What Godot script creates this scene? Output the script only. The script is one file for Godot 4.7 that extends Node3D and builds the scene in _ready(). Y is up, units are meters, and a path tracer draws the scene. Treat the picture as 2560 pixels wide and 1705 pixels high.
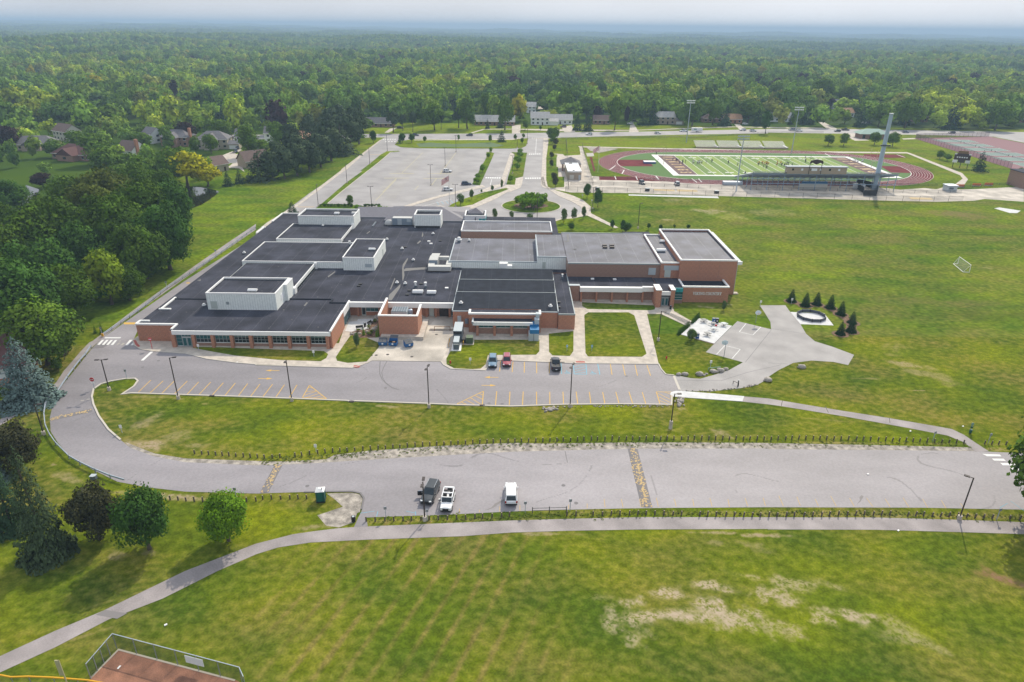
extends Node3D

const CAM_H := 67.5
const MAT_VC := 1
var counts := {}
var child_counts := {}
var rng := RandomNumberGenerator.new()
var M := {}
var lawn_near: StandardMaterial3D
var lawn_far: StandardMaterial3D
var asphalt: StandardMaterial3D


# ---------------------------------------------------------------- mesh builder
class MB:
	var v := PackedVector3Array()
	var n := PackedVector3Array()
	var c := PackedColorArray()
	var u := PackedVector2Array()
	var col := Color(1,1,1)
	var uvr := Rect2(0,0,0,0)

	func put(p: Vector3,nn: Vector3) -> void:
		v.append(p)
		n.append(nn)
		c.append(col)
		if uvr.size.x > 0.0:
			u.append(Vector2((p.x - uvr.position.x)/uvr.size.x,(p.z - uvr.position.y)/uvr.size.y))

	func tri(a: Vector3,b: Vector3,d: Vector3) -> void:
		var nn := (b - a).cross(d - a).normalized()
		put(a,nn)
		put(d,nn)
		put(b,nn)

	func tri_n(a: Vector3,b: Vector3,d: Vector3,na: Vector3,nb: Vector3,nd: Vector3) -> void:
		put(a,na)
		put(d,nd)
		put(b,nb)

	func quad(a: Vector3,b: Vector3,d: Vector3,e: Vector3) -> void:
		tri(a,b,d)
		tri(a,d,e)

	func quad_n(a: Vector3,b: Vector3,d: Vector3,e: Vector3,na: Vector3,nb: Vector3,nd: Vector3,ne: Vector3) -> void:
		tri_n(a,b,d,na,nb,nd)
		tri_n(a,d,e,na,nd,ne)

	func box(lo: Vector3,hi: Vector3) -> void:
		obox((lo+hi)*0.5,(hi - lo).abs(),Basis())

	func obox(at: Vector3,size: Vector3,b: Basis) -> void:
		var x := b.x*size.x*0.5
		var y := b.y*size.y*0.5
		var z := b.z*size.z*0.5
		quad(at - x - y+z,at+x - y+z,at+x+y+z,at - x+y+z)
		quad(at+x - y - z,at - x - y - z,at - x+y - z,at+x+y - z)
		quad(at+x - y+z,at+x - y - z,at+x+y - z,at+x+y+z)
		quad(at - x - y - z,at - x - y+z,at - x+y+z,at - x+y - z)
		quad(at - x+y+z,at+x+y+z,at+x+y - z,at - x+y - z)
		quad(at - x - y - z,at+x - y - z,at+x - y+z,at - x - y+z)

	func bar(a: Vector3,b: Vector3,w: float,h: float) -> void:
		var d := b - a
		var len := d.length()
		var z := d/len
		var up := Vector3.UP if absf(z.y) < 0.95 else Vector3.RIGHT
		var x := up.cross(z).normalized()
		obox((a+b)*0.5,Vector3(w,h,len),Basis(x,z.cross(x),z))

	func cyl(a: Vector3,b: Vector3,r0: float,r1: float,seg := 8,cap := true) -> void:
		var z := (b - a).normalized()
		var x := (Vector3.RIGHT if absf(z.x) < 0.9 else Vector3.UP).cross(z).normalized()
		var y := z.cross(x)
		for i in seg:
			var t0 := TAU*i/seg
			var t1 := TAU*(i+1)/seg
			var d0 := x*cos(t0)+y*sin(t0)
			var d1 := x*cos(t1)+y*sin(t1)
			quad_n(a+d0*r0,a+d1*r0,b+d1*r1,b+d0*r1,d0,d1,d1,d0)
			if cap:
				tri(b,b+d0*r1,b+d1*r1)
				tri(a,a+d1*r0,a+d0*r0)

	func ball(at: Vector3,r: Vector3,seg := 10,rings := 6,from := 0.0,to := PI) -> void:
		for j in rings:
			var p0 := from+(to - from)*j/rings
			var p1 := from+(to - from)*(j+1)/rings
			for i in seg:
				var t0 := TAU*i/seg
				var t1 := TAU*(i+1)/seg
				var a := Vector3(sin(p0)*cos(t0),cos(p0),sin(p0)*sin(t0))
				var b := Vector3(sin(p0)*cos(t1),cos(p0),sin(p0)*sin(t1))
				var d := Vector3(sin(p1)*cos(t1),cos(p1),sin(p1)*sin(t1))
				var e := Vector3(sin(p1)*cos(t0),cos(p1),sin(p1)*sin(t0))
				quad_n(at+a*r,at+b*r,at+d*r,at+e*r,(a/r).normalized(),(b/r).normalized(),(d/r).normalized(),(e/r).normalized())

	# flat polygon of world (x,z) points,facing up
	func sheet(p: PackedVector2Array,y: float) -> void:
		var t := Geometry2D.triangulate_polygon(p)
		for i in range(0,t.size(),3):
			var a := p[t[i]]
			var b := p[t[i+1]]
			var d := p[t[i+2]]
			if (b - a).cross(d - a) > 0.0:
				var s := b
				b = d
				d = s
			tri(Vector3(a.x,y,a.y),Vector3(b.x,y,b.y),Vector3(d.x,y,d.y))

	func prism(p: PackedVector2Array,y0: float,y1: float,top := true) -> void:
		if top:
			sheet(p,y1)
		var area := 0.0
		for i in p.size():
			area += p[i].cross(p[(i+1) % p.size()])
		for i in p.size():
			var a := p[i]
			var b := p[(i+1) % p.size()]
			if area > 0.0:
				var s := a
				a = b
				b = s
			quad(Vector3(a.x,y0,a.y),Vector3(b.x,y0,b.y),Vector3(b.x,y1,b.y),Vector3(a.x,y1,a.y))

	# a low wall or kerb that follows a line of (x,z) points
	func strip(p: PackedVector2Array,w: float,y0: float,y1: float,closed := false) -> void:
		var l := PackedVector2Array()
		var r := PackedVector2Array()
		var k := p.size()
		for i in k:
			var d0 := (p[i] - p[i - 1]).normalized() if i > 0 or closed else Vector2.ZERO
			var d1 := (p[(i+1) % k] - p[i]).normalized() if i < k - 1 or closed else Vector2.ZERO
			var d := (d0+d1).normalized()
			var s := 1.0
			if d0 != Vector2.ZERO and d1 != Vector2.ZERO:
				s = minf(1.0/maxf(d.dot(d1),0.3),2.0)
			var o := Vector2(-d.y,d.x)*w*0.5*s
			l.append(p[i]+o)
			r.append(p[i] - o)
		for i in (k if closed else k - 1):
			var j := (i+1) % k
			var a := Vector3(l[i].x,y1,l[i].y)
			var b := Vector3(l[j].x,y1,l[j].y)
			var d := Vector3(r[j].x,y1,r[j].y)
			var e := Vector3(r[i].x,y1,r[i].y)
			var dn := Vector3(0,y0 - y1,0)
			quad(e,d,b,a)
			quad(a,b,b+dn,a+dn)
			quad(d,e,e+dn,d+dn)

	func mesh() -> ArrayMesh:
		var a := []
		a.resize(Mesh.ARRAY_MAX)
		a[Mesh.ARRAY_VERTEX] = v
		a[Mesh.ARRAY_NORMAL] = n
		a[Mesh.ARRAY_COLOR] = c
		if u.size() == v.size():
			a[Mesh.ARRAY_TEX_UV] = u
		var m := ArrayMesh.new()
		m.add_surface_from_arrays(Mesh.PRIMITIVE_TRIANGLES,a)
		return m


# ---------------------------------------------------------------- naming
func numbered(called: String) -> String:
	var k: int = counts.get(called,0)
	counts[called] = k+1
	return called if k == 0 else "%s_%03d" % [called,k]


func add_part(parent: Node,o: Node,called: String) -> void:
	if parent == self:
		o.name = numbered(called)
	else:
		var key := "%d/%s" % [parent.get_instance_id(),called]
		var k: int = child_counts.get(key,0)
		child_counts[key] = k+1
		o.name = called if k == 0 else "%s_%03d" % [called,k]
	parent.add_child(o,true)


func put(called: String,m,mt: Material,parent: Node = self) -> MeshInstance3D:
	var o := MeshInstance3D.new()
	o.mesh = m.mesh() if m is MB else m
	o.material_override = mt
	add_part(parent,o,called)
	return o


func tag(o: Node,label: String,category: String,group := "") -> Node:
	o.set_meta("label",label)
	o.set_meta("category",category)
	if group != "":
		o.set_meta("group",group)
	return o


func struct_tag(o: Node,label: String,category: String) -> Node:
	tag(o,label,category)
	o.set_meta("kind","structure")
	return o


func thing(called: String,label: String,category: String,at := Vector3.ZERO,turn := 0.0,group := "") -> Node3D:
	var o := Node3D.new()
	add_part(self,o,called)
	o.position = at
	o.rotation.y = turn
	tag(o,label,category,group)
	return o


func dup(src: Node3D,called: String,label: String,at: Vector3,turn := 0.0,size := Vector3.ONE,group := "") -> Node3D:
	var o: Node3D = src.duplicate()
	o.name = numbered(called)
	add_child(o)
	o.position = at
	o.rotation = Vector3(0,turn,0)
	o.scale = size
	o.set_meta("label",label)
	if group != "":
		o.set_meta("group",group)
	elif o.has_meta("group"):
		o.remove_meta("group")
	return o


func pts(a: Array) -> PackedVector2Array:
	var p := PackedVector2Array()
	for i in range(0,a.size(),2):
		p.append(Vector2(a[i],a[i+1]))
	return p


# ---------------------------------------------------------------- materials
func lin(r: float,g: float,b: float) -> Color:
	return Color(r,g,b).linear_to_srgb()


func mat(called: String,c: Color,rough := 0.8,metal := 0.0) -> StandardMaterial3D:
	if M.has(called):
		return M[called]
	var m := StandardMaterial3D.new()
	m.resource_name = called
	m.albedo_color = c
	m.roughness = rough
	m.metallic = metal
	M[called] = m
	return m


func tex_mat(called: String,img: Image,size: float,rough := 0.85,tint := Color(1,1,1)) -> StandardMaterial3D:
	var m := mat(called,tint,rough)
	m.albedo_texture = ImageTexture.create_from_image(img)
	m.uv1_triplanar = true
	m.uv1_world_triplanar = true
	m.uv1_scale = Vector3.ONE/size
	return m


func noise(seed_: int,freq: float,oct := 3) -> FastNoiseLite:
	var f := FastNoiseLite.new()
	f.seed = seed_
	f.frequency = freq
	f.noise_type = FastNoiseLite.TYPE_SIMPLEX_SMOOTH
	f.fractal_octaves = oct
	if oct == 1:
		f.fractal_type = FastNoiseLite.FRACTAL_NONE
	return f


# a tile that repeats without seams: base colour varied by two seamless noises
func tile(side: int,base: Color,coarse: float,fine: float,seed_: int,f0 := 0.02,f1 := 0.25) -> Image:
	var a := noise(seed_,f0,4).get_seamless_image(side,side)
	var b := noise(seed_+7,f1,2).get_seamless_image(side,side)
	a.convert(Image.FORMAT_L8)
	b.convert(Image.FORMAT_L8)
	var da := a.get_data()
	var db := b.get_data()
	var out := PackedByteArray()
	out.resize(side*side*3)
	var r := base.r*255.0
	var g := base.g*255.0
	var bl := base.b*255.0
	for i in side*side:
		var k := 1.0+(da[i]/127.5 - 1.0)*coarse+(db[i]/127.5 - 1.0)*fine
		out[i*3] = clampi(int(r*k),0,255)
		out[i*3+1] = clampi(int(g*k),0,255)
		out[i*3+2] = clampi(int(bl*k),0,255)
	return Image.create_from_data(side,side,false,Image.FORMAT_RGB8,out)


func make_materials() -> void:
	# brick: courses of 0.075 m and bricks of 0.22 m on a tile of 1.76 m by 1.2 m
	var img := Image.create(256,256,false,Image.FORMAT_RGB8)
	var r := RandomNumberGenerator.new()
	r.seed = 5
	img.fill(lin(0.40,0.30,0.25))
	for row in 16:
		for k in 9:
			var t := r.randf_range(0.72,1.22)
			var w := r.randf_range(-0.02,0.02)
			img.fill_rect(Rect2i(k*32 - (16 if row % 2 else 0)+1,row*16+1,30,14),lin((0.45+w)*t,0.185*t,0.105*t))
	tex_mat("brick",img,1.44,0.88)
	var im2: Image = img.duplicate()
	im2.adjust_bcs(0.92,0.9,0.72)
	tex_mat("brick_dull",im2,1.44,0.9)
	# white ribbed metal panel: joints every 0.6 m
	img = tile(256,lin(0.84,0.87,0.84),0.04,0.02,11)
	for k in 8:
		img.fill_rect(Rect2i(k*32,0,2,256),lin(0.40,0.44,0.43))
		img.fill_rect(Rect2i(k*32+2,0,1,256),lin(0.72,0.74,0.72))
	tex_mat("panel",img,4.8,0.55)
	# dark roof membrane with welded seams
	img = tile(512,lin(0.046,0.048,0.064),0.24,0.18,21,0.012,0.3)
	for k in 13:
		for y in 512:
			if r.randf() < 0.86:
				var px := k*40+3
				img.set_pixel(px % 512,y,lin(0.115,0.117,0.135)*r.randf_range(0.8,1.1))
	for y in [60,250,430]:
		for x in 512:
			if r.randf() < 0.6:
				img.set_pixel(x,y,lin(0.070,0.072,0.088))
	for k in 130:
		var s := r.randi_range(1,3)
		img.fill_rect(Rect2i(r.randi_range(0,505),r.randi_range(0,505),s,s),lin(0.15,0.148,0.145)*r.randf_range(0.7,1.1))
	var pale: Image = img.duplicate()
	pale.adjust_bcs(1.35,0.9,1.0)  # brightened membrane copy: sheen on hall and gymnasium roofs put into the colour
	tex_mat("membrane_sheen",pale,56.0,0.68)
	tex_mat("membrane",img,56.0,0.92).metallic_specular = 0.25
	img = tile(256,lin(0.028,0.032,0.043),0.15,0.14,31,0.02,0.35)
	for k in 2:
		img.fill_rect(Rect2i(k*128+20,0,1,256),lin(0.07,0.078,0.09))
	tex_mat("membrane_dark",img,14.0,0.92).metallic_specular = 0.25
	# standing seam roof
	img = tile(256,lin(0.125,0.12,0.145),0.06,0.03,41)
	for k in 16:
		img.fill_rect(Rect2i(k*16,0,2,256),lin(0.075,0.072,0.09))
		img.fill_rect(Rect2i(k*16+2,0,1,256),lin(0.21,0.20,0.23))
	tex_mat("seam_roof",img,7.0,0.5)
	# concrete with joints
	img = tile(512,lin(0.50,0.445,0.385),0.10,0.05,51,0.012,0.3)
	for k in 8:
		for q in 512:
			if r.randf() < 0.9:
				img.set_pixel(k*64,q,lin(0.36,0.32,0.28))
				img.set_pixel(q,k*64,lin(0.36,0.32,0.28))
	tex_mat("concrete",img,14.0,0.9)
	tex_mat("concrete_new",tile(256,lin(0.60,0.60,0.60),0.05,0.03,53),9.0,0.9)
	tex_mat("concrete_pad",tile(256,lin(0.47,0.425,0.37),0.16,0.06,54,0.01),26.0,0.9)
	tex_mat("asphalt_far",tile(512,lin(0.30,0.285,0.285),0.10,0.06,61,0.008,0.3),70.0,0.78)
	tex_mat("asphalt_play",tile(512,lin(0.315,0.30,0.295),0.09,0.06,62,0.010,0.3),45.0,0.8)
	tex_mat("asphalt_path",tile(512,lin(0.285,0.255,0.255),0.13,0.07,63,0.014,0.3),40.0,0.8)
	tex_mat("gravel",tile(512,lin(0.30,0.27,0.235),0.3,0.35,71,0.02,0.32),18.0,0.95)
	tex_mat("track",tile(256,lin(0.165,0.045,0.048),0.12,0.05,81),40.0,0.95).metallic_specular = 0.1
	tex_mat("clay",tile(256,lin(0.26,0.125,0.078),0.16,0.14,82,0.02,0.3),12.0,0.95)
	tex_mat("mulch",tile(256,lin(0.15,0.088,0.055),0.2,0.35,83,0.03,0.4),6.0,0.95)
	tex_mat("shingle_grey",tile(256,lin(0.15,0.145,0.155),0.12,0.12,91,0.02,0.4),8.0,0.9)
	tex_mat("shingle_brown",tile(256,lin(0.145,0.098,0.085),0.12,0.12,92,0.02,0.4),8.0,0.9)
	tex_mat("shingle_red",tile(256,lin(0.105,0.045,0.042),0.12,0.12,93,0.02,0.4),8.0,0.9)
	tex_mat("shingle_tan",tile(256,lin(0.36,0.21,0.12),0.12,0.12,94,0.02,0.4),8.0,0.9)
	tex_mat("shingle_pale",tile(256,lin(0.42,0.41,0.40),0.10,0.10,95,0.02,0.4),8.0,0.9)
	tex_mat("bark",tile(128,lin(0.10,0.078,0.06),0.2,0.3,96,0.05,0.4),1.5,0.95)
	tex_mat("wood",tile(128,lin(0.115,0.095,0.075),0.25,0.25,97,0.05,0.4),0.8,0.95)
	tex_mat("rock",tile(256,lin(0.34,0.31,0.275),0.3,0.25,98,0.03,0.3),2.0,0.95)
	mat("white_trim",lin(0.82,0.82,0.81),0.55)
	mat("white",lin(0.80,0.80,0.79),0.5)
	mat("cream",lin(0.55,0.53,0.47),0.7)
	mat("siding",lin(0.44,0.39,0.31),0.8)
	mat("siding_tan",lin(0.36,0.29,0.215),0.8)
	mat("siding_white",lin(0.76,0.78,0.80),0.75)
	mat("glass_teal",lin(0.012,0.10,0.105),0.12)
	mat("glass_teal_panel",lin(0.02,0.33,0.36),0.3)
	mat("glass_dark",lin(0.012,0.02,0.024),0.1)
	mat("glass_car",lin(0.018,0.032,0.042),0.08)
	mat("frame_grey",lin(0.30,0.34,0.35),0.5)
	mat("door_pale",lin(0.50,0.54,0.50),0.6)
	mat("dark_metal",lin(0.022,0.022,0.026),0.5)
	mat("bronze",lin(0.035,0.024,0.022),0.55)
	mat("black",lin(0.012,0.012,0.014),0.6)
	mat("rubber",lin(0.018,0.018,0.02),0.85)
	mat("rim",lin(0.35,0.35,0.37),0.4,0.6)
	mat("galvanised",lin(0.42,0.48,0.56),0.5,0.35)
	mat("steel",lin(0.30,0.33,0.37),0.5,0.4)
	mat("steel_blue",lin(0.25,0.34,0.44),0.55,0.2)
	mat("hvac_blue",lin(0.20,0.25,0.31),0.6)
	mat("hvac_dark",lin(0.105,0.13,0.16),0.6)
	mat("hvac_pale",lin(0.42,0.47,0.50),0.55)
	mat("duct_pale",lin(0.52,0.52,0.50),0.6,0.1)
	mat("blue_tarp",lin(0.008,0.155,0.36),0.55)
	mat("dumpster_blue",lin(0.012,0.115,0.33),0.5)
	mat("lid_grey",lin(0.065,0.07,0.085),0.6)
	mat("bin_blue",lin(0.006,0.09,0.30),0.5)
	mat("toilet_green",lin(0.004,0.085,0.075),0.5)
	mat("green_box",lin(0.10,0.14,0.085),0.7)
	mat("paint_yellow",lin(0.62,0.38,0.075),0.85)
	mat("paint_worn",lin(0.50,0.36,0.17),0.9)
	mat("paint_white",lin(0.72,0.72,0.71),0.8)
	mat("paint_faded",lin(0.40,0.38,0.34),0.85)
	mat("paint_blue",lin(0.16,0.40,0.52),0.85)
	mat("paint_pale_yellow",lin(0.46,0.41,0.25),0.85)
	mat("kerb",lin(0.52,0.48,0.42),0.9)
	mat("red",lin(0.50,0.012,0.016),0.5)
	mat("red_walk",lin(0.42,0.11,0.09),0.9)
	mat("yellow",lin(0.70,0.36,0.01),0.5)
	mat("orange",lin(0.75,0.17,0.03),0.6)
	mat("brown_sign",lin(0.045,0.018,0.016),0.6)
	mat("tan_paint",lin(0.60,0.45,0.24),0.85)
	mat("endzone",lin(0.12,0.065,0.06),0.9)
	mat("turf_light",lin(0.215,0.30,0.06),0.95)
	mat("turf_dark",lin(0.135,0.22,0.045),0.95)
	mat("turf_apron",lin(0.07,0.155,0.025),0.95)
	mat("court_green",lin(0.14,0.205,0.185),0.85)
	mat("court_red",lin(0.20,0.085,0.10),0.85)
	mat("green_tin",lin(0.18,0.32,0.27),0.6)
	mat("spring_table",lin(0.10,0.115,0.13),0.5)
	mat("lens",lin(0.75,0.78,0.80),0.15)
	mat("tail_red",lin(0.35,0.01,0.012),0.2)
	mat("skid",lin(0.17,0.16,0.165),0.85)
	mat("damp",lin(0.20,0.185,0.185),0.75)
	var w := mat("water",lin(0.012,0.016,0.010),0.06)
	w.metallic_specular = 0.6
	var link := mat("chain_link",Color(0.28,0.30,0.31,0.22),0.7)
	link.transparency = BaseMaterial3D.TRANSPARENCY_ALPHA
	link.cull_mode = BaseMaterial3D.CULL_DISABLED
	var lg := mat("green_link",Color(0.16,0.28,0.23,0.42),0.7)
	lg.transparency = BaseMaterial3D.TRANSPARENCY_ALPHA
	lg.cull_mode = BaseMaterial3D.CULL_DISABLED
	var lp := mat("purple_link",Color(0.42,0.28,0.42,0.4),0.7)
	lp.transparency = BaseMaterial3D.TRANSPARENCY_ALPHA
	lp.cull_mode = BaseMaterial3D.CULL_DISABLED
	var net := mat("net",Color(0.7,0.72,0.72,0.16),0.8)
	net.transparency = BaseMaterial3D.TRANSPARENCY_ALPHA
	net.cull_mode = BaseMaterial3D.CULL_DISABLED
	var vc := mat("vertex",Color(1,1,1),0.85)
	vc.vertex_color_use_as_albedo = true
	vc.metallic_specular = 0.08


func leaf(called: String,c: Color,glow := 0.35) -> StandardMaterial3D:
	if M.has(called):
		return M[called]
	var m := mat(called,c,0.75)
	m.vertex_color_use_as_albedo = true
	m.cull_mode = BaseMaterial3D.CULL_DISABLED
	m.backlight_enabled = true
	m.metallic_specular = 0.12
	m.backlight = Color(c.r*glow,c.g*glow,c.b*glow*0.6)
	return m


# ---------------------------------------------------------------- start
func _ready() -> void:
	rng.seed = 20240611
	# camera: a drone at 67.5 m that looks a little down
	var cam := Camera3D.new()
	cam.name = "camera"
	add_child(cam)
	cam.position = Vector3(0,CAM_H,0)
	cam.rotation_degrees = Vector3(-24.7,0,0.63)
	cam.rotation_order = EULER_ORDER_YXZ
	cam.keep_aspect = Camera3D.KEEP_HEIGHT
	cam.fov = 53.06
	cam.near = 0.5
	cam.far = 40000.0
	cam.current = true
	# hazy daylight sky
	var env := Environment.new()
	env.background_mode = Environment.BG_SKY
	var sky := Sky.new()
	var sm := PanoramaSkyMaterial.new()
	sm.panorama = ImageTexture.create_from_image(sky_image())
	sky.sky_material = sm
	env.sky = sky
	env.background_energy_multiplier = 1.15
	env.ambient_light_source = Environment.AMBIENT_SOURCE_SKY
	env.tonemap_mode = Environment.TONE_MAPPER_LINEAR
	env.tonemap_exposure = 1.3
	env.sdfgi_enabled = true
	env.ssao_enabled = true
	env.ssil_enabled = true
	env.fog_enabled = true
	env.fog_density = 0.00023
	env.fog_light_color = Color(0.76,0.885,1.0)
	var we := WorldEnvironment.new()
	we.name = "environment"
	we.environment = env
	add_child(we)
	var sun := DirectionalLight3D.new()
	sun.name = "sun"
	add_child(sun)
	var el := deg_to_rad(42.0)
	var az := deg_to_rad(24.0)
	var to_sun := Vector3(sin(az)*cos(el),sin(el),-cos(az)*cos(el))
	sun.look_at_from_position(Vector3.ZERO,-to_sun,Vector3.UP)
	sun.light_energy = 0.95
	sun.light_color = Color(1.0,0.955,0.87)
	sun.light_angular_distance = 0.7
	sun.shadow_enabled = true

	make_materials()
	build_ground()
	build_pavements()
	build_school()
	build_stadium()
	build_trees()
	build_houses()
	build_vehicles()
	build_street_things()
	build_people()


func sky_image() -> Image:
	var w := 512
	var h := 256
	var img := Image.create(w,h,false,Image.FORMAT_RGBF)
	var el := deg_to_rad(42.0)
	var az := deg_to_rad(24.0)
	var to_sun := Vector3(sin(az)*cos(el),sin(el),-cos(az)*cos(el))
	var cl := noise(3,1.6,4)
	for y in h:
		var e := PI*0.5 - PI*(y+0.5)/h
		for x in w:
			var a := TAU*(x+0.5)/w
			# the first column of a panorama looks down -Z and x grows to the right
			var d := Vector3(sin(a)*cos(e),sin(e),-cos(a)*cos(e))
			var ang := rad_to_deg(acos(clampf(d.dot(to_sun),-1.0,1.0)))
			var glow := exp(-pow(ang/46.0,2.0))
			var haze := exp(-maxf(e,0.0)/0.42)
			var zen := Color(0.50,0.56,0.66)
			var hor := Color(0.525,0.528,0.56)
			var c := zen.lerp(hor,haze)
			c = c*(0.86+0.14*cl.get_noise_3d(d.x*2.0,d.y*6.0,d.z*2.0))
			c = c+Color(0.58,0.565,0.52)*glow*0.70
			img.set_pixel(x,y,c)
	return img


# ---------------------------------------------------------------- ground
const NEAR := Rect2(-130,-160,260,128)
const FAR := Rect2(-160,-545,560,395)


func soil(img: Image,rect: Rect2,x: float,z: float,rx: float,rz: float,turn: float,amount: float,c: Color,speckle := 0.6,seed_ := 1) -> void:
	var px := rect.size.x/img.get_width()
	var a := noise(seed_*13+5,0.16*maxf(1.0,6.0/maxf(rx,rz)),3)
	var b := noise(seed_*17+9,1.1,2)
	var m := maxf(rx,rz)*1.25
	var i0 := maxi(int((x - m - rect.position.x)/px),0)
	var i1 := mini(int((x+m - rect.position.x)/px),img.get_width() - 1)
	var j0 := maxi(int((z - m - rect.position.y)/px),0)
	var j1 := mini(int((z+m - rect.position.y)/px),img.get_height() - 1)
	var randf_at := RandomNumberGenerator.new()
	randf_at.seed = seed_
	var cs := cos(turn)
	var sn := sin(turn)
	for j in range(j0,j1+1):
		for i in range(i0,i1+1):
			var dx := rect.position.x+i*px - x
			var dz := rect.position.y+j*px - z
			var u := (dx*cs+dz*sn)/rx
			var v := (-dx*sn+dz*cs)/rz
			var d := sqrt(u*u+v*v)
			if d > 1.25:
				continue
			var k := 1.0 - d+a.get_noise_2d(dx+x,dz+z)*0.75
			k = smoothstep(0.0,0.75,k)*amount
			k *= clampf(1.0 - speckle*0.55+(b.get_noise_2d(dx+x,dz+z)*1.5+randf_at.randf_range(-0.9,0.9))*speckle,0.0,1.0)
			if k > 0.02:
				img.set_pixel(i,j,img.get_pixel(i,j).lerp(c,k))


func lawn_image(rect: Rect2,px: float,near: bool) -> Image:
	var w := int(rect.size.x/px)
	var h := int(rect.size.y/px)
	var out := PackedByteArray()
	out.resize(w*h*3)
	var n1 := noise(101,0.018,3)
	var n2 := noise(102,0.075,3)
	var n3 := noise(103,0.5,2)
	var n4 := noise(104,0.035,2)
	var r := RandomNumberGenerator.new()
	r.seed = 9
	# sRGB colours of the grass
	var green := lin(0.100,0.150,0.010)
	var deep := lin(0.060,0.100,0.009)
	var lime := lin(0.180,0.205,0.008)
	var straw := lin(0.205,0.160,0.054)
	if not near:
		green = lin(0.098,0.165,0.012)
		deep = lin(0.060,0.118,0.010)
		lime = lin(0.172,0.228,0.012)
		straw = lin(0.165,0.155,0.042)
	var i := 0
	for j in h:
		var z := rect.position.y+(j+0.5)*px
		for k in w:
			var x := rect.position.x+(k+0.5)*px
			var a := n1.get_noise_2d(x,z)
			var b := n2.get_noise_2d(x*0.75,z*1.25)
			var c := n3.get_noise_2d(x,z*1.3)
			var t := clampf(0.50+a*0.72+b*0.62,0.0,1.0)
			var s := clampf(0.22+n4.get_noise_2d(x+300.0,z*2.0)*0.7+c*0.55,0.0,0.85)
			if near and z > -82.0:
				# mowing lines that run up and to the right
				var q := (x*0.937+z*0.349)/2.95
				var f := q - floorf(q)
				var line := maxf(0.0,1.0 - absf(f - 0.5)*5.0)
				var where := clampf((14.0 - absf(x+12.0))/16.0+0.55,0.0,1.0)
				s = clampf(s*0.75+line*where*(0.75+b*0.8),0.0,0.95)
			elif not near:
				# bands left by the mower along the playing field
				s += 0.16*sin(z*0.36+a*2.0)*(1.0 if x > 40.0 else 0.2)
				if x > 55.0 and z > -300.0:
					s += 0.15
				elif x < 0.0:
					s -= 0.2
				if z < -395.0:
					t = clampf(t+0.45,0.0,1.15)  # far grass pushed toward lime: backlit glow painted into the colour
			var cr := deep.r+(lime.r - deep.r)*t
			var cg := deep.g+(lime.g - deep.g)*t
			var cb := deep.b+(lime.b - deep.b)*t
			cr += (green.r - cr)*0.15
			cg += (green.g - cg)*0.15
			cb += (green.b - cb)*0.15
			s = clampf(s,0.0,0.95)*0.85
			cr += (straw.r - cr)*s
			cg += (straw.g - cg)*s
			cb += (straw.b - cb)*s
			var g := 255.0*(0.985+c*0.17+r.randf_range(-0.12,0.12))
			out[i] = clampi(int(cr*g),0,255)
			out[i+1] = clampi(int(cg*g),0,255)
			out[i+2] = clampi(int(cb*g),0,255)
			i += 3
	return Image.create_from_data(w,h,false,Image.FORMAT_RGB8,out)


func baked(called: String,img: Image,rough: float) -> StandardMaterial3D:
	var m := mat(called,Color(1,1,1),rough)
	m.albedo_texture = ImageTexture.create_from_image(img)
	m.metallic_specular = 0.06
	return m


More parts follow.
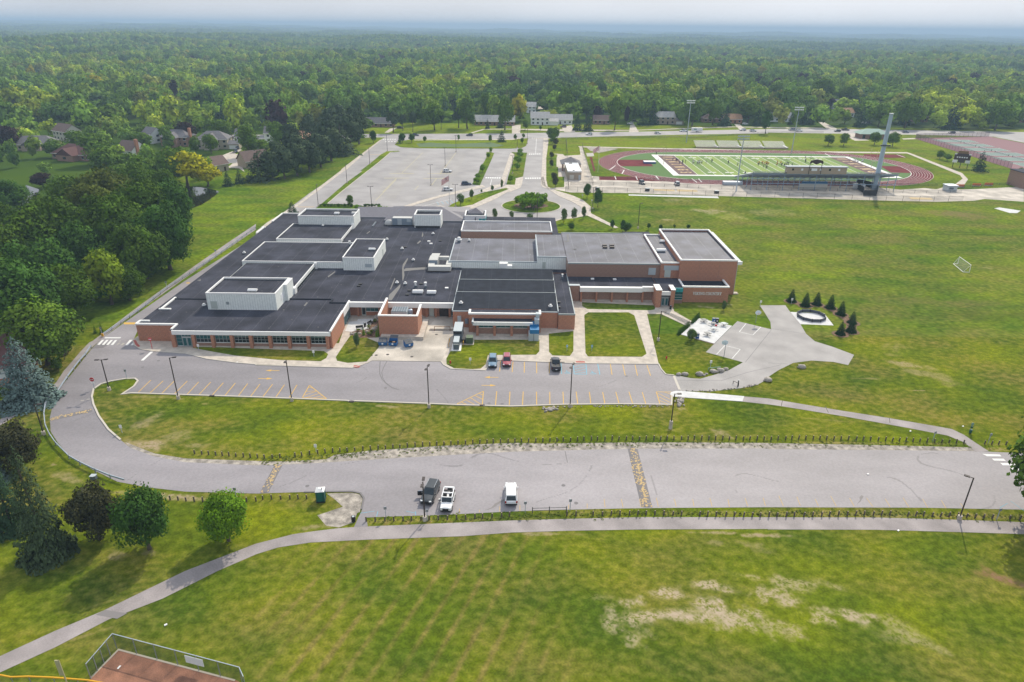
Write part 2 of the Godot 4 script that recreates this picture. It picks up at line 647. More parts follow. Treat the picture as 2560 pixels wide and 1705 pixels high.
func build_ground() -> void:
	var dirt := lin(0.36,0.28,0.19)
	var pale := lin(0.43,0.345,0.26)
	var brown := lin(0.20,0.155,0.075)
	var dark := lin(0.055,0.085,0.014)
	# the near lawns
	var a := lawn_image(NEAR,0.17,true)
	var list: Array = [21.6,-67.8,4.6,1.6,0.1,0.95,25.8,-69.4,4.4,1.3,0.2,0.95,25.6,-66.1,4.6,2.2,0.5,1,19.1,-64.4,6,1.7,-0.1,1,23,-64.1,6.5,1.4,0,1,15.9,-66.4,2.6,1.3,0,0.8,13.1,-63.5,1.7,2.6,0,0.8,15.1,-60.5,2.2,1.6,0,0.7,28.7,-63.5,3,2,0.3,0.9,32.4,-71.3,3.6,0.9,0.3,0.7,30.3,-65.1,2.4,1.2,0.2,0.8,33.3,-68.3,2,2.4,0,0.8,26.4,-63.5,2.4,2.2,0,0.6,16.9,-61.6,2,1,0,0.4,12,-67.2,2,0.8,0,0.4,36.8,-70.3,4.4,1.7,0.15,0.7,35.4,-68,2.6,2.2,0.3,0.8,36.5,-66.7,2.4,1.8,0.4,0.8,39.6,-64.5,2.4,2,0.6,0.85,42.8,-64.9,3.6,1.4,0.25,0.85,43.9,-64.2,2,1.2,0.4,0.8,45.9,-64.7,1.2,0.6,0,0.8,43.2,-69.8,2.4,0.8,0.6,0.5,48.5,-63.6,3.6,1.6,0.4,0.55,48,-61.6,5,1.6,0.4,0.5,51.2,-60,3,1,0.5,0.45,33.1,-62.5,3,2,0.3,0.7,35.2,-62.6,2,1.6,0.6,0.8];
	var s := 0
	for k in range(0,list.size(),6):
		s += 1
		soil(a,NEAR,list[k],list[k+1],list[k+2],list[k+3],list[k+4],list[k+5],pale,0.55,s)
	list = [66.4,-71.6,4.6,1.7,0.55,1,-55.3,-73.9,2.2,1.3,0,0.6,-50.7,-74.6,1.6,0.9,0,0.6,-63.9,-75.1,1.6,1.3,0,0.6,-67.5,-110.5,1.8,4.5,0.2,0.6,-69.4,-107.4,1.2,3,0.1,0.5,-64.5,-101.4,5.5,2.2,0.25,1,-60.2,-104.3,3.5,2.5,0.4,0.5,-55.5,-101.5,3,1,0,0.5,-59.7,-116,1,0.5,0,0.7,-65.8,-117.6,1.2,0.6,0,0.6,-71.3,-118.4,5,0.6,0,0.4,-71.4,-91.3,5,1.1,0.4,0.6,-76.8,-95.2,0.8,0.5,0,0.7,-52.8,-87.1,12,0.9,0.1,0.9,-90.8,-111.6,3,1,-0.5,0.3,-25.4,-115.9,2,0.5,0,0.7,-23.2,-115.5,2.2,0.7,0,0.9,-12.6,-115.8,1.5,0.4,0,0.5,38.8,-107,2.6,1.5,0.6,0.8,33.2,-115.9,1.3,0.8,0,0.7,29.4,-108.2,1,0.4,0,0.6,87.6,-136.7,6,2.3,0.35,0.8,89.9,-132,7,2.4,0.4,0.6,89.5,-145.3,2.6,4,0.8,0.45,93.2,-127.6,6,2,0.1,0.45,83.8,-124.6,2.4,0.3,0,0.8,75.8,-129.7,4.5,0.6,0,0.5,60.7,-112.4,7,0.35,0.15,0.4,86.4,-141.7,3,1,0.3,0.4,-28.6,-80.5,4,0.9,-0.12,0.7,5.9,-79.4,5,0.5,0,0.7,30.1,-80,5,0.45,0,0.85,36.4,-79.5,5,0.6,0,0.9,30.3,-77.9,2.5,0.8,0,0.5,35,-77.8,2.4,1,0,0.5,36.1,-76.4,2,1.5,0,0.4,38.9,-79.6,3,0.6,0,0.8];
	for k in range(0,list.size(),6):
		s += 1
		soil(a,NEAR,list[k],list[k+1],list[k+2],list[k+3],list[k+4],list[k+5],lin(0.24,0.14,0.085) if k == 0 else dirt,0.35,s)
	# worn grass between the bollards and the kerb and along the lower path
	list = [64.1,-104.6,34,0.5,0,0.6,58,-84.5,60,0.9,0,0.55,-13.6,-82.1,20,0.8,-0.05,0.55,69.1,-103,36,0.8,0,0.75,17.6,-102.6,30,0.5,0,0.4,-27,-98.7,24,0.5,-0.1,0.4,-52.2,-59.7,16,0.3,-0.5,0.5,-43.5,-69.9,12,0.4,-0.5,0.6,-32.1,-78.2,6,0.4,-0.4,0.6];
	for k in range(0,list.size(),6):
		s += 1
		soil(a,NEAR,list[k],list[k+1],list[k+2],list[k+3],list[k+4],list[k+5],lin(0.36,0.27,0.14),0.5,s)
	lawn_near = baked("lawn_near",a,0.95)
	# the lawns beyond the school
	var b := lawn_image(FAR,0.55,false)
	list = [79.3,-275.8,9,7,0.3,0.75,87.9,-267.4,8,6,0.2,0.55,70,-294.6,8,4,0,0.45,98.9,-274.9,6,5,0,0.35,59.5,-261.1,3,1.5,0,0.8,78.6,-301.3,5,3,0,0.5,49.2,-265.7,6,2,0,0.3,106.4,-275.2,10,8,0,0.35,51.9,-170,3,0.8,0.2,0.8,50.3,-171.1,1.4,0.6,0,0.7,58.1,-171.8,1.6,0.6,0,0.7,18.5,-158.1,1.2,2.6,0.2,0.8,19.1,-170.3,1.6,1.2,0,0.8,29.3,-158.7,2,0.6,0,0.6,29.8,-164.1,2,0.5,0,0.6,42.6,-166,1.2,0.8,0,0.6,-89,-266.5,1.6,9,0.2,0.6,-91.7,-256.3,1,6,0.2,0.7,-89.9,-301.6,1,7,0.1,0.5,114.2,-181.9,3,0.7,0,0.4,148.4,-206.1,4,1.4,0,0.35,90.6,-150.8,3,0.7,0.2,0.6,74.2,-150,2.4,1.2,0.4,0.7,201,-296.8,5,0.4,0,0.8,106.4,-195.5,0.6,0.4,0,1,98.5,-208.2,0.6,0.6,0,0.8];
	for k in range(0,list.size(),6):
		s += 1
		soil(b,FAR,list[k],list[k+1],list[k+2],list[k+3],list[k+4],list[k+5],pale,0.5,s)
	list = [179.9,-276.7,14,7,0,0.85,184.6,-269.9,14,6,0,0.6,123.7,-232.7,40,5,0,0.35,115.3,-176,34,4,0,0.4,108.3,-214.7,24,5,0,0.25,89.6,-203,12,6,0,0.35,95.5,-257.8,14,5,0,0.35];
	for k in range(0,list.size(),6):
		s += 1
		soil(b,FAR,list[k],list[k+1],list[k+2],list[k+3],list[k+4],list[k+5],brown,0.4,s)
	list = [139.3,-248.8,60,0.8,0.03,0.7,172.9,-244.3,50,0.9,0.02,0.7,143.8,-296.1,60,1.2,0,0.5,124.1,-166.1,16,4,0,0.5];
	for k in range(0,list.size(),6):
		s += 1
		soil(b,FAR,list[k],list[k+1],list[k+2],list[k+3],list[k+4],list[k+5],dark,0.3,s)
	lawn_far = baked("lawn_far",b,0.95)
	var g := MB.new()
	g.uvr = NEAR
	g.sheet(PackedVector2Array([Vector2(-130,-152),Vector2(130,-152),Vector2(130,-32),Vector2(-130,-32)]),0.0)
	struct_tag(put("lawn",g,lawn_near),"mown green lawn with mowing lines and bare patches in front of the school","lawn")
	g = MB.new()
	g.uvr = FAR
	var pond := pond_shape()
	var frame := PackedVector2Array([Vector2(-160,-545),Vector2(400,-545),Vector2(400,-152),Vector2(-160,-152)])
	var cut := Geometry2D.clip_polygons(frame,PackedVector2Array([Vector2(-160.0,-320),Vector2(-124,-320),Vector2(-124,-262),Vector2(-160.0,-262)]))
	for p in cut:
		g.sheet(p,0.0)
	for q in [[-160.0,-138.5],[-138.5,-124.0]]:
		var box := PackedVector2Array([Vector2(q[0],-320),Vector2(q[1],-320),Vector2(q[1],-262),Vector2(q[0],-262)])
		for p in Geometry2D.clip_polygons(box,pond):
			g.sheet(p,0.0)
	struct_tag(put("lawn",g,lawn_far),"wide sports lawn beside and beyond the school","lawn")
	# ponds among the trees
	g = MB.new()
	g.sheet(pond,-0.04)
	struct_tag(put("pond",g,M.water),"dark pond at the edge of the wood with reflections of trees","pond")
	g = MB.new()
	g.sheet(pts([-199.2,-266.9,-221.7,-310.8,-210.4,-302.3,-194.2,-274.4,-183.1,-254,-185.8,-250.7]),-0.03)
	struct_tag(put("pond",g,M.water),"pale pond between the trees below the grey roofed house","pond")
	# rolling country out to the horizon
	terrain()


func pond_shape() -> PackedVector2Array:
	return pts([-152,-309.7,-150.1,-312.1,-141.9,-310.2,-134.8,-306,-130.4,-301.8,-129.1,-295.4,-128.2,-286.2,-127.8,-276.5,-129.5,-269.1,-132.7,-262.8,-145.2,-288.4])


func land(x: float,z: float) -> float:
	var d := sqrt(x*x+z*z)
	if d < 720.0 and z < 60.0 and absf(x) < 420.0:
		return -0.08
	var k := smoothstep(700.0,2600.0,d)
	var f := smoothstep(3500.0,11000.0,d)
	var left := smoothstep(0.15,-0.55,x/d)
	var h := hill.get_noise_2d(x,z)*26.0*k+k*left*14.0
	h += (hill.get_noise_2d(x*0.45+900.0,z*0.45)*52.0+26.0*left - 4.0)*f
	return h - 0.08


var hill := FastNoiseLite.new()


func terrain() -> void:
	hill.seed = 77
	hill.frequency = 0.0011
	hill.fractal_octaves = 3
	var g := MB.new()
	var tint := noise(55,0.01,3)
	var rows: Array = []
	var radii: Array = []
	var rr := 0.0
	while rr < 16000.0:
		radii.append(rr)
		rr += 24.0 if rr < 900.0 else rr*0.028
	radii.append(16000.0)
	var seg := 150
	for i in radii.size():
		var row := PackedVector3Array()
		for k in seg+1:
			# finer in front of the camera,coarse behind
			var t := float(k)/seg*2.0 - 1.0
			var a := PI*(0.42*t+0.58*t*t*t)
			var x: float = sin(a)*radii[i]
			var z: float = -cos(a)*radii[i]
			row.append(Vector3(x,land(x,z),z))
		rows.append(row)
	for i in radii.size() - 1:
		for k in seg:
			var p: Vector3 = rows[i][k]
			var v := tint.get_noise_2d(p.x,p.z)
			g.col = Color(0.040+0.014*v,0.066+0.016*v,0.016)
			if radii[i] < 620.0:
				g.col = Color(0.052+0.02*v,0.094+0.03*v,0.010)
			g.quad(rows[i][k],rows[i][k+1],rows[i+1][k+1],rows[i+1][k])
	struct_tag(put("ground",g,M.vertex),"green rolling country that reaches the hazy horizon","ground")


# ---------------------------------------------------------------- pavements
func asphalt_image(rect: Rect2,px: float) -> Image:
	var w := int(rect.size.x/px)
	var h := int(rect.size.y/px)
	var out := PackedByteArray()
	out.resize(w*h*3)
	var n1 := noise(201,0.02,3)
	var n2 := noise(202,0.16,2)
	var n3 := noise(203,0.022,2)
	var r := RandomNumberGenerator.new()
	r.seed = 19
	var base := lin(0.262,0.245,0.260)
	var i := 0
	for j in h:
		var z := rect.position.y+(j+0.5)*px
		for k in w:
			var x := rect.position.x+(k+0.5)*px
			var b := n2.get_noise_2d(x*0.35,z)
			var t := 1.0+n1.get_noise_2d(x*0.4,z)*0.14+b*0.06+r.randf_range(-0.04,0.04)
			# a hairline where the contour of a slow noise passes through zero
			var f := n3.get_noise_2d(x,z)
			if absf(f) < 0.0034 and b > -0.05:
				t *= 0.84
			out[i] = int(base.r*255.0*t)
			out[i+1] = int(base.g*255.0*t)
			out[i+2] = int(base.b*255.0*t)
			i += 3
	return Image.create_from_data(w,h,false,Image.FORMAT_RGB8,out)


func paint(parent: Node,called: String,m: Material,a: Array,w: float,y := 0.034) -> void:
	var g := MB.new()
	var p := pts(a)
	for i in p.size() - 1:
		var d := (p[i+1] - p[i]).normalized()
		var o := Vector2(-d.y,d.x)*w*0.5
		g.sheet(PackedVector2Array([p[i]+o,p[i+1]+o,p[i+1] - o,p[i] - o]),y)
	put(called,g,m,parent)


func patch(parent: Node,called: String,m: Material,a: Array,y := 0.034) -> MeshInstance3D:
	var g := MB.new()
	g.sheet(pts(a),y)
	return put(called,g,m,parent)


func island(called: String,a: Array,label: String,m: StandardMaterial3D,y := 0.13) -> Node:
	var g := MB.new()
	g.uvr = NEAR if m == lawn_near else FAR
	g.prism(pts(a),-0.02,y)
	return struct_tag(put(called,g,m),label,"lawn")


func slab(called: String,a: Array,label: String,cat: String,m: Material,y0: float,y1: float) -> MeshInstance3D:
	var g := MB.new()
	g.prism(pts(a),y0,y1)
	var o := put(called,g,m)
	struct_tag(o,label,cat)
	return o


func kerb(parent: Node,a: Array,w := 0.32,y := 0.145) -> void:
	var g := MB.new()
	g.strip(pts(a),w,0.0,y)
	put("kerb",g,M.kerb,parent)


func stall(parent: Node,m: Material,a: Array,w := 0.15) -> void:
	for i in range(0,a.size(),4):
		paint(parent,"stall_line",m,a.slice(i,i+4),w)


# chips of paint left on a worn speed hump
func worn_hump(parent: Node,a: Array,w: float,seed_: int) -> void:
	var p := pts(a)
	var g := MB.new()
	var d := (p[1] - p[0])
	var o := Vector2(-d.y,d.x).normalized()
	var prof := [[-0.5,0.024],[-0.3,0.07],[0.0,0.095],[0.3,0.07],[0.5,0.024]]
	for k in 4:
		var q0: Vector2 = p[0]+o*w*prof[k][0]
		var q1: Vector2 = p[1]+o*w*prof[k][0]
		var q2: Vector2 = p[1]+o*w*prof[k+1][0]
		var q3: Vector2 = p[0]+o*w*prof[k+1][0]
		g.quad(Vector3(q0.x,prof[k][1],q0.y),Vector3(q1.x,prof[k][1],q1.y),Vector3(q2.x,prof[k+1][1],q2.y),Vector3(q3.x,prof[k+1][1],q3.y))
	var hump := put("speed_hump",g,M.skid,parent)
	var r := RandomNumberGenerator.new()
	r.seed = seed_
	g = MB.new()
	var chips := int(d.length()*w*8.0)
	for k in chips:
		var s := r.randf_range(-0.42,0.42)
		if absf(s) > 0.25 and r.randf() < 0.45:
			continue
		var c := p[0]+d*r.randf()+o*w*s
		var y := 0.104 - absf(s)*0.12
		var l := r.randf_range(0.12,0.42)
		var b := r.randf_range(0.08,0.26)
		var e := Vector2.from_angle(r.randf()*TAU)
		var q := PackedVector2Array([c+e*l,c+e.orthogonal()*b,c - e*l*0.8,c - e.orthogonal()*b*0.9])
		g.sheet(q,y)
	var worn := put("worn_paint",g,M.paint_worn,hump)
	worn.set_meta("kind","stuff")


func arrow(parent: Node,at: Array,dir: float) -> void:
	var c := Vector2(at[0],at[1])
	var g := MB.new()
	var x := Vector2(dir,0)
	var y := Vector2(0,1)
	g.sheet(PackedVector2Array([c - x*1.5 - y*0.1,c+x*0.4 - y*0.1,c+x*0.4+y*0.1,c - x*1.5+y*0.1]),0.034)
	g.sheet(PackedVector2Array([c+x*0.3 - y*0.42,c+x*1.5,c+x*0.3+y*0.42]),0.035)
	put("arrow_marking",g,M.paint_yellow,parent)


func hatch(parent: Node,a: Array,lines: Array,m: Material) -> void:
	var o := Node3D.new()
	add_part(parent,o,"hatched_area")
	var p := a.duplicate()
	p.append(a[0])
	p.append(a[1])
	paint(o,"border_line",m,p,0.16)
	for i in range(0,lines.size(),4):
		paint(o,"hatch_line",m,lines.slice(i,i+4),0.13,0.036)


func build_pavements() -> void:
	asphalt = baked("asphalt_near",asphalt_image(NEAR,0.22),0.62)
	asphalt.metallic_specular = 0.4
	# one sheet of asphalt: service road,bend,lower car park and upper car park
	var g := MB.new()
	g.uvr = NEAR
	g.sheet(pts([-90.1,-232.4,-94.5,-185.6,-96.4,-146.1,-95.7,-140.6,-93.4,-130.2,-91.7,-122,-89.4,-115.8,-86.6,-110.1,-83.4,-105.2,-80,-101.7,-75.4,-97.5,-69.4,-93.8,-63.6,-90.6,-58.1,-89.2,-51.6,-88.2,-40.2,-87.9,-31.8,-88.5,-25.2,-88.7,-23.8,-88.3,-23,-87.1,-22.7,-83.7,-22.9,-82.4,-23,-81.1,-23.1,-80.1,-21,-80.2,-21.7,-82.4,-17,-82.8,-10.5,-83.2,0.3,-84.2,5.8,-84.6,17.1,-85.2,25.6,-85.5,40.1,-85.9,64,-86.2,80,-86,89.9,-84.3,102.7,-100.9,90.6,-101.7,82.3,-102.2,64.9,-102.2,45.6,-102.1,45.6,-102.3,23.3,-101.8,13.6,-101.3,0.2,-100.4,-12,-99,-24.9,-97.4,-35.7,-96,-42.9,-95.5,-55.1,-96.2,-61.4,-97.9,-66.4,-100.3,-69.4,-102.7,-73.4,-106.1,-77.7,-110.7,-81.2,-115.1,-83.3,-118.1,-84.6,-121.2,-84.4,-123.4,-82.9,-124.6,-80.6,-125.8,-78.6,-125.9,-77.5,-124.9,-77.1,-122.5,-77.8,-119.2,-76.1,-119.7,-50.8,-118.6,-41.6,-118.1,-32.4,-117.6,-16.4,-116.8,-10.5,-116.4,0.1,-116.1,10.4,-117,21.7,-117.5,31.6,-117.4,32.5,-121.1,33.2,-122.1,34.6,-123.1,34.8,-130,33.1,-130.4,32.6,-132.7,32.5,-135.3,14,-135.2,0,-136.2,-5.3,-136.4,-5.3,-132.6,-5.8,-131.3,-13.2,-131.9,-14.9,-133.7,-15.6,-135.3,-31.1,-135.4,-32.6,-133.3,-34.6,-131.8,-55.7,-132.6,-55.8,-133,-60.1,-133.6,-67.5,-135.4,-73.4,-138,-80.8,-138.9,-84.5,-140,-86.6,-141.7,-88.4,-144.3,-91,-152.3,-80.9,-227.4,-86.4,-232.6]),0.022)
	var lot: Node = struct_tag(put("car_park",g,asphalt),"grey asphalt of the school drive, its bend and both car parks","car park")
	# markings of the upper car park
	stall(lot,M.paint_yellow,[-75,-125.3,-75,-120.1,-72.3,-125,-72.5,-119.9,-70,-124.9,-70.1,-119.8,-67.3,-125,-67.5,-119.7,-64.8,-124.7,-64.9,-119.5,-62.3,-124.7,-62.5,-119.3,-59.6,-124.5,-59.8,-119.1,-57.1,-124.4,-57.2,-119.1,-54.5,-124.2,-54.5,-119,-51.9,-124.1,-52,-118.9,-49.3,-124.1,-49.5,-118.9,-46.8,-123.9,-46.9,-118.8,-44.2,-123.9,-44.2,-118.7])
	stall(lot,M.paint_yellow,[-3,-122.1,-3.1,-116.5,-0.3,-122,-0.4,-116.6,2.4,-122.1,2.2,-116.7,5.1,-122.1,5,-116.8,7.8,-122.1,7.6,-116.9,10.5,-122.2,10.3,-117.1,13.2,-122.3,13.1,-117.3,15.9,-122.3,15.7,-117.5,18.6,-122.3,18.5,-117.7,21.3,-122.4,21.3,-117.6,24,-122.5,24,-117.7,26.7,-122.4,26.6,-117.8])
	stall(lot,M.paint_yellow,[-2.5,-136.1,-2.6,-130.9,0.3,-135.7,0.1,-130.7,2.8,-135.7,2.7,-130.5,5.5,-135.6,5.4,-130.3,8.3,-135.5,8.1,-130.3,21.8,-135.1,21.5,-130,24.5,-135,24.3,-129.7,27.2,-134.9,26.9,-129.7,29.8,-134.8,29.7,-129.7])
	stall(lot,M.paint_blue,[10.9,-135.4,10.7,-130.1,19,-135.3,18.9,-130],0.17)
	hatch(lot,[13.6,-135.2,16.4,-135.3,16.1,-130,13.4,-130.1],[13.5,-133.4,16.4,-135.1,13.5,-132.3,16.3,-133.8,13.4,-131.1,16.3,-132.6,13.4,-130.1,16.2,-131.1],M.paint_blue)
	hatch(lot,[-41.6,-123.8,-36.7,-118.3,-41.6,-118.7],[-41.6,-122.9,-40.6,-122.6,-41.5,-121.2,-39.5,-121.4,-41.5,-119.6,-39.6,-121.2,-40.9,-118.6,-38.7,-120.4,-39.4,-118.5,-37.8,-119.6,-38.1,-118.4,-37.2,-118.9],M.paint_yellow)
	hatch(lot,[-5.7,-122.1,-5.7,-116.4,-10.7,-116.8],[-6.5,-121.1,-5.6,-120.3,-7.3,-120.2,-5.6,-118.6,-8.2,-119.4,-5.9,-116.6,-9,-118.4,-7.1,-116.5,-9.8,-117.5,-8.7,-116.6],M.paint_yellow)
	hatch(lot,[29.6,-122.6,32.7,-122.6,32.3,-121.2,31.7,-117.5,29.4,-117.7],[31.3,-122.5,32.4,-121.6,29.7,-122.1,31.9,-119.5,29.6,-120.6,31.7,-118.1,29.5,-119.1,31.1,-117.5],M.paint_yellow)
	arrow(lot,[-51.3,-130.2],-1)
	arrow(lot,[-51.6,-126.5],1)
	arrow(lot,[-4.3,-128.2],-1)
	arrow(lot,[-4.7,-124.6],1)
	for c in [[12,-130.7],[17.5,-130.6]]:
		var wc := Node3D.new()
		add_part(lot,wc,"wheelchair_symbol")
		wc.position = Vector3(c[0],0,c[1])
		g = MB.new()
		var ring := PackedVector2Array()
		for k in 13:
			ring.append(Vector2(-0.1,0.1)+Vector2.from_angle(0.4+k*0.36)*0.42)
		g.strip(ring,0.12,0.03,0.036)
		g.strip(PackedVector2Array([Vector2(-0.15,-0.75),Vector2(-0.05,-0.05),Vector2(0.38,-0.05),Vector2(0.55,0.4),Vector2(0.75,0.35)]),0.14,0.03,0.037)
		g.strip(PackedVector2Array([Vector2(-0.1,-0.35),Vector2(0.3,-0.35)]),0.12,0.03,0.038)
		g.cyl(Vector3(-0.17,0.03,-0.95),Vector3(-0.17,0.037,-0.95),0.14,0.14,8)
		put("symbol_paint",g,M.paint_blue,wc)
	# white stop bars and the worn crossing by the wing
	paint(lot,"stop_bar",M.paint_white,[-81.3,-138.8,-81.3,-134.3],0.62)
	paint(lot,"stop_bar",M.paint_white,[-95.9,-146,-92.2,-146.1],0.6)
	paint(lot,"stop_bar",M.paint_faded,[-84.5,-116.5,-83.9,-116.6],0.25)
	paint(lot,"stop_bar",M.paint_faded,[-83.6,-117,-82.9,-117.1],0.25)
	for k in 4:
		patch(lot,"crossing_stripe",M.paint_white,[-95.9,-144.8,-95.4,-144.9,-94.9,-142.1,-95.5,-142.1],0.034).position.x = k*1.02
	patch(lot,"crossing_stripe",M.paint_faded,[-91.5,-144,-91.4,-145,-91.2,-144.1,-91.4,-143.9])
	patch(lot,"crossing_stripe",M.paint_faded,[-91.2,-142.3,-91.2,-143.3,-90.7,-143.2,-90.9,-142.2])
	patch(lot,"crossing_stripe",M.paint_faded,[-90.1,-142,-90.2,-143.3,-89.7,-143.2,-89.6,-142])
	patch(lot,"crossing_stripe",M.paint_white,[-89,-142,-89.5,-145,-88.8,-145,-88.4,-142])
	patch(lot,"crossing_stripe",M.paint_white,[-87.8,-142,-88.2,-145,-87.6,-145.1,-87.2,-142.1])
	patch(lot,"speed_hump_paint",M.paint_yellow,[-96.1,-155.2,-92.6,-155.3,-92,-154.1,-95.6,-154])
	patch(lot,"speed_hump_paint",M.paint_yellow,[-93.4,-184.5,-92.4,-184.5,-92.3,-183.5,-93.2,-183.5])
	worn_hump(lot,[-86.1,-109.5,-80.3,-112.9],1.5,5)
	worn_hump(lot,[-39.1,-95.6,-39,-88.2],1.35,6)
	worn_hump(lot,[21.5,-101.7,21.2,-85.6],1.75,7)
	# markings of the lower car park
	stall(lot,M.paint_worn,[17.5,-87.5,17.5,-85.5,20.4,-87.6,20.3,-85.6,23.1,-87.9,23,-85.7,25.9,-87.7,25.8,-85.8,28.8,-87.7,28.6,-85.9,31.6,-88,31.4,-85.9,34.4,-87.8,34.1,-85.9,37.2,-88.1,37,-86.1,40.1,-88.2,39.8,-86.2,14.8,-87.5,14.7,-85.4,12,-86.3,11.9,-85.1,9.1,-86,9,-84.9,42.8,-88.8,42.6,-86.2,45.6,-88.6,45.3,-86.4,48.3,-88.1,48.1,-86.3,51.1,-88.9,50.9,-86.3,53.9,-88.4,53.7,-86.3,56.6,-88.5,56.6,-86.3,59.5,-88.3,59.3,-86.3,62.5,-88.6,62.2,-86.3,65.5,-88.4,65.1,-86.2,68.3,-88.1,67.9,-86.1,70.9,-87.4,70.7,-86,-1.6,-85.4,-1.6,-84.1,-4.7,-84.5,-4.7,-83.9,-7.8,-84.7,-7.7,-83.6,1.5,-85.7,1.5,-84.3],0.1)
	stall(lot,M.paint_blue,[76.5,-86.4,78.4,-87.5,79.3,-88.1,79.8,-85.7,-20.2,-83.9,-20.2,-82.6,-14.5,-84,-14.3,-83,-15.9,-84,-14.3,-83.5,-22.8,-83.4,-20.7,-83.9],0.08)
	for q in [[83,-101.3,86,-101.2,85.9,-100.6,83.4,-100.6],[83.8,-99.9,85.8,-99.9,85.8,-99.2,83.8,-99.3],[84.4,-98.6,86.8,-98.6,86.6,-97.9,84.4,-97.9],[85.2,-97.3,87.2,-97.3,87.1,-96.6,85.1,-96.6]]:
		patch(lot,"crossing_stripe",M.paint_white,q)
	# tyre marks and damp trails on the asphalt
	paint(lot,"tyre_mark",M.skid,[-29.1,-135.2,-28.6,-131.8,-28.1,-129.2,-27.2,-126.8,-26,-124.9,-24.8,-123.5,-22.8,-122.2],0.2,0.029)
	paint(lot,"tyre_mark",M.skid,[-27.6,-135.5,-27.8,-132.8,-27.8,-129.8,-27.1,-127.3,-26.2,-125.4,-25.3,-124.2],0.16,0.029)
	paint(lot,"tyre_mark",M.skid,[-25.3,-124.2,-24.5,-123,-23.2,-122.3],0.13,0.029)
	patch(lot,"damp_trail",M.damp,[-3.9,-84.4,-3.4,-84.5,-2.5,-85.1,-1.6,-86.2,-0.8,-86.9,-0.8,-87.3,-1.6,-86.7,-2.4,-86,-2.9,-85.1],0.029)
	patch(lot,"damp_patch",M.damp,[54.3,-86.8,55.3,-87.6,56.3,-88.8,56.2,-89.2,55.6,-88.7,55.3,-87.9],0.029)
	paint(lot,"tar_seam",M.skid,[9.5,-100.8,9.7,-97.3],0.12,0.028)
	for q in [[-79.6,-131.1],[-77.7,-134.3],[-32.7,-90],[-25.8,-123],[8.6,-90.9],[10.3,-86.4],[-4.4,-117.2],[-1.8,-117.1],[24.5,-129.4]]:
		g = MB.new()
		g.cyl(Vector3(0,0.024,0),Vector3(0,0.03,0),0.34,0.34,9)
		var ds := put("oil_stain",g,M.skid,lot)
		ds.position = Vector3(q[0],0,q[1])
	# concrete joint where the play drive meets the car park
	paint(lot,"concrete_joint",M.kerb,[34.7,-129.8,34.6,-123.7],0.5)
	# kerbs
	kerb(lot,[-69.4,-102.7,-73.4,-106.1,-77.7,-110.7,-81.2,-115.1,-83.2,-118.1,-84.6,-121.2,-84.3,-123.3,-82.9,-124.6,-80.6,-125.7,-78.6,-125.9,-77.5,-124.9,-77.1,-122.5,-77.8,-119.2,-76.1,-119.7,-50.8,-118.6,-41.6,-118.1,-32.4,-117.6,-31.5,-117.2,-30.9,-117.5,-16.4,-116.8,-10.5,-116.4,0.1,-116.1,10.4,-117,21.7,-117.5,31.6,-117.4,32.5,-121.1])
	kerb(lot,[34.8,-130,33.1,-130.4,32.6,-132.7,32.5,-135.3,14,-135.2,0,-136.2,-5.3,-136.4,-5.3,-132.6,-5.8,-131.3,-13.2,-131.9,-14.9,-133.7,-15.6,-135.3],0.26)
	kerb(lot,[-32.6,-133.3,-34.6,-131.8,-55.7,-132.6,-55.8,-133,-60.1,-133.6,-67.5,-135.4,-73.4,-138,-80.8,-138.9,-84.5,-140,-86.6,-141.7,-88.4,-144.3],0.22)
	# storm drains in the kerb
	for q in [[-31.5,-117.2],[-5.7,-116.3],[-59.7,-118.9],[11.2,-135.5]]:
		g = MB.new()
		g.box(Vector3(-0.5,0.02,-0.2),Vector3(0.5,0.16,0.2))
		put("storm_drain",g,M.bronze,lot).position = Vector3(q[0],0,q[1])
	# concrete in front of the school,with lawns set into it
	var walk := slab("pavement",[-88.7,-145,-86.6,-141.7,-84.5,-140,-80.8,-138.9,-73.4,-138,-67.5,-135.4,-60.1,-133.6,-55.8,-133,-34.6,-131.8,-32.6,-133.3,-31.1,-135.4,-15.6,-135.3,-14.9,-133.7,-13.2,-131.9,-5.8,-131.3,-5.3,-132.6,-5.3,-136.4,0,-136.2,14,-135.2,32.5,-135.3,35,-164.4,38.7,-164.5,45.3,-154.1,46.7,-157.4,42.5,-166.4,43.1,-174.6,-21,-172.7,-43,-172,-40.3,-144.2,-88.6,-148.5],"pale concrete walks in front of the school","pavement",M.concrete,0.0,0.1)
	patch(walk,"tactile_paving",M.red_walk,[-88.5,-144.7,-87.9,-144.7,-86.4,-142.7,-85.2,-141.4,-85.6,-140.9,-86.9,-142.4],0.106)
	patch(walk,"tactile_paving",M.red_walk,[-34.4,-133,-32.9,-133.1,-33.1,-132,-34.4,-131.9],0.106)
	patch(walk,"tactile_paving",M.red_walk,[14.2,-136.2,16.2,-136.2,16.3,-135.5,14.3,-135.5],0.106)
	var drive: Node = patch(walk,"loading_drive",M.concrete_pad,[-31.9,-133.7,-31,-135.4,-15.6,-135.3,-14.7,-142.5,-11.8,-157.9,-19.5,-159.1,-22.7,-145.9,-31.4,-145.7],0.107)
	patch(walk,"ramp_floor",M.concrete_pad,[-20.2,-152.4,-16.6,-152.5,-16.2,-142.9,-16.2,-136.2,-21.1,-136.1,-20.8,-144.7],0.112)
	patch(walk,"courtyard_floor",M.concrete_new,[-40.5,-151.3,-40.8,-157,-38.9,-157.6,-38.9,-158.8,-34.9,-159.2,-34.9,-154.1,-35.6,-152.2,-38.5,-150.8],0.112)
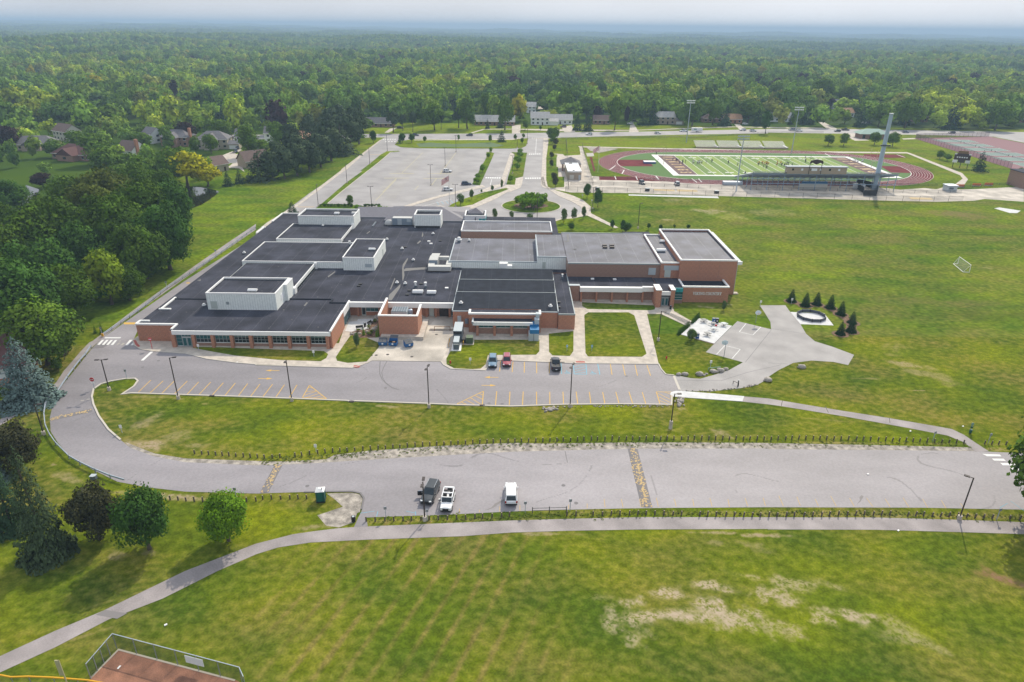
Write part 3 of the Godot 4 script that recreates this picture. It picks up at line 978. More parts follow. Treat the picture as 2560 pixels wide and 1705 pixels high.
	for q in [[-31.6,-137.9],[-30.5,-138.1],[-22.4,-137.5],[-18.2,-149.8],[-28,-138.5]]:
		g = MB.new()
		g.cyl(Vector3(0,0.1,0),Vector3(0,0.125,0),0.36,0.36,10)
		put("drain_cover",g,M.bronze,walk).position = Vector3(q[0],0,q[1])
	island("lawn",[-73.3,-141.7,-57.3,-140.7,-42.7,-139.9,-41.4,-138.4,-41.3,-136.4,-42.1,-134.8,-51.6,-135.2,-62,-137.2,-69.8,-139.7,-73,-141],"strip of lawn below the windows of the west wing",lawn_near)
	island("lawn",[-38.6,-148.7,-36.1,-148.8,-30.9,-144.5,-30.7,-142.1,-32,-134.9,-36,-134.1,-38.6,-135.1,-39.3,-136.9,-39,-143.1],"worn lawn with a young tree beside the courtyard walk",lawn_near)
	patch(self,"planting_bed",M.mulch,[-39,-150.6,-37.7,-151.6,-35,-152.5,-35,-158,-33.5,-158.1,-31.3,-148.2,-32.6,-147.6,-36.2,-147.3,-38.3,-148.8],0.15)
	struct_tag(get_node("planting_bed"),"brown mulch bed with stones beside the courtyard","planting bed")
	island("lawn",[-11.8,-146.9,6.5,-147.4,6.3,-141.2,5.5,-139.3,-5.4,-138.8,-5.7,-134.2,-6.7,-132.1,-9.1,-131.6,-12.4,-132,-14.3,-134,-14.6,-136.8,-13.7,-142.5],"lawn with grey air units in front of the middle block",lawn_near)
	island("lawn",[8.9,-151,15,-152.7,14.1,-141.4,13.1,-138.8,9.2,-139,8.5,-140.8],"small worn lawn with a sign between two walks",lawn_near)
	island("lawn",[18.6,-163.1,19.8,-164.9,30.3,-165.2,31.5,-163.2,30.7,-140.4,29.4,-138.8,17.2,-138.7,16.8,-140.5],"square worn lawn between the walks east of the middle block",lawn_near)
	island("lawn",[18.8,-172,38.3,-170.3,37.6,-167.5,36.3,-166.9,19.8,-167.3,18.6,-169.4],"narrow lawn below the buttressed brick wall",lawn_far)
	# play court,drive and its pads
	var play := slab("play_drive",[34.8,-130,36.1,-129.7,38.1,-128.8,40.1,-128.6,43.4,-130.4,47.6,-133,51.6,-136.7,44.6,-141.8,57.3,-160.3,59.6,-158.7,64.2,-155.3,65.6,-160,66.2,-165.8,66.6,-171.5,73.6,-171.7,73.2,-167.3,72.8,-158.8,71.9,-152.8,72.3,-148.5,75.4,-145.3,78.4,-141.2,74.7,-135.9,72.1,-137.4,67.4,-138,62.8,-136.7,58.3,-133.1,54.8,-129.7,54.4,-128.7,51.4,-126.2,47.5,-124.6,41.4,-123.2,34.9,-123,34.6,-123.2],"light grey asphalt drive and basketball court","play drive",M.asphalt_play,-0.02,0.03)
	for l in [[59.1,-158.9,55.8,-153.6],[62.1,-156.7,58.5,-151.7],[55.8,-153.6,58.5,-151.7],[50,-145.5,46.7,-140.6],[53,-143.5,49.6,-138.4],[50,-145.5,53,-143.5]]:
		paint(play,"court_line",M.paint_white,l,0.13,0.042)
	for l in [[64.2,-155.1,52.1,-136.7],[64.4,-155.6,67.5,-155.5],[57.1,-136.5,61.3,-136.1],[63.6,-155.9,71.9,-152.8],[35.1,-127.8,44.3,-127.8,51.3,-131.9,59.7,-135.6]]:
		paint(play,"crack",M.skid,l,0.1,0.04)
	var pad := slab("pit_pad",[73.2,-166.9,81.8,-166.2,80.9,-158.2,72.8,-158.8],"concrete pad under the ball pit","concrete pad",M.concrete_new,-0.02,0.05)
	slab("patio",[41,-151.5,47.9,-161.8,55,-157.1,47.7,-146.4],"white concrete picnic patio with round tables","patio",M.concrete_new,-0.02,0.11)
	patch(self,"mulch_strip",M.mulch,[43.7,-149.4,43.8,-148.9,47.5,-146.1,47.8,-146.3,44.5,-148.6],0.03)
	struct_tag(get_node("mulch_strip"),"mulch edge along the near side of the patio","mulch")
	slab("patio_walk",[39.9,-164.8,41.4,-165.2,45.7,-158.5,44.2,-156.6],"narrow concrete walk to the picnic patio","path",M.concrete_new,-0.02,0.1)
	# paths
	slab("concrete_path",[32.2,-121.6,32.6,-122.5,33.6,-123,34.9,-123,41.2,-122.1,47.1,-121.1,46.1,-119,35.2,-120.3,33.1,-120.6,32.4,-120.7],"new pale concrete path at the end of the upper car park","path",M.concrete_new,-0.02,0.09)
	var path := slab("asphalt_path",[47.1,-121.1,51.7,-120.4,65,-115.7,72.3,-113.3,80.1,-110.4,82.4,-109.5,83.5,-107.5,84,-105,84.7,-102.2,82.2,-102,82.1,-103.9,81.9,-105.1,80.3,-107.2,74.6,-109.6,64.1,-113.7,53.4,-117.3,50.9,-118,46.1,-119],"asphalt footpath across the lawn to the lower car park","path",M.asphalt_path,-0.02,0.03)
	for l in [[54.3,-119.6,53.3,-117.4],[62,-117.4,61.6,-115],[72.6,-113.3,71.8,-111.5]]:
		paint(path,"crack",M.bronze,l,0.14,0.036)
	path = slab("asphalt_path",[-59.5,-56.9,-55.4,-60.6,-51.2,-63.9,-44,-70.9,-36.3,-76.4,-31.6,-78.5,-28.3,-79.3,-25.4,-79.9,-23.1,-80.2,-21,-80.4,-13.5,-81,0.3,-82.1,6.9,-82.5,20.2,-83.2,39.3,-83.5,56,-83.7,67.5,-83.4,78,-83,88.2,-82,85.3,-78.4,76.1,-80.3,65.8,-80.6,54.6,-80.9,46.5,-80.8,38.3,-80.7,38.4,-80.8,19.7,-80.4,8.3,-79.9,0.3,-79.4,-6.8,-78.5,-20.9,-77.5,-28.6,-76.8,-32.9,-75.7,-35.5,-74.3,-39.6,-71,-44.7,-66,-49.8,-62.5,-53.9,-58.2,-58,-54.7,-59.7,-53.6,-61.1,-55.6],"wide asphalt footpath curving below the lower car park","path",M.asphalt_path,-0.02,0.03)
	patch(path,"asphalt_repair",M.damp,[-51.1,-64,-48,-63.5,-48.8,-62.6,-51.8,-63.2],0.036)
	slab("sidewalk",[-94.8,-245.9,-95.6,-248.2,-96.7,-224.2,-97.4,-199.8,-97.9,-167.2,-97.7,-144.1,-98,-143.3,-97.2,-138.3,-96.1,-133.1,-95.3,-129,-93.8,-123.9,-93.5,-121.4,-93.6,-116.6,-93.8,-116.3,-95.3,-109.2,-97,-103.2,-95.3,-100.7,-93.8,-107,-92.9,-113.2,-91.2,-118.4,-92.5,-123.3,-94.4,-132,-96,-141.4,-96.1,-143,-96.4,-146.1,-96.4,-158.7,-95.5,-187.9,-93,-240.8,-92.6,-239.7],"narrow sidewalk outside the guard rail","sidewalk",M.asphalt_path,-0.02,0.05)
	# gravel verge with weeds between the bollards and the lower car park
	g = MB.new()
	g.sheet(pts([-68.3,-102.1,-66.7,-101.3,-61.5,-98.7,-55.6,-97.3,-43.3,-96.8,-39.6,-96.7,-31.6,-97.5,-30.5,-98.8,-25.4,-100.1,-12.3,-102,0.2,-103.2,6,-103.1,19.7,-103.7,33.5,-104,46.2,-104.1,65.6,-103.8,82,-103.4,82.2,-102.1,64.8,-102.1,45.5,-102,45.6,-102.2,23.3,-101.7,13.6,-101.2,0.2,-100.3,-12,-98.9,-24.9,-97.4,-35.6,-95.9,-42.8,-95.4,-55.1,-96.1,-61.4,-97.8,-66.3,-100.2]),0.012)
	struct_tag(put("gravel_verge",g,M.gravel),"pale gravel verge above the lower car park","verge")
	g = MB.new()
	g.sheet(pts([-29.1,-88.1,-25.2,-88.4,-23.9,-88,-23.2,-87.1,-23.1,-85.5,-22.9,-83.7,-23.3,-83.4,-23.3,-81.3,-25.3,-80.1,-27.3,-80.5,-29.2,-82.8,-25.8,-84.9,-27.5,-86.7]),0.012)
	struct_tag(put("gravel_corner",g,M.gravel),"bare stony corner beside the green toilet","verge")
	g = MB.new()
	g.strip(pts([-32.8,-88.4,-25.2,-88.7,-23.8,-88.3,-23,-87.1,-22.8,-84.3]),0.28,0.0,0.1)
	struct_tag(put("asphalt_kerb",g,M.skid),"low dark asphalt kerb round the stony corner","kerb")
	weeds()
	north_roads()


func weeds() -> void:
	# tufts scattered over the gravel and round the bollards
	var m := MB.new()
	var r := RandomNumberGenerator.new()
	r.seed = 44
	for k in 9:
		var a := Vector2.from_angle(r.randf()*TAU)
		var t := r.randf_range(0.06,0.13)
		m.col = Color(0.16,0.20,0.04)*r.randf_range(0.7,1.2)
		m.tri(Vector3(a.x,0,a.y)*0.05,Vector3(a.x*0.16+a.y*0.1,t,a.y*0.16 - a.x*0.1),Vector3(a.x*0.16 - a.y*0.1,t*0.8,a.y*0.16+a.x*0.1))
	var mm := MultiMesh.new()
	mm.transform_format = MultiMesh.TRANSFORM_3D
	mm.mesh = m.mesh()
	var line := pts([-42.2,-96.8,-37.9,-97.2,-30.7,-98.3,-25.2,-99.1,-12.2,-101.2,0.2,-102.6,13.8,-102.9,27.5,-103.5,46.1,-103.7,65.8,-104.1,82.2,-103.7])
	var places: Array[Transform3D] = []
	for k in 700:
		var i := r.randi_range(0,line.size() - 2)
		var p := line[i].lerp(line[i+1],r.randf())+Vector2(r.randfn(0,0.5),r.randfn(-0.2,0.75))
		var s := r.randf_range(0.4,1.3)
		places.append(Transform3D(Basis(Vector3.UP,r.randf()*TAU).scaled(Vector3(s,s*0.9,s)),Vector3(p.x,0.0,p.y)))
	line = pts([-21.1,-81.6,0.3,-83,20.3,-84.1,39.6,-84.4,56.4,-84.6,78.7,-84.1])
	for k in 800:
		var i := r.randi_range(0,line.size() - 2)
		var p := line[i].lerp(line[i+1],r.randf())+Vector2(r.randfn(0,0.5),r.randfn(0.0,0.45))
		var s := r.randf_range(0.4,1.2)
		places.append(Transform3D(Basis(Vector3.UP,r.randf()*TAU).scaled(Vector3(s,s,s)),Vector3(p.x,0.0,p.y)))
	mm.instance_count = places.size()
	for k in places.size():
		mm.set_instance_transform(k,places[k])
	var o := MultiMeshInstance3D.new()
	o.multimesh = mm
	o.material_override = M.vertex
	add_part(self,o,"weeds")
	tag(o,"green weeds along the gravel verge and the bollards","weeds")
	o.set_meta("kind","stuff")


func north_roads() -> void:
	var g := MB.new()
	g.sheet(pts([-90.1,-232.4,-91.3,-249.9,-90.6,-271.8,-89.9,-301.6,-87.1,-352,-88.1,-351.9,-87.8,-411.6,-86.9,-456.4,-85.7,-467.6,-137,-459.9,-189.3,-448.5,-198.2,-471,-90,-483.5,-1.6,-492.9,44.8,-503.1,92.3,-509.6,189.5,-530.7,232.9,-537.3,272.7,-534.4,380.4,-530,417.7,-492.9,381.9,-447.9,360.7,-500.9,299.1,-508,260.7,-509.4,183,-511.1,181.6,-507.1,112.7,-494.8,31.5,-475.3,19.5,-469,14.8,-357.8,13.6,-340.9,14.1,-325.5,20.7,-298.5,25.2,-288.5,28.1,-279,27.9,-271.7,23.3,-262.9,15.3,-256,11.9,-254.3,-0.5,-255.3,-15.2,-254.7,-20.4,-269.6,-80,-265.2,-86.9,-259.8,-87.7,-244,-87.9,-232.5]),0.022)
	var road: Node = struct_tag(put("road",g,M.asphalt_far),"pale asphalt of the main road, the north car park and its drives","road")
	g = MB.new()
	g.sheet(pts([-146.3,-456.8,-101.1,-460.1,-101.5,-480,-152.2,-476.1]),0.02)
	put("road_end",g,M.asphalt_far,road)
	# kerb-side walks,medians and lawns laid on it
	slab("sidewalk",[-92,-238,-92.1,-249.9,-89.5,-280.2,-88.2,-352,-88.7,-357.2,-86.9,-456.4,-85.9,-456.5,-86.4,-407.8,-85.9,-354.4,-86.3,-352.1,-88,-281.2,-89.1,-246.9,-90.1,-232.4],"concrete edge along the left of the access drive","sidewalk",M.concrete,-0.02,0.12)
	island("median",[-80,-272.3,-79.6,-276.9,-79.4,-286.5,-78.9,-321.8,-77,-352.6,-78.2,-352.5,-77.2,-373.4,-76.6,-399.2,-75.1,-412,-68.4,-414.4,-67.4,-412.2,-72.3,-408.8,-73.2,-376.9,-74.4,-352.7,-74.5,-352.7,-76.8,-299,-77.3,-278.3,-65.8,-278.8,-48.8,-273.7,-47.2,-271.6,-48.5,-268.7,-78.3,-268.4],"grass median between the access drive and the north car park",lawn_far)
	g = MB.new()
	g.strip(pts([-77.3,-278.3,-76.8,-299,-74.5,-352.7,-74.4,-352.7,-73.2,-376.9,-72.3,-408.8,-67.5,-412.9]),0.3,0.0,0.16)
	put("kerb",g,M.kerb,road)
	island("lawn",[-74.3,-437.1,-74.6,-450.4,-65.7,-461.3,-33.6,-461.3,-1.5,-462.7,9.4,-470.7,7.5,-438.4,4.7,-430.6,-1.3,-427.4,-57.4,-424.8,-69.2,-428.1],"grass between the north car park and the main road",lawn_far)
	slab("sidewalk",[-65.3,-458.5,-1.5,-466,5.8,-474.4,6.2,-471.4,-1.5,-462.2,-64.9,-455.7],"thin concrete walk along the main road","sidewalk",M.concrete,0.0,0.15)
	patch(self,"tall_grass",mat("reeds",lin(0.085,0.14,0.05),0.95),[-61.7,-442.3,-53.4,-447.3,-39,-441.7,-15.3,-450.1,-6.1,-439.7,-11.4,-432.1,-58.1,-429.7],0.15)
	struct_tag(get_node("tall_grass"),"band of taller green grass by the north car park","grass")
	# tree strips and walks of the boulevard
	var s1 := [-16.3,-413,-13.8,-414.2,-11.7,-409.5,-12.6,-387,-15.8,-320.8,-18.6,-321.3,-19.5,-323.1,-18.1,-346.6,-17.7,-361.1,-15.6,-393.8]
	island("median",s1,"narrow planted strip along the right of the north car park",lawn_far)
	slab("sidewalk",[-2.2,-411.1,0.1,-410.3,-0.8,-384.4,-3.6,-339.3,-4.6,-321.4,-12.2,-306.5,-16.1,-306.3,-9.2,-321.2,-6.7,-322.5],"concrete walk down the middle of the boulevard","sidewalk",M.concrete,-0.02,0.12)
	island("median",[-1.6,-414,7.8,-412.7,7.3,-406.1,4.6,-342.4,0.7,-337.5,1,-335.6,0.5,-322.9,-3.4,-322.7,-2.8,-340.7,-0.8,-377.8,0.4,-405.6],"planted median of the boulevard",lawn_far)
	slab("sidewalk",[4.6,-341.1,0.8,-337.1,0.6,-322.3,-3.4,-322.1,-8.8,-306.7,-1.5,-307.1,3,-315.9,3.9,-323.1],"concrete corner where the boulevard meets the circle","sidewalk",M.concrete,-0.02,0.12)
	slab("sidewalk",[10.1,-468.9,19.5,-469.6,18.7,-452,16.1,-395.8,13.9,-348.4,12.8,-322.3,13.6,-317.6,16.4,-313.1,15.9,-318.9,15.8,-335.1,18.3,-395.9,22,-452.2,22.8,-471.1,20.7,-473.4],"concrete walk on the right of the boulevard","sidewalk",M.concrete,-0.02,0.12)
	slab("sidewalk",[13.5,-340.9,13.3,-323,19.8,-299.5,25.2,-288.5,27.9,-279.9,28,-273.2,25.8,-267.3,22.4,-263.2,15.4,-258.4,-0.5,-256.6,-0.5,-253.4,15.2,-255,22.2,-260.4,27.5,-264.8,29.1,-266.2,37.8,-247.6,39.1,-248.6,31,-269.7,32,-281.1,29.8,-292.7,26.2,-300.9,19.1,-311.5,15,-320.7,14.7,-341],"concrete walk round the turning circle","sidewalk",M.concrete,-0.02,0.12)
	slab("sidewalk",[-47.5,-273.7,-40,-287.4,-32,-299.1,-14.8,-321.5,-13.1,-316.9,-31.6,-294.9,-40.2,-281.5,-45.4,-271.1],"concrete walk along the foot of the north car park","sidewalk",M.concrete,-0.02,0.12)
	slab("sidewalk",[-32.1,-278.1,-29.6,-275.1,-16.3,-275.3,-7.9,-292.5,-1,-311.9,-1.8,-317,-10.5,-297.8,-17.1,-281.8,-25.3,-276.6,-30.5,-279.7],"concrete walk below the teardrop lawn","sidewalk",M.concrete,-0.02,0.11)
	island("lawn",[-26.9,-277.4,-25.8,-282.2,-21.9,-291.3,-13.1,-305.4,-3.5,-315,-2.3,-312.7,-10.4,-297,-17.2,-282.2,-21,-278.3,-25.4,-277.3],"teardrop lawn with young trees by the circle",lawn_far)
	island("lawn",[15.2,-255.2,18.4,-259.4,23.1,-261.2,27.1,-263.1,29.9,-261.5,38.1,-246.9,35.2,-243.1,14.3,-242.3],"lawn with saplings between the circle and the school",lawn_far)
	var c := [7.3,-280.8]
	var ring: Array = []
	for k in 36:
		ring.append(c[0]+cos(TAU*k/36)*12.2)
		ring.append(c[1]+sin(TAU*k/36)*11.8)
	var isl := island("circle_island",ring,"round grass island of the turning circle",lawn_far)
	g = MB.new()
	g.strip(pts(ring),0.4,0.0,0.17,true)
	put("kerb",g,M.kerb,isl)
	ring = []
	for k in 20:
		ring.append(c[0]+cos(TAU*k/20)*7.2)
		ring.append(c[1] - 0.5+sin(TAU*k/20)*4.6)
	patch(isl,"mulch_ring",M.mulch,ring,0.15)
	# crossings and lines
	for row in [[[8.5,-408],[15.7,-409.4],6],[[5.4,-338],[13.4,-338.9],7],[[-14.1,-338.3],[-6.4,-338.2],7],[[11.4,-470.7],[19.2,-471.3],6],[[-86.1,-459.4],[-77,-460.1],6],[[-82.9,-449.2],[-75.4,-450.2],4]]:
		var a := Vector2(row[0][0],row[0][1])
		var b := Vector2(row[1][0],row[1][1])
		for k in row[2]:
			var p: Vector2 = a.lerp(b,(k+0.5)/row[2])
			g = MB.new()
			g.sheet(PackedVector2Array([p+Vector2(-0.4,-1.4),p+Vector2(0.4,-1.4),p+Vector2(0.4,1.4),p+Vector2(-0.4,1.4)]),0.034)
			put("crossing_stripe",g,M.paint_white,road)
	for l in [[14.8,-469.3,12.7,-412.1],[-10.7,-334.9,-11,-321.1],[-81.5,-406.5,-77.3,-407.1],[-7.1,-407.9,-3.1,-408.8],[-38.7,-276.9,-26.6,-292]]:
		paint(road,"lane_line",M.paint_white,l,0.22)
	for l in [[-82.9,-400.8,-76.4,-401.2],[-87.8,-275,-81.4,-275.3]]:
		paint(road,"lane_line",M.paint_yellow,l,0.5)
	# stalls of the north car park: two double rows and the left edge,faded
	for l in [[-58.4,-304.2,-57.1,-334.4],[-56.4,-348,-53.4,-409.6],[-44.7,-308.8,-44.2,-318.2],[-38.3,-319.7,-37.6,-334.8],[-37.1,-345.6,-34.1,-410.9],[-58.5,-287.5,-56.7,-331.8]]:
		paint(road,"stall_row_line",M.paint_pale_yellow,l,0.3)
	for row in [[-74.3,5.2,-340.0,-292.0],[-58.6,5.0,-330.0,-289.0],[-53.0,5.0,-330.0,-289.0],[-58.6,5.0,-410.0,-342.0],[-53.0,5.0,-410.0,-342.0],[-36.0,5.0,-330.0,-298.0],[-30.6,5.0,-326.0,-300.0],[-36.0,5.0,-408.0,-342.0],[-30.6,5.0,-408.0,-342.0],[-74.3,5.2,-412.0,-345.0]]:
		var z: float = row[2]
		while z < row[3]:
			paint(road,"stall_line",M.paint_pale_yellow,[row[0] - row[1]*0.5,z,row[0]+row[1]*0.5,z],0.13)
			z += 2.8
	for l in [[-62.6,-346.2,-50.1,-346.9],[-63.1,-334.7,-50.9,-335.4],[-44,-335.1,-31.6,-335.8],[-43.5,-347.3,-31.3,-348]]:
		paint(road,"row_end_line",M.paint_pale_yellow,l,0.9)
	for k in 9:
		paint(road,"accessible_stall_line",M.paint_blue,[-31.0+k*1.9,-281.5 - k*1.0,-32.5+k*1.9,-286.5 - k*1.0],0.2)
	# far side of the main road
	slab("sidewalk",[-28.9,-492.4,-21.3,-510.8,-1.7,-513.5,29.5,-506.3,85.1,-513.6,167.6,-539.3,199.4,-535.8,234.6,-537.4,235,-542.3,193.1,-541.4,164.3,-542.1,85.6,-516.5,-1.7,-516.4,-22.2,-514.2,-30.5,-494.4],"thin walk on the far side of the main road","sidewalk",M.concrete,-0.02,0.08)
	for d in [[[81.8,-504.9,89.2,-507.1,92.6,-550.8,89.1,-547.3],"drive beside the cream house across the road"],[[35.5,-502.9,43.3,-503.5,43.3,-540.2,35.2,-530.2],"drive of the long white house across the road"],[[172.1,-557.5,176.5,-557.9,171,-523.3,166.6,-524.7],"drive of the brick bungalow across the road"],[[250.5,-595.8,252.7,-592.3,243.5,-535.1,235.8,-536.3],"side street that joins the main road at the green roofed pavilion"],[[-1.8,-536.4,4.8,-540.1,4.1,-493.4,-1.6,-492.9],"drive straight across from the boulevard"],[[20.9,-649.9,27.4,-652.4,30.6,-711.8,25.8,-716.7],"pale drive of the house with an arched front"],[[288.4,-740.1,290.7,-718.7,334.3,-818.6,328.1,-831.5],"pale street between the trees behind the road"],[[-89.9,-489.8,-86.9,-490,-85.1,-517.3,-89.7,-511],"drive of the grey roofed ranch house"],[[-166.2,-711.7,-152.4,-702.4,-154.9,-730,-163.6,-734.8],"drive among trees behind the pines"],[[241.4,-511.8,245.5,-512.1,240.6,-487.8,240.4,-477.9,230,-476.2,231.2,-487.2],"concrete apron of the green roofed pavilion"],[[268.2,-488.9,277.4,-492.1,281.3,-490.9,279.6,-487.7,266.8,-484.7],"thin walk from the pavilion to the tennis courts"],[[-164.8,-387.9,-164.1,-407.2,-158.9,-397.7,-148.9,-398.3,-145.7,-386.8,-144.2,-373.7,-143.8,-365.3,-135.1,-346.3,-141.3,-355.5,-147.8,-357,-149.7,-369.1,-146,-371.4,-152.7,-368.9,-161.6,-376.9],"pale concrete cul de sac among the houses"],[[-159.7,-397.6,-160.6,-412.5,-163.2,-414.9,-162.9,-398.6],"drive with a dark car in the cul de sac"]]:
		slab("driveway",d[0],d[1],"driveway",M.concrete,-0.05,0.03)


# ---------------------------------------------------------------- school
var school: Node3D


func rect(x0: float,x1: float,z0: float,z1: float) -> PackedVector2Array:
	return PackedVector2Array([Vector2(x0,z0),Vector2(x1,z0),Vector2(x1,z1),Vector2(x0,z1)])


func block(x0: float,x1: float,z0: float,z1: float,y0: float,h: float,wall: Material,roof: Material,recess := 0.35,cope := 0.3,edges := "nsew",trim: Material = null) -> void:
	var g := MB.new()
	g.prism(rect(x0,x1,z0,z1),y0,h,false)
	put("wall",g,wall,school)
	g = MB.new()
	g.sheet(rect(x0+0.03,x1 - 0.03,z0+0.03,z1 - 0.03),h - recess)
	put("roof",g,roof,school)
	if cope > 0.0:
		var t: Material = trim if trim else M.white_trim
		var e := 0.04
		var lo := h - 0.28
		var hi := h+0.10
		if "s" in edges:
			g = MB.new()
			g.box(Vector3(x0 - e,lo,z1 - cope),Vector3(x1+e,hi,z1+e))
			put("coping",g,t,school)
		if "n" in edges:
			g = MB.new()
			g.box(Vector3(x0 - e,lo,z0 - e),Vector3(x1+e,hi,z0+cope))
			put("coping",g,t,school)
		if "w" in edges:
			g = MB.new()
			g.box(Vector3(x0 - e,lo,z0+cope),Vector3(x0+cope,hi - 0.002,z1 - cope))
			put("coping",g,t,school)
		if "e" in edges:
			g = MB.new()
			g.box(Vector3(x1 - cope,lo,z0+cope),Vector3(x1+e,hi - 0.002,z1 - cope))
			put("coping",g,t,school)


func boxp(called: String,lo: Vector3,hi: Vector3,m: Material,parent: Node = null) -> MeshInstance3D:
	var g := MB.new()
	g.box(lo,hi)
	return put(called,g,m,parent if parent else school)


# a window that faces +z: frame bars,panes and a coloured head panel
func window_s(x0: float,x1: float,y0: float,y1: float,z: float,cols: int,rows: int,head := 0.0,pane_m: Material = null,frame_m: Material = null) -> Node3D:
	var o := Node3D.new()
	add_part(school,o,"window")
	var pm: Material = pane_m if pane_m else M.glass_dark
	var fm: Material = frame_m if frame_m else M.frame_grey
	var yt := y1 - head
	var w := (x1 - x0)/cols
	var h := (yt - y0)/rows
	for i in cols:
		for j in rows:
			boxp("pane",Vector3(x0+i*w+0.03,y0+j*h+0.03,z - 0.06),Vector3(x0+(i+1)*w - 0.03,y0+(j+1)*h - 0.03,z - 0.02),pm,o)
		if head > 0.0:
			boxp("head_panel",Vector3(x0+i*w+0.03,yt+0.02,z - 0.06),Vector3(x0+(i+1)*w - 0.03,y1 - 0.03,z - 0.01),M.glass_teal,o)
	var g := MB.new()
	for i in cols+1:
		g.box(Vector3(x0+i*w - 0.035,y0,z - 0.05),Vector3(x0+i*w+0.035,y1,z+0.03))
	for j in rows+1:
		g.box(Vector3(x0,y0+j*h - 0.035,z - 0.05),Vector3(x1,y0+j*h+0.035,z+0.028))
	put("frame",g,fm,o)
	boxp("sill",Vector3(x0 - 0.05,y0 - 0.12,z - 0.05),Vector3(x1+0.05,y0 - 0.02,z+0.1),M.white_trim,o)
	return o


func door_s(x0: float,x1: float,h: float,z: float,m: Material,lights := true) -> Node3D:
	var o := Node3D.new()
	add_part(school,o,"door")
	boxp("leaf",Vector3(x0,0.12,z - 0.02),Vector3(x1,h,z+0.05),m,o)
	if lights:
		boxp("pane",Vector3(x0+0.16,0.4,z+0.03),Vector3(x1 - 0.16,h - 0.25,z+0.065),M.glass_teal if m == M.frame_grey else M.glass_dark,o)
	boxp("handle",Vector3(x1 - 0.14,1.0,z+0.05),Vector3(x1 - 0.1,1.35,z+0.11),M.steel,o)
	return o


func vent(x: float,z: float,y: float,kind := 0,s := 1.0) -> void:
	var o := Node3D.new()
	add_part(school,o,"roof_vent")
	o.position = Vector3(x,y,z)
	var g := MB.new()
	g.cyl(Vector3(0,-0.4,0),Vector3(0,0.5*s,0),0.34*s,0.34*s,9)
	put("base",g,M.hvac_dark,o)
	g = MB.new()
	if kind == 0:
		g.cyl(Vector3(0,0.45*s,0),Vector3(0,0.62*s,0),0.52*s,0.6*s,10)
		g.cyl(Vector3(0,0.62*s,0),Vector3(0,0.95*s,0),0.44*s,0.36*s,10)
		g.ball(Vector3(0,0.95*s,0),Vector3(0.36,0.16,0.36)*s,10,3,0.0,PI*0.5)
	else:
		g.cyl(Vector3(0,0.2,0),Vector3(0,1.3*s,0),0.22*s,0.22*s,9)
		g.cyl(Vector3(0,1.1*s,0),Vector3(0,1.4*s,0),0.36*s,0.36*s,9)
	put("hood",g,M.white,o)


func hood(x: float,z: float,y: float,w: float,d: float,h := 0.8) -> void:
	var o := Node3D.new()
	add_part(school,o,"exhaust_hood")
	o.position = Vector3(x,y,z)
	boxp("base",Vector3(-w*0.42,-0.4,-d*0.36),Vector3(w*0.42,h*0.4,d*0.36),M.hvac_dark,o)
	var g := MB.new()
	var prof := PackedVector2Array()
	for k in 9:
		var a := PI*k/8.0
		prof.append(Vector2(cos(a)*d*0.5,h*0.35+sin(a)*h*0.65))
	for k in 8:
		var p := prof[k]
		var q := prof[k+1]
		var n0 := Vector3(0,p.y - h*0.35,p.x).normalized()
		var n1 := Vector3(0,q.y - h*0.35,q.x).normalized()
		g.quad_n(Vector3(-w*0.5,p.y,p.x),Vector3(w*0.5,p.y,p.x),Vector3(w*0.5,q.y,q.x),Vector3(-w*0.5,q.y,q.x),n0,n0,n1,n1)
		g.tri(Vector3(w*0.5,h*0.35,0),Vector3(w*0.5,q.y,q.x),Vector3(w*0.5,p.y,p.x))
		g.tri(Vector3(-w*0.5,h*0.35,0),Vector3(-w*0.5,p.y,p.x),Vector3(-w*0.5,q.y,q.x))
	put("cover",g,M.white,o)


func hip_roof(called: String,e: Array,r0: Vector3,r1: Vector3,m: Material,y: float) -> void:
	# e: x0,x1,z0 (north),z1 (south); r0 and r1: ends of the ridge
	var g := MB.new()
	var a := Vector3(e[0],y,e[3])
	var b := Vector3(e[1],y,e[3])
	var d := Vector3(e[1],y,e[2])
	var f := Vector3(e[0],y,e[2])
	g.quad(a,b,r1,r0)
	g.quad(d,f,r0,r1)
	g.tri(b,d,r1)
	g.tri(f,a,r0)
	put(called,g,m,school)


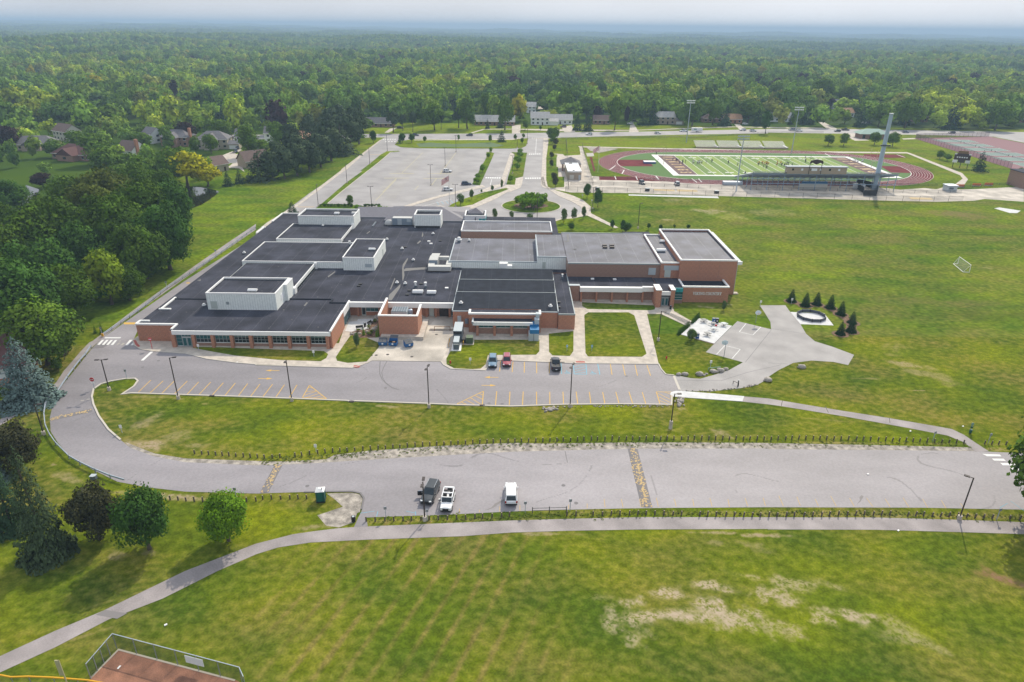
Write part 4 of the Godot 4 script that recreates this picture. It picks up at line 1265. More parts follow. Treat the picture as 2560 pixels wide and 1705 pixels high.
func build_school() -> void:
	school = thing("school_building","sprawling low brick school with dark flat roofs and white metal penthouses","school")
	var brick: Material = M.brick
	var mem: Material = M.membrane
	var pan: Material = M.panel
	# the long low body
	var g := MB.new()
	var body := PackedVector2Array([Vector2(-86.9,-144.4),Vector2(-77.6,-144.4),Vector2(-77.6,-141.7),Vector2(-41.3,-141.7),Vector2(-41.3,-161.3),Vector2(-14.55,-161.3),Vector2(-14.55,-184.4),Vector2(15.25,-184.4),Vector2(15.25,-246.0),Vector2(-56.0,-247.6),Vector2(-84.8,-247.6),Vector2(-85.2,-218.0)])
	g.prism(body,0.0,4.15,false)
	put("wall",g,brick,school)
	g = MB.new()
	var top := PackedVector2Array(body)
	top[4].y = -160.2
	top[5].y = -159.4
	top[2] = Vector2(-77.6,-141.2)
	top[3] = Vector2(-41.3,-141.2)
	g.sheet(top,4.22)
	put("roof",g,mem,school)
	# raised seam where the wing roof steps
	boxp("roof_step",Vector3(-85.2,4.2,-160.9),Vector3(-73.0,4.42,-160.5),M.membrane_dark)
	boxp("roof_step",Vector3(-57.0,4.2,-161.6),Vector3(-45.8,4.5,-161.2),M.membrane_dark)
	boxp("roof_step",Vector3(-45.8,4.2,-161.6),Vector3(-45.4,4.5,-159.0),M.membrane_dark)
	boxp("roof_step",Vector3(-45.4,4.2,-159.2),Vector3(-41.0,4.5,-158.9),M.membrane_dark)
	# west wing: brick end with white coping,fascia,buttresses,windows and doors
	for q in [[-86.98,-77.2,-144.75,-144.3],[-77.62,-77.18,-144.3,-141.7],[-86.98,-84.6,-146.6,-146.15],[-87.0,-86.55,-146.15,-144.75],[-85.6,-85.15,-161.5,-154.0],[-85.9,-83.0,-154.0,-153.5]]:
		boxp("coping",Vector3(q[0],4.12,q[2]),Vector3(q[1],4.5,q[3]),M.white_trim)
	boxp("fascia",Vector3(-77.15,3.35,-141.25),Vector3(-41.2,4.28,-140.95),M.white_trim)
	boxp("soffit",Vector3(-77.1,3.28,-141.75),Vector3(-41.35,3.36,-141.0),M.white_trim)
	boxp("buttress",Vector3(-77.62,0,-144.4),Vector3(-76.75,4.1,-141.05),brick)
	for i in 8:
		var x := -72.55+i*4.36
		boxp("buttress",Vector3(x - 0.35,0,-141.7),Vector3(x+0.35,3.34,-141.0),brick)
		if i < 7:
			boxp("spandrel",Vector3(x+0.36,0.0,-141.72),Vector3(x+4.0,1.12,-141.5),M.brick_dull)
			boxp("plinth",Vector3(x+0.36,0.0,-141.5),Vector3(x+4.0,0.4,-141.3),M.concrete)
			window_s(x+0.5,x+3.9,1.25,3.22,-141.62,4,2 if i > 1 else 1,0.55 if i > 1 else 1.15,M.glass_dark)
	boxp("entry_recess",Vector3(-76.7,0.1,-141.72),Vector3(-72.95,3.3,-141.66),M.glass_dark)
	for i in 2:
		door_s(-75.3+i*1.05,-74.3+i*1.05,2.5,-141.6,M.frame_grey)
	window_s(-76.6,-75.4,0.3,3.1,-141.62,1,3,0.0,M.glass_teal)
	window_s(-75.3,-73.2,2.55,3.1,-141.62,3,1,0.0,M.glass_teal)
	# courtyard side of the wing
	boxp("end_wall",Vector3(-41.32,0,-153.2),Vector3(-41.0,4.45,-141.4),M.brick)
	boxp("coping",Vector3(-41.4,4.3,-153.4),Vector3(-40.95,4.62,-141.1),M.white_trim)
	boxp("fascia",Vector3(-41.25,2.9,-160.3),Vector3(-40.9,4.6,-153.2),M.white_trim)
	boxp("glass_wall",Vector3(-41.3,0.3,-160.0),Vector3(-41.15,2.85,-153.8),M.glass_teal)
	for i in 5:
		boxp("mullion",Vector3(-41.2,0.2,-160.0+i*1.5),Vector3(-41.05,2.9,-159.9+i*1.5),M.frame_grey)
	# courtyard and loading bay back wall
	boxp("fascia",Vector3(-40.9,3.0,-160.2),Vector3(-14.5,4.3,-159.5),M.white_trim)
	boxp("soffit",Vector3(-40.9,2.95,-161.3),Vector3(-14.5,3.02,-159.6),M.cream)
	door_s(-38.4,-37.3,2.5,-161.22,M.door_pale)
	window_s(-37.2,-34.0,1.3,2.9,-161.22,3,2,0.0,M.glass_teal,M.frame_grey)
	window_s(-33.2,-31.8,0.8,2.9,-161.22,1,2,0.0,M.glass_teal,M.frame_grey)
	door_s(-21.2,-20.0,2.7,-161.22,M.door_pale,false)
	boxp("roller_door",Vector3(-18.6,0.1,-161.3),Vector3(-16.1,2.85,-161.15),M.bronze)
	for x in [-19.4,-15.9,-21.8,-39.2,-33.7]:
		boxp("pier",Vector3(x - 0.28,0,-161.3),Vector3(x+0.28,2.95,-160.6),brick)
	window_s(-15.5,-14.7,0.4,2.8,-161.2,1,1,0.0,M.glass_teal)
	# brick screen with an air handler behind it
	g = MB.new()
	g.box(Vector3(-31.5,0,-148.35),Vector3(-22.25,5.5,-148.0))
	g.box(Vector3(-31.5,0,-159.4),Vector3(-31.15,5.5,-148.35))
	g.box(Vector3(-22.6,0,-155.2),Vector3(-22.25,5.5,-148.35))
	put("screen_wall",g,brick,school)
	for q in [[-31.6,-31.1,-159.4,-148.5],[-22.65,-22.15,-155.3,-148.5],[-31.6,-22.15,-148.5,-147.92]]:
		boxp("coping",Vector3(q[0],5.5,q[2]),Vector3(q[1],5.75,q[3]),M.white_trim)
	boxp("dock_ledge",Vector3(-31.0,0.0,-148.0),Vector3(-20.9,0.9,-146.6),M.concrete)
	boxp("dock_ledge",Vector3(-22.2,0.0,-157.5),Vector3(-20.9,0.88,-148.0),M.concrete)
	boxp("well_floor",Vector3(-31.1,0.0,-159.3),Vector3(-22.7,1.2,-148.4),M.concrete_pad)
	var u := Node3D.new()
	add_part(school,u,"air_handler")
	u.position = Vector3(-26.9,2.9,-152.2)
	boxp("casing",Vector3(-2.0,0,-1.6),Vector3(1.7,2.6,1.6),M.hvac_pale,u)
	boxp("grille",Vector3(-1.9,2.6,-1.5),Vector3(1.6,2.72,1.5),M.hvac_dark,u)
	g = MB.new()
	for i in 7:
		g.box(Vector3(-1.95+i*0.58,2.6,-1.55),Vector3(-1.89+i*0.58,2.76,1.55))
	for i in 4:
		g.box(Vector3(-1.95,2.6,-1.5+i*0.98),Vector3(1.65,2.755,-1.44+i*0.98))
	put("grille_bars",g,M.hvac_pale,u)
	g = MB.new()
	g.cyl(Vector3(2.3,0.2,-0.6),Vector3(2.3,2.2,-0.6),0.55,0.55,12)
	g.ball(Vector3(2.3,2.2,-0.6),Vector3(0.55,0.35,0.55),12,4,0,PI*0.5)
	g.cyl(Vector3(2.4,0.2,0.7),Vector3(2.4,1.5,0.7),0.5,0.5,12)
	put("duct",g,M.galvanised,u)
	# raised roofs and white metal penthouses of the west part
	block(-76.0,-56.4,-185.8,-165.2,4.1,5.7,pan,mem,0.1,0.2,"se")
	boxp("clerestory",Vector3(-56.38,4.35,-185.0),Vector3(-56.32,4.95,-168.0),M.glass_dark)
	boxp("end_fin",Vector3(-57.4,4.1,-166.6),Vector3(-56.0,5.85,-165.0),M.white_trim)
	block(-74.0,-57.2,-165.4,-154.0,4.1,8.5,pan,mem,0.5,0.26)
	block(-57.25,-56.4,-165.4,-160.4,4.1,8.45,pan,mem,0.1,0.0)
	boxp("coping",Vector3(-57.2,8.3,-165.4),Vector3(-56.36,8.55,-160.36),M.white_trim)
	boxp("hatch_door",Vector3(-73.2,4.5,-154.0),Vector3(-71.6,6.4,-153.95),M.door_pale)
	boxp("louver",Vector3(-69.4,5.6,-154.0),Vector3(-68.7,6.3,-153.95),M.frame_grey)
	boxp("louver",Vector3(-57.2,5.5,-159.5),Vector3(-57.14,6.9,-157.6),M.siding_white)
	block(-77.2,-48.0,-205.2,-186.0,4.1,6.1,pan,mem,0.1,0.2,"snw")
	block(-48.05,-39.2,-203.0,-184.4,4.1,8.0,pan,mem,0.05,0.25,"snew")
	boxp("louver",Vector3(-41.8,5.2,-184.4),Vector3(-39.9,6.2,-184.34),M.hvac_pale)
	boxp("access_door",Vector3(-39.2,4.3,-198.5),Vector3(-39.14,6.4,-197.3),M.door_pale)
	boxp("end_fin",Vector3(-56.6,4.1,-186.6),Vector3(-55.8,6.0,-185.2),M.white_trim)
	block(-75.4,-54.9,-229.2,-210.7,4.1,5.5,pan,mem,0.1,0.2,"sw")
	boxp("fascia",Vector3(-54.9,4.75,-228.0),Vector3(-54.7,5.55,-210.7),M.white_trim)
	boxp("clerestory",Vector3(-54.88,4.3,-226.0),Vector3(-54.8,4.72,-214.0),M.glass_dark)
	block(-73.4,-54.4,-238.6,-228.6,4.1,8.4,pan,mem,0.6,0.28)
	boxp("coping_return",Vector3(-56.2,7.7,-234.6),Vector3(-54.4,8.48,-233.8),M.white_trim)
	boxp("end_fin",Vector3(-55.2,4.1,-228.7),Vector3(-54.5,5.9,-227.6),M.white_trim)
	block(-34.0,-25.0,-237.4,-230.3,4.1,8.7,pan,mem,0.7,0.35)
	boxp("curb",Vector3(-33.7,4.2,-230.4),Vector3(-25.3,4.9,-230.2),M.black)
	# edge of the north-west corner
	for q in [[-85.2,-84.7,-247.7,-236.0],[-84.9,-73.0,-247.8,-247.3],[-86.1,-84.8,-228.6,-228.1],[-85.6,-85.1,-228.0,-221.0]]:
		boxp("coping",Vector3(q[0],4.12,q[2]),Vector3(q[1],4.5,q[3]),M.white_trim)
	# standing seam roofs at the back
	hip_roof("hip_roof",[-46.0,-16.5,-259.0,-238.0],Vector3(-38.8,7.4,-248.0),Vector3(-26.6,7.4,-248.0),M.seam_roof,4.6)
	boxp("eave",Vector3(-46.0,4.25,-238.3),Vector3(-16.5,4.62,-238.0),M.hvac_dark)
	boxp("hall_wall",Vector3(-45.5,0,-258.5),Vector3(-17.0,4.4,-246.5),M.brick)
	g = MB.new()
	g.quad(Vector3(-57.5,4.5,-242.5),Vector3(-42.0,4.5,-242.5),Vector3(-42.0,6.4,-250.5),Vector3(-57.5,6.4,-250.5))
	put("shed_roof",g,M.seam_roof,school)
	boxp("eave",Vector3(-57.5,4.2,-242.8),Vector3(-44.0,4.52,-242.5),M.hvac_dark)
	g = MB.new()
	g.quad(Vector3(-26.6,4.65,-239.5),Vector3(-16.0,4.65,-239.5),Vector3(-16.0,5.8,-246.0),Vector3(-26.6,6.6,-246.0))
	put("porch_roof",g,M.seam_roof,school)
	boxp("gutter",Vector3(-48.8,4.25,-236.5),Vector3(-48.3,4.6,-230.4),M.hvac_dark)
	# big rooftop unit with pale hoods
	u = Node3D.new()
	add_part(school,u,"rooftop_unit")
	u.position = Vector3(-39.4,4.3,-233.6)
	boxp("casing",Vector3(-2.6,0.2,-1.4),Vector3(4.2,2.5,1.2),M.hvac_blue,u)
	for i in 4:
		boxp("access_panel",Vector3(-2.4+i*1.62,1.35,1.2),Vector3(-0.95+i*1.62,2.4,1.25),M.hvac_pale if i % 2 else M.hvac_blue,u)
		boxp("access_panel",Vector3(-2.4+i*1.62,0.3,1.2),Vector3(-0.95+i*1.62,1.25,1.25),M.hvac_blue if i != 1 else M.hvac_pale,u)
	boxp("top_tray",Vector3(-2.5,2.5,-1.3),Vector3(4.1,2.65,1.1),M.duct_pale,u)
	g = MB.new()
	g.ball(Vector3(-3.9,0.3,0),Vector3(1.6,1.5,1.0),10,5,0.0,PI*0.55)
	put("intake_hood",g,M.duct_pale,u)
	g = MB.new()
	g.ball(Vector3(4.9,0.3,0),Vector3(0.9,1.4,0.9),10,5,0.0,PI*0.55)
	put("intake_hood",g,M.duct_pale,u)
	# brick hall,entrance tower with teal glass
	block(-17.0,12.7,-229.4,-216.9,4.1,7.1,M.brick_dull,M.membrane_sheen,0.3,0.28)
	block(-17.3,-9.9,-246.0,-238.2,0.0,6.6,M.siding_white,mem,0.35,0.4)
	boxp("teal_panel",Vector3(-12.3,3.0,-238.18),Vector3(-9.86,5.6,-238.1),M.glass_teal_panel)
	boxp("teal_panel",Vector3(-9.88,3.0,-245.0),Vector3(-9.8,5.6,-238.3),M.glass_teal_panel)
	for i in 3:
		boxp("mullion",Vector3(-12.3+i*1.16,3.0,-238.12),Vector3(-12.22+i*1.16,5.6,-238.04),M.white_trim)
	boxp("lantern_wall",Vector3(-15.9,6.2,-244.4),Vector3(-11.0,7.0,-240.0),M.hvac_dark)
	g = MB.new()
	var pk := Vector3(-13.45,8.5,-242.2)
	var cs := [Vector3(-16.2,7.0,-239.7),Vector3(-10.7,7.0,-239.7),Vector3(-10.7,7.0,-244.7),Vector3(-16.2,7.0,-244.7)]
	for i in 4:
		g.tri(cs[i],cs[(i+1) % 4],pk)
	put("lantern_roof",g,M.seam_roof,school)
	boxp("canopy",Vector3(-17.2,3.9,-238.1),Vector3(-12.6,4.5,-236.2),mem)
	boxp("flue",Vector3(-13.6,4.5,-237.6),Vector3(-13.3,6.2,-237.3),M.black)
	# gymnasium group
	block(-18.4,7.2,-211.2,-187.8,4.1,6.2,pan,M.membrane_sheen,0.06,0.25,"swe",M.hvac_pale)
	block(7.0,15.3,-210.0,-187.2,4.1,8.0,pan,M.membrane_sheen,0.06,0.25,"sw",M.hvac_pale)
	boxp("access_door",Vector3(8.5,4.4,-187.2),Vector3(9.4,6.4,-187.12),M.door_pale)
	block(15.28,41.1,-212.0,-181.2,0.0,8.15,M.brick_dull,M.membrane_sheen,0.06,0.3,"sn",M.frame_grey)
	boxp("louver",Vector3(37.8,5.0,-181.2),Vector3(39.8,7.0,-181.1),M.hvac_pale)
	block(41.0,46.1,-209.0,-180.7,0.0,8.75,brick,M.membrane_sheen,0.35,0.4,"wsn")
	boxp("louver",Vector3(41.9,6.6,-180.7),Vector3(46.4,7.9,-180.5),M.hvac_pale)
	boxp("access_door",Vector3(42.2,4.5,-180.7),Vector3(43.9,6.6,-180.6),M.door_pale)
	block(46.0,61.7,-210.8,-179.5,0.0,10.0,brick,M.membrane_sheen,0.7,0.36)
	boxp("wall_joint",Vector3(51.3,4.5,-179.5),Vector3(51.36,9.7,-179.46),M.brick_dull)
	boxp("wall_joint",Vector3(56.8,4.5,-179.5),Vector3(56.86,9.7,-179.46),M.brick_dull)
	boxp("gutter",Vector3(61.72,9.0,-210.0),Vector3(62.9,9.5,-179.9),M.hvac_pale)
	boxp("gutter_end",Vector3(61.6,8.7,-179.95),Vector3(63.0,9.6,-179.5),M.white_trim)
	boxp("back_roof",Vector3(35.5,0,-216.0),Vector3(44.0,7.6,-212.05),mem)
	boxp("back_roof",Vector3(12.75,0,-217.5),Vector3(17.0,6.4,-210.05),mem)
	# low front rooms with white fascia and five brick bays
	block(15.3,39.0,-181.2,-173.4,0.0,4.2,M.brick_dull,mem,0.02,0.0)
	boxp("return_wall",Vector3(15.3,0,-173.9),Vector3(18.0,4.5,-172.9),M.brick_dull)
	boxp("coping",Vector3(15.2,4.5,-174.0),Vector3(18.1,4.62,-172.8),M.hvac_pale)
	boxp("fascia",Vector3(18.1,3.0,-173.4),Vector3(34.9,4.25,-172.3),M.white_trim)
	boxp("fascia",Vector3(34.9,3.15,-173.4),Vector3(37.9,4.45,-172.5),M.white_trim)
	for i in 5:
		boxp("buttress",Vector3(18.3+i*4.15,0,-173.4),Vector3(18.75+i*4.15,3.0,-172.5),brick)
		boxp("plinth",Vector3(18.76+i*4.15,0,-173.4),Vector3(22.44+i*4.15,0.45,-173.2),M.concrete)
	# entrance between the low rooms and the lettered wall
	block(39.0,45.9,-180.6,-172.7,0.0,4.3,brick,mem,0.02,0.0)
	boxp("pier",Vector3(37.9,0,-173.5),Vector3(39.3,4.9,-168.9),brick)
	boxp("pier",Vector3(41.9,0,-172.8),Vector3(42.9,4.9,-169.2),brick)
	boxp("pier_cap",Vector3(37.8,4.9,-173.3),Vector3(39.4,5.08,-168.8),M.white_trim)
	boxp("pier_cap",Vector3(41.8,4.9,-172.9),Vector3(43.0,5.08,-169.1),M.white_trim)
	boxp("porch_roof",Vector3(39.3,4.1,-172.7),Vector3(41.9,4.32,-169.6),mem)
	boxp("porch_fascia",Vector3(39.3,3.3,-169.9),Vector3(41.9,4.34,-169.55),M.white_trim)
	boxp("porch_glass",Vector3(39.3,0.1,-170.3),Vector3(41.9,3.3,-170.2),M.glass_dark)
	for i in 2:
		door_s(39.7+i*0.95,40.6+i*0.95,2.5,-170.15,M.frame_grey)
	boxp("transom",Vector3(39.4,2.55,-170.2),Vector3(41.8,2.7,-170.05),M.frame_grey)
	boxp("teal_panel",Vector3(43.0,3.2,-172.7),Vector3(45.75,4.3,-172.35),M.glass_teal_panel)
	for j in 3:
		boxp("pane",Vector3(43.0,1.1+j*0.68,-172.7),Vector3(45.75,1.72+j*0.68,-172.4),M.glass_teal)
		boxp("transom",Vector3(43.0,1.0+j*0.68,-172.7),Vector3(45.78,1.1+j*0.68,-172.32),M.hvac_pale)
	boxp("spandrel",Vector3(42.95,0,-172.7),Vector3(45.8,1.0,-172.3),M.brick_dull)
	for i in 2:
		boxp("mullion",Vector3(43.9+i*0.95,3.2,-172.36),Vector3(43.95+i*0.95,4.3,-172.3),M.glass_teal)
	block(45.8,58.4,-179.55,-173.3,0.0,4.5,brick,M.membrane_dark,0.55,0.45,"sew")
	var let := Node3D.new()
	add_part(school,let,"lettering")
	var words := ["VIKING","COUNTRY"]
	var at := [50.35,54.3]
	for i in 2:
		var tm := TextMesh.new()
		var f := SystemFont.new()
		f.font_names = PackedStringArray(["Droid Serif"])
		f.font_weight = 700
		tm.font = f
		tm.text = words[i]
		tm.font_size = 64
		tm.pixel_size = 0.0178
		tm.depth = 0.09
		var o := put("word",tm,M.white,let)
		o.position = Vector3(at[i],2.55,-173.2)
		o.scale = Vector3(0.76,1.0,1.0)
	boxp("downpipe",Vector3(61.72,0.3,-179.9),Vector3(61.9,9.0,-179.7),M.hvac_pale)
	boxp("splash_block",Vector3(61.8,0,-181.0),Vector3(63.2,0.3,-179.6),M.concrete)
	# three stepped dark roofs of the middle block
	for q in [[-14.4,11.2,-184.4,-175.0],[-14.45,11.15,-175.0,-165.4],[-14.5,11.1,-165.4,-154.6]]:
		g = MB.new()
		g.prism(rect(q[0],q[1],q[2],q[3]),0.0,4.3,false)
		g.quad(Vector3(q[0],4.25,q[3]),Vector3(q[1],4.25,q[3]),Vector3(q[1],5.25,q[2]),Vector3(q[0],5.25,q[2]))
		put("stepped_roof",g,M.membrane_dark,school)
		boxp("ridge_trim",Vector3(q[0],4.3,q[2] - 0.08),Vector3(q[1],5.34,q[2]+0.1),M.frame_grey)
	boxp("front_wall",Vector3(-14.55,0,-154.85),Vector3(11.12,4.3,-154.45),brick)
	boxp("edge_trim",Vector3(-14.6,4.2,-154.6),Vector3(11.2,4.42,-154.4),M.hvac_pale)
	boxp("edge_trim",Vector3(11.1,4.2,-184.3),Vector3(11.3,4.6,-154.5),M.hvac_pale)
	boxp("edge_trim",Vector3(-14.75,4.2,-184.3),Vector3(-14.55,4.6,-154.5),M.hvac_pale)
	block(11.25,15.3,-184.0,-153.7,0.0,4.15,brick,mem,0.02,0.2,"se",M.frame_grey)
	block(-10.5,6.9,-154.5,-151.5,0.0,5.0,brick,mem,0.15,0.5,"sew")
	# window bay under a white canopy
	boxp("canopy_roof",Vector3(-9.2,3.55,-151.5),Vector3(4.7,3.75,-148.9),M.membrane_dark)
	boxp("canopy_fascia",Vector3(-9.4,3.0,-149.2),Vector3(4.9,3.85,-148.85),M.white_trim)
	boxp("canopy_end",Vector3(-9.6,3.4,-151.5),Vector3(-9.2,3.9,-148.85),M.hvac_pale)
	boxp("bay_wall",Vector3(-8.8,0,-151.5),Vector3(4.6,1.9,-150.0),M.brick_dull)
	boxp("plinth",Vector3(-8.8,0,-150.0),Vector3(4.6,0.4,-149.6),M.concrete)
	for i in 4:
		boxp("buttress",Vector3(-8.6+i*4.1,0,-150.05),Vector3(-8.0+i*4.1,3.0,-149.4),brick)
		if i < 3:
			window_s(-7.9+i*4.1,-4.6+i*4.1,2.05,3.0,-150.0,3,1,0.0,M.glass_teal)
	boxp("bay_back",Vector3(-8.8,1.9,-151.5),Vector3(4.6,3.1,-150.15),M.glass_dark)
	for q in [[-13.4,1.6,0.9,1.9,M.hvac_pale],[-11.6,1.2,1.0,1.5,M.hvac_blue],[-10.9,1.1,0.35,1.7,M.hvac_dark]]:
		boxp("wall_cabinet",Vector3(q[0],q[1],-154.5),Vector3(q[0]+q[2],q[1]+q[3]*0.8,-154.0),q[4])
	# tall intake stack with blue sheeting at the east end of the canopy
	u = Node3D.new()
	add_part(school,u,"intake_stack")
	u.position = Vector3(5.2,0,-149.0)
	boxp("lower_unit",Vector3(-1.3,0,0.3),Vector3(1.1,2.0,2.4),M.hvac_pale,u)
	boxp("lower_joint",Vector3(-0.16,0.1,2.4),Vector3(-0.04,1.95,2.44),M.hvac_dark,u)
	boxp("blue_sheet",Vector3(-1.0,2.0,-0.6),Vector3(1.15,3.0,2.42),M.blue_tarp,u)
	boxp("blue_sheet",Vector3(-1.0,0.2,-2.0),Vector3(1.15,3.4,0.3),M.blue_tarp,u)
	boxp("duct",Vector3(0.1,3.4,-1.6),Vector3(1.2,4.6,0.0),M.hvac_pale,u)
	boxp("duct",Vector3(0.4,4.6,-2.4),Vector3(1.25,5.6,-1.0),M.hvac_pale,u)
	# duct penthouse on the main roof
	u = Node3D.new()
	add_part(school,u,"duct_penthouse")
	u.position = Vector3(-21.0,4.2,-188.0)
	g = MB.new()
	g.quad(Vector3(-3.2,2.2,0.0),Vector3(-0.8,2.2,0.0),Vector3(-0.2,2.9,-4.2),Vector3(-2.6,2.9,-4.2))
	g.box(Vector3(-3.2,0.0,-4.2),Vector3(-0.6,2.18,0.0))
	put("casing",g,M.duct_pale,u)
	boxp("face_panel",Vector3(-3.1,0.9,0.0),Vector3(-0.8,2.0,0.06),M.hvac_blue,u)
	boxp("duct_bridge",Vector3(-0.6,1.2,-4.0),Vector3(2.4,2.2,-2.8),M.duct_pale,u)
	boxp("low_duct",Vector3(-3.0,0.1,2.2),Vector3(3.4,1.5,3.9),M.duct_pale,u)
	boxp("low_duct",Vector3(1.9,0.1,-1.5),Vector3(3.4,1.6,2.2),M.duct_pale,u)
	boxp("low_duct",Vector3(-3.2,0.1,0.0),Vector3(-1.4,1.4,2.2),M.duct_pale,u)
	boxp("timber_skid",Vector3(-3.4,-0.1,3.9),Vector3(3.5,0.25,4.3),M.bronze,u)
	boxp("well",Vector3(-1.4,0.1,-1.5),Vector3(1.9,0.35,2.2),M.hvac_dark,u)
	# white unit beside the gymnasium roof
	u = Node3D.new()
	add_part(school,u,"rooftop_unit")
	u.position = Vector3(-2.2,4.2,-186.2)
	boxp("casing",Vector3(-1.6,0.2,-0.8),Vector3(0.7,2.2,0.8),M.white,u)
	boxp("fan_box",Vector3(0.7,0.2,-0.7),Vector3(2.0,1.5,0.7),M.white,u)
	boxp("skid",Vector3(-1.7,0,-0.9),Vector3(2.1,0.2,0.9),M.hvac_dark,u)
	# vents,hoods and skylights
	var list: Array = [-34.4,-204.4,0,-29.4,-193.2,0,-31.1,-173.4,0,-28.8,-172.8,0,-26.7,-221.5,0,-40.8,-214.3,0,-75.7,-155.7,0,-81.2,-198.3,0,13.8,-179.7,1];
	for i in range(0,list.size(),3):
		vent(list[i],list[i+1],4.25,int(list[i+2]),0.85)
	list = [-25.8,-171.1,1,-23.1,-170.7,1];
	for i in range(0,list.size(),3):
		vent(list[i],list[i+1],4.25,1,1.15)
	list = [-12.8,-158.5,0,9.4,-157,0];
	for i in range(0,list.size(),3):
		vent(list[i],list[i+1],4.45,0,0.9)
	list = [-16.9,-206.9,0,-13.8,-207.7,0];
	vent(list[0],list[1],6.2,0,1.5)
	vent(list[3],list[4],6.2,0,0.8)
	list = [-49.9,-201.9]
	vent(list[0],list[1],6.1,1,1.1)
	list = [-64.4,-225.9]
	vent(list[0],list[1],5.5,0,0.7)
	list = [-24.6,-166.6,-21,-166.3]
	hood(list[0],list[1],4.3,2.7,1.9,0.9)
	hood(list[2],list[3],4.3,2.3,1.8,0.9)
	list = [-41,-191.6]
	hood(list[0],list[1],8.0,1.9,1.0,0.7)
	list = [-63.5,-156.5,-61.1,-233]
	hood(list[0],list[1],8.1,2.2,1.2,0.7)
	hood(list[2],list[3],7.9,1.6,2.0,0.8)
	list = [45.5,-201.2,43.1,-191.7]
	hood(list[0],list[1],8.5,1.9,1.3,0.8)
	hood(list[2],list[3],8.5,2.7,1.4,0.9)
	list = [27.4,-197.9,29.6,-198,27.3,-195.9,29.4,-196]
	for i in range(0,8,2):
		boxp("skylight",Vector3(list[i] - 0.65,8.0,list[i+1] - 0.45),Vector3(list[i]+0.65,8.55,list[i+1]+0.45),M.bronze)
	list = [22.1,-179.1,28.2,-178.9,-17.5,-170.5,-41,-171.4,-40.9,-172.9,-27.1,-168.3,-27.2,-165.3,-24.6,-173.5,-23.6,-214.3,-33.8,-206.8,11.7,-161.1,11.5,-157.7,-27.2,-213.6,-26.2,-211]
	for i in range(0,list.size(),2):
		boxp("roof_curb",Vector3(list[i] - 0.45,4.2,list[i+1] - 0.35),Vector3(list[i]+0.45,4.5,list[i+1]+0.35),M.white_trim if i < 6 or i > 22 else M.black)
	# pale dried puddles and patches on the main roof
	for q in [[-31.9,-165.3,-30.2,-173.6,-29.9,-170.7,-30.6,-161.5,-31.5,-161.5],[-31.4,-184.2,-30.7,-186.8,-27.6,-187.4,-24.7,-188,-24.5,-186.1,-27.7,-185.3,-30.6,-184.2],[-32.1,-190.2,-31.6,-196.5,-31.3,-195.4,-31.4,-187.3,-30.2,-180.7,-29.9,-176.2,-30.1,-176.2,-31.7,-186.3],[-30.8,-211.8,-30.2,-214.9,-29.7,-213.9,-30.4,-211],[-49.1,-222.5,-48.6,-225.4,-48.3,-224.5,-48.8,-221.8],[-51.7,-157.2,-51.6,-159.7,-51.2,-159,-51.3,-156.9],[-51.2,-179.1,-50.3,-183.3,-50,-182.8,-50.8,-178.2],[-32.4,-169.3,-32.6,-178.4,-32.3,-177.7,-32.1,-169.3],[-85.5,-174.6,-84.9,-175.5,-84.4,-174.2],[16.8,-210.1,17.5,-210.8,17.1,-202.3,16.7,-202.3],[-30.3,-219.9,-30.6,-225.2,-29.9,-221.3,-29.9,-218.7],[-65.5,-207.5,-65.2,-207.5,-63.5,-201.3,-63.8,-201.3]]:
		g = MB.new()
		g.sheet(pts(q),4.236 if absf(q[1]) < 0.0 or q[0] < 14.0 else 8.1)
		put("dried_puddle",g,mat("puddle",lin(0.17,0.165,0.16),0.9),school)
	var r := RandomNumberGenerator.new()
	r.seed = 88
	for k in 34:
		g = MB.new()
		var c := Vector2(r.randf_range(16.5,40.0),r.randf_range(-210.0,-182.5))
		if k < 9:
			c.x = 16.4+r.randf()*0.9
		var s := r.randf_range(0.15,0.5)
		var poly := PackedVector2Array()
		for i in 8:
			poly.append(c+Vector2.from_angle(TAU*i/8)*s*r.randf_range(0.7,1.3)*Vector2(1.2,0.8))
		g.sheet(poly,8.096)
		put("dried_puddle",g,M.puddle,school)
	# equipment in the yard in front of the middle block is free-standing
	u = thing("air_cooled_chiller","tall grey blue air unit standing against the middle block by the ramp","air unit",Vector3(-12.6,0.1,-147.6))
	boxp("casing",Vector3(-1.1,0.2,-3.0),Vector3(0.9,2.9,2.4),M.hvac_dark,u)
	boxp("top_panel",Vector3(-1.1,2.9,-3.0),Vector3(0.9,3.05,2.4),M.hvac_pale,u)
	boxp("louver",Vector3(-1.0,2.3,2.4),Vector3(0.8,2.85,2.46),M.black,u)
	boxp("plinth",Vector3(-1.4,0,-3.2),Vector3(1.2,0.2,2.6),M.concrete,u)
	u = thing("air_handling_box","narrow grey air box on a white pad near the loading drive","air unit",Vector3(-12.75,0.1,-142.6))
	boxp("casing",Vector3(-0.65,0.2,-1.8),Vector3(0.65,2.0,1.6),M.hvac_dark,u)
	boxp("top_panel",Vector3(-0.65,2.0,-1.8),Vector3(0.65,2.15,1.6),M.hvac_pale,u)
	boxp("vent_strip",Vector3(-0.6,1.5,1.6),Vector3(0.6,1.7,1.65),M.white,u)
	boxp("plinth",Vector3(-1.1,0,-2.0),Vector3(1.1,0.18,2.0),M.white_trim,u)
	u = thing("transformer_box","olive green transformer cabinet with fins on a concrete pad","transformer",Vector3(-10.3,0.1,-145.2))
	boxp("pad",Vector3(-1.6,0,-1.2),Vector3(1.4,0.15,1.2),M.concrete,u)
	boxp("cabinet",Vector3(-0.4,0.15,-0.9),Vector3(1.2,1.7,0.9),M.green_box,u)
	boxp("side_box",Vector3(-1.3,0.15,-0.5),Vector3(-0.4,1.2,0.7),M.black,u)
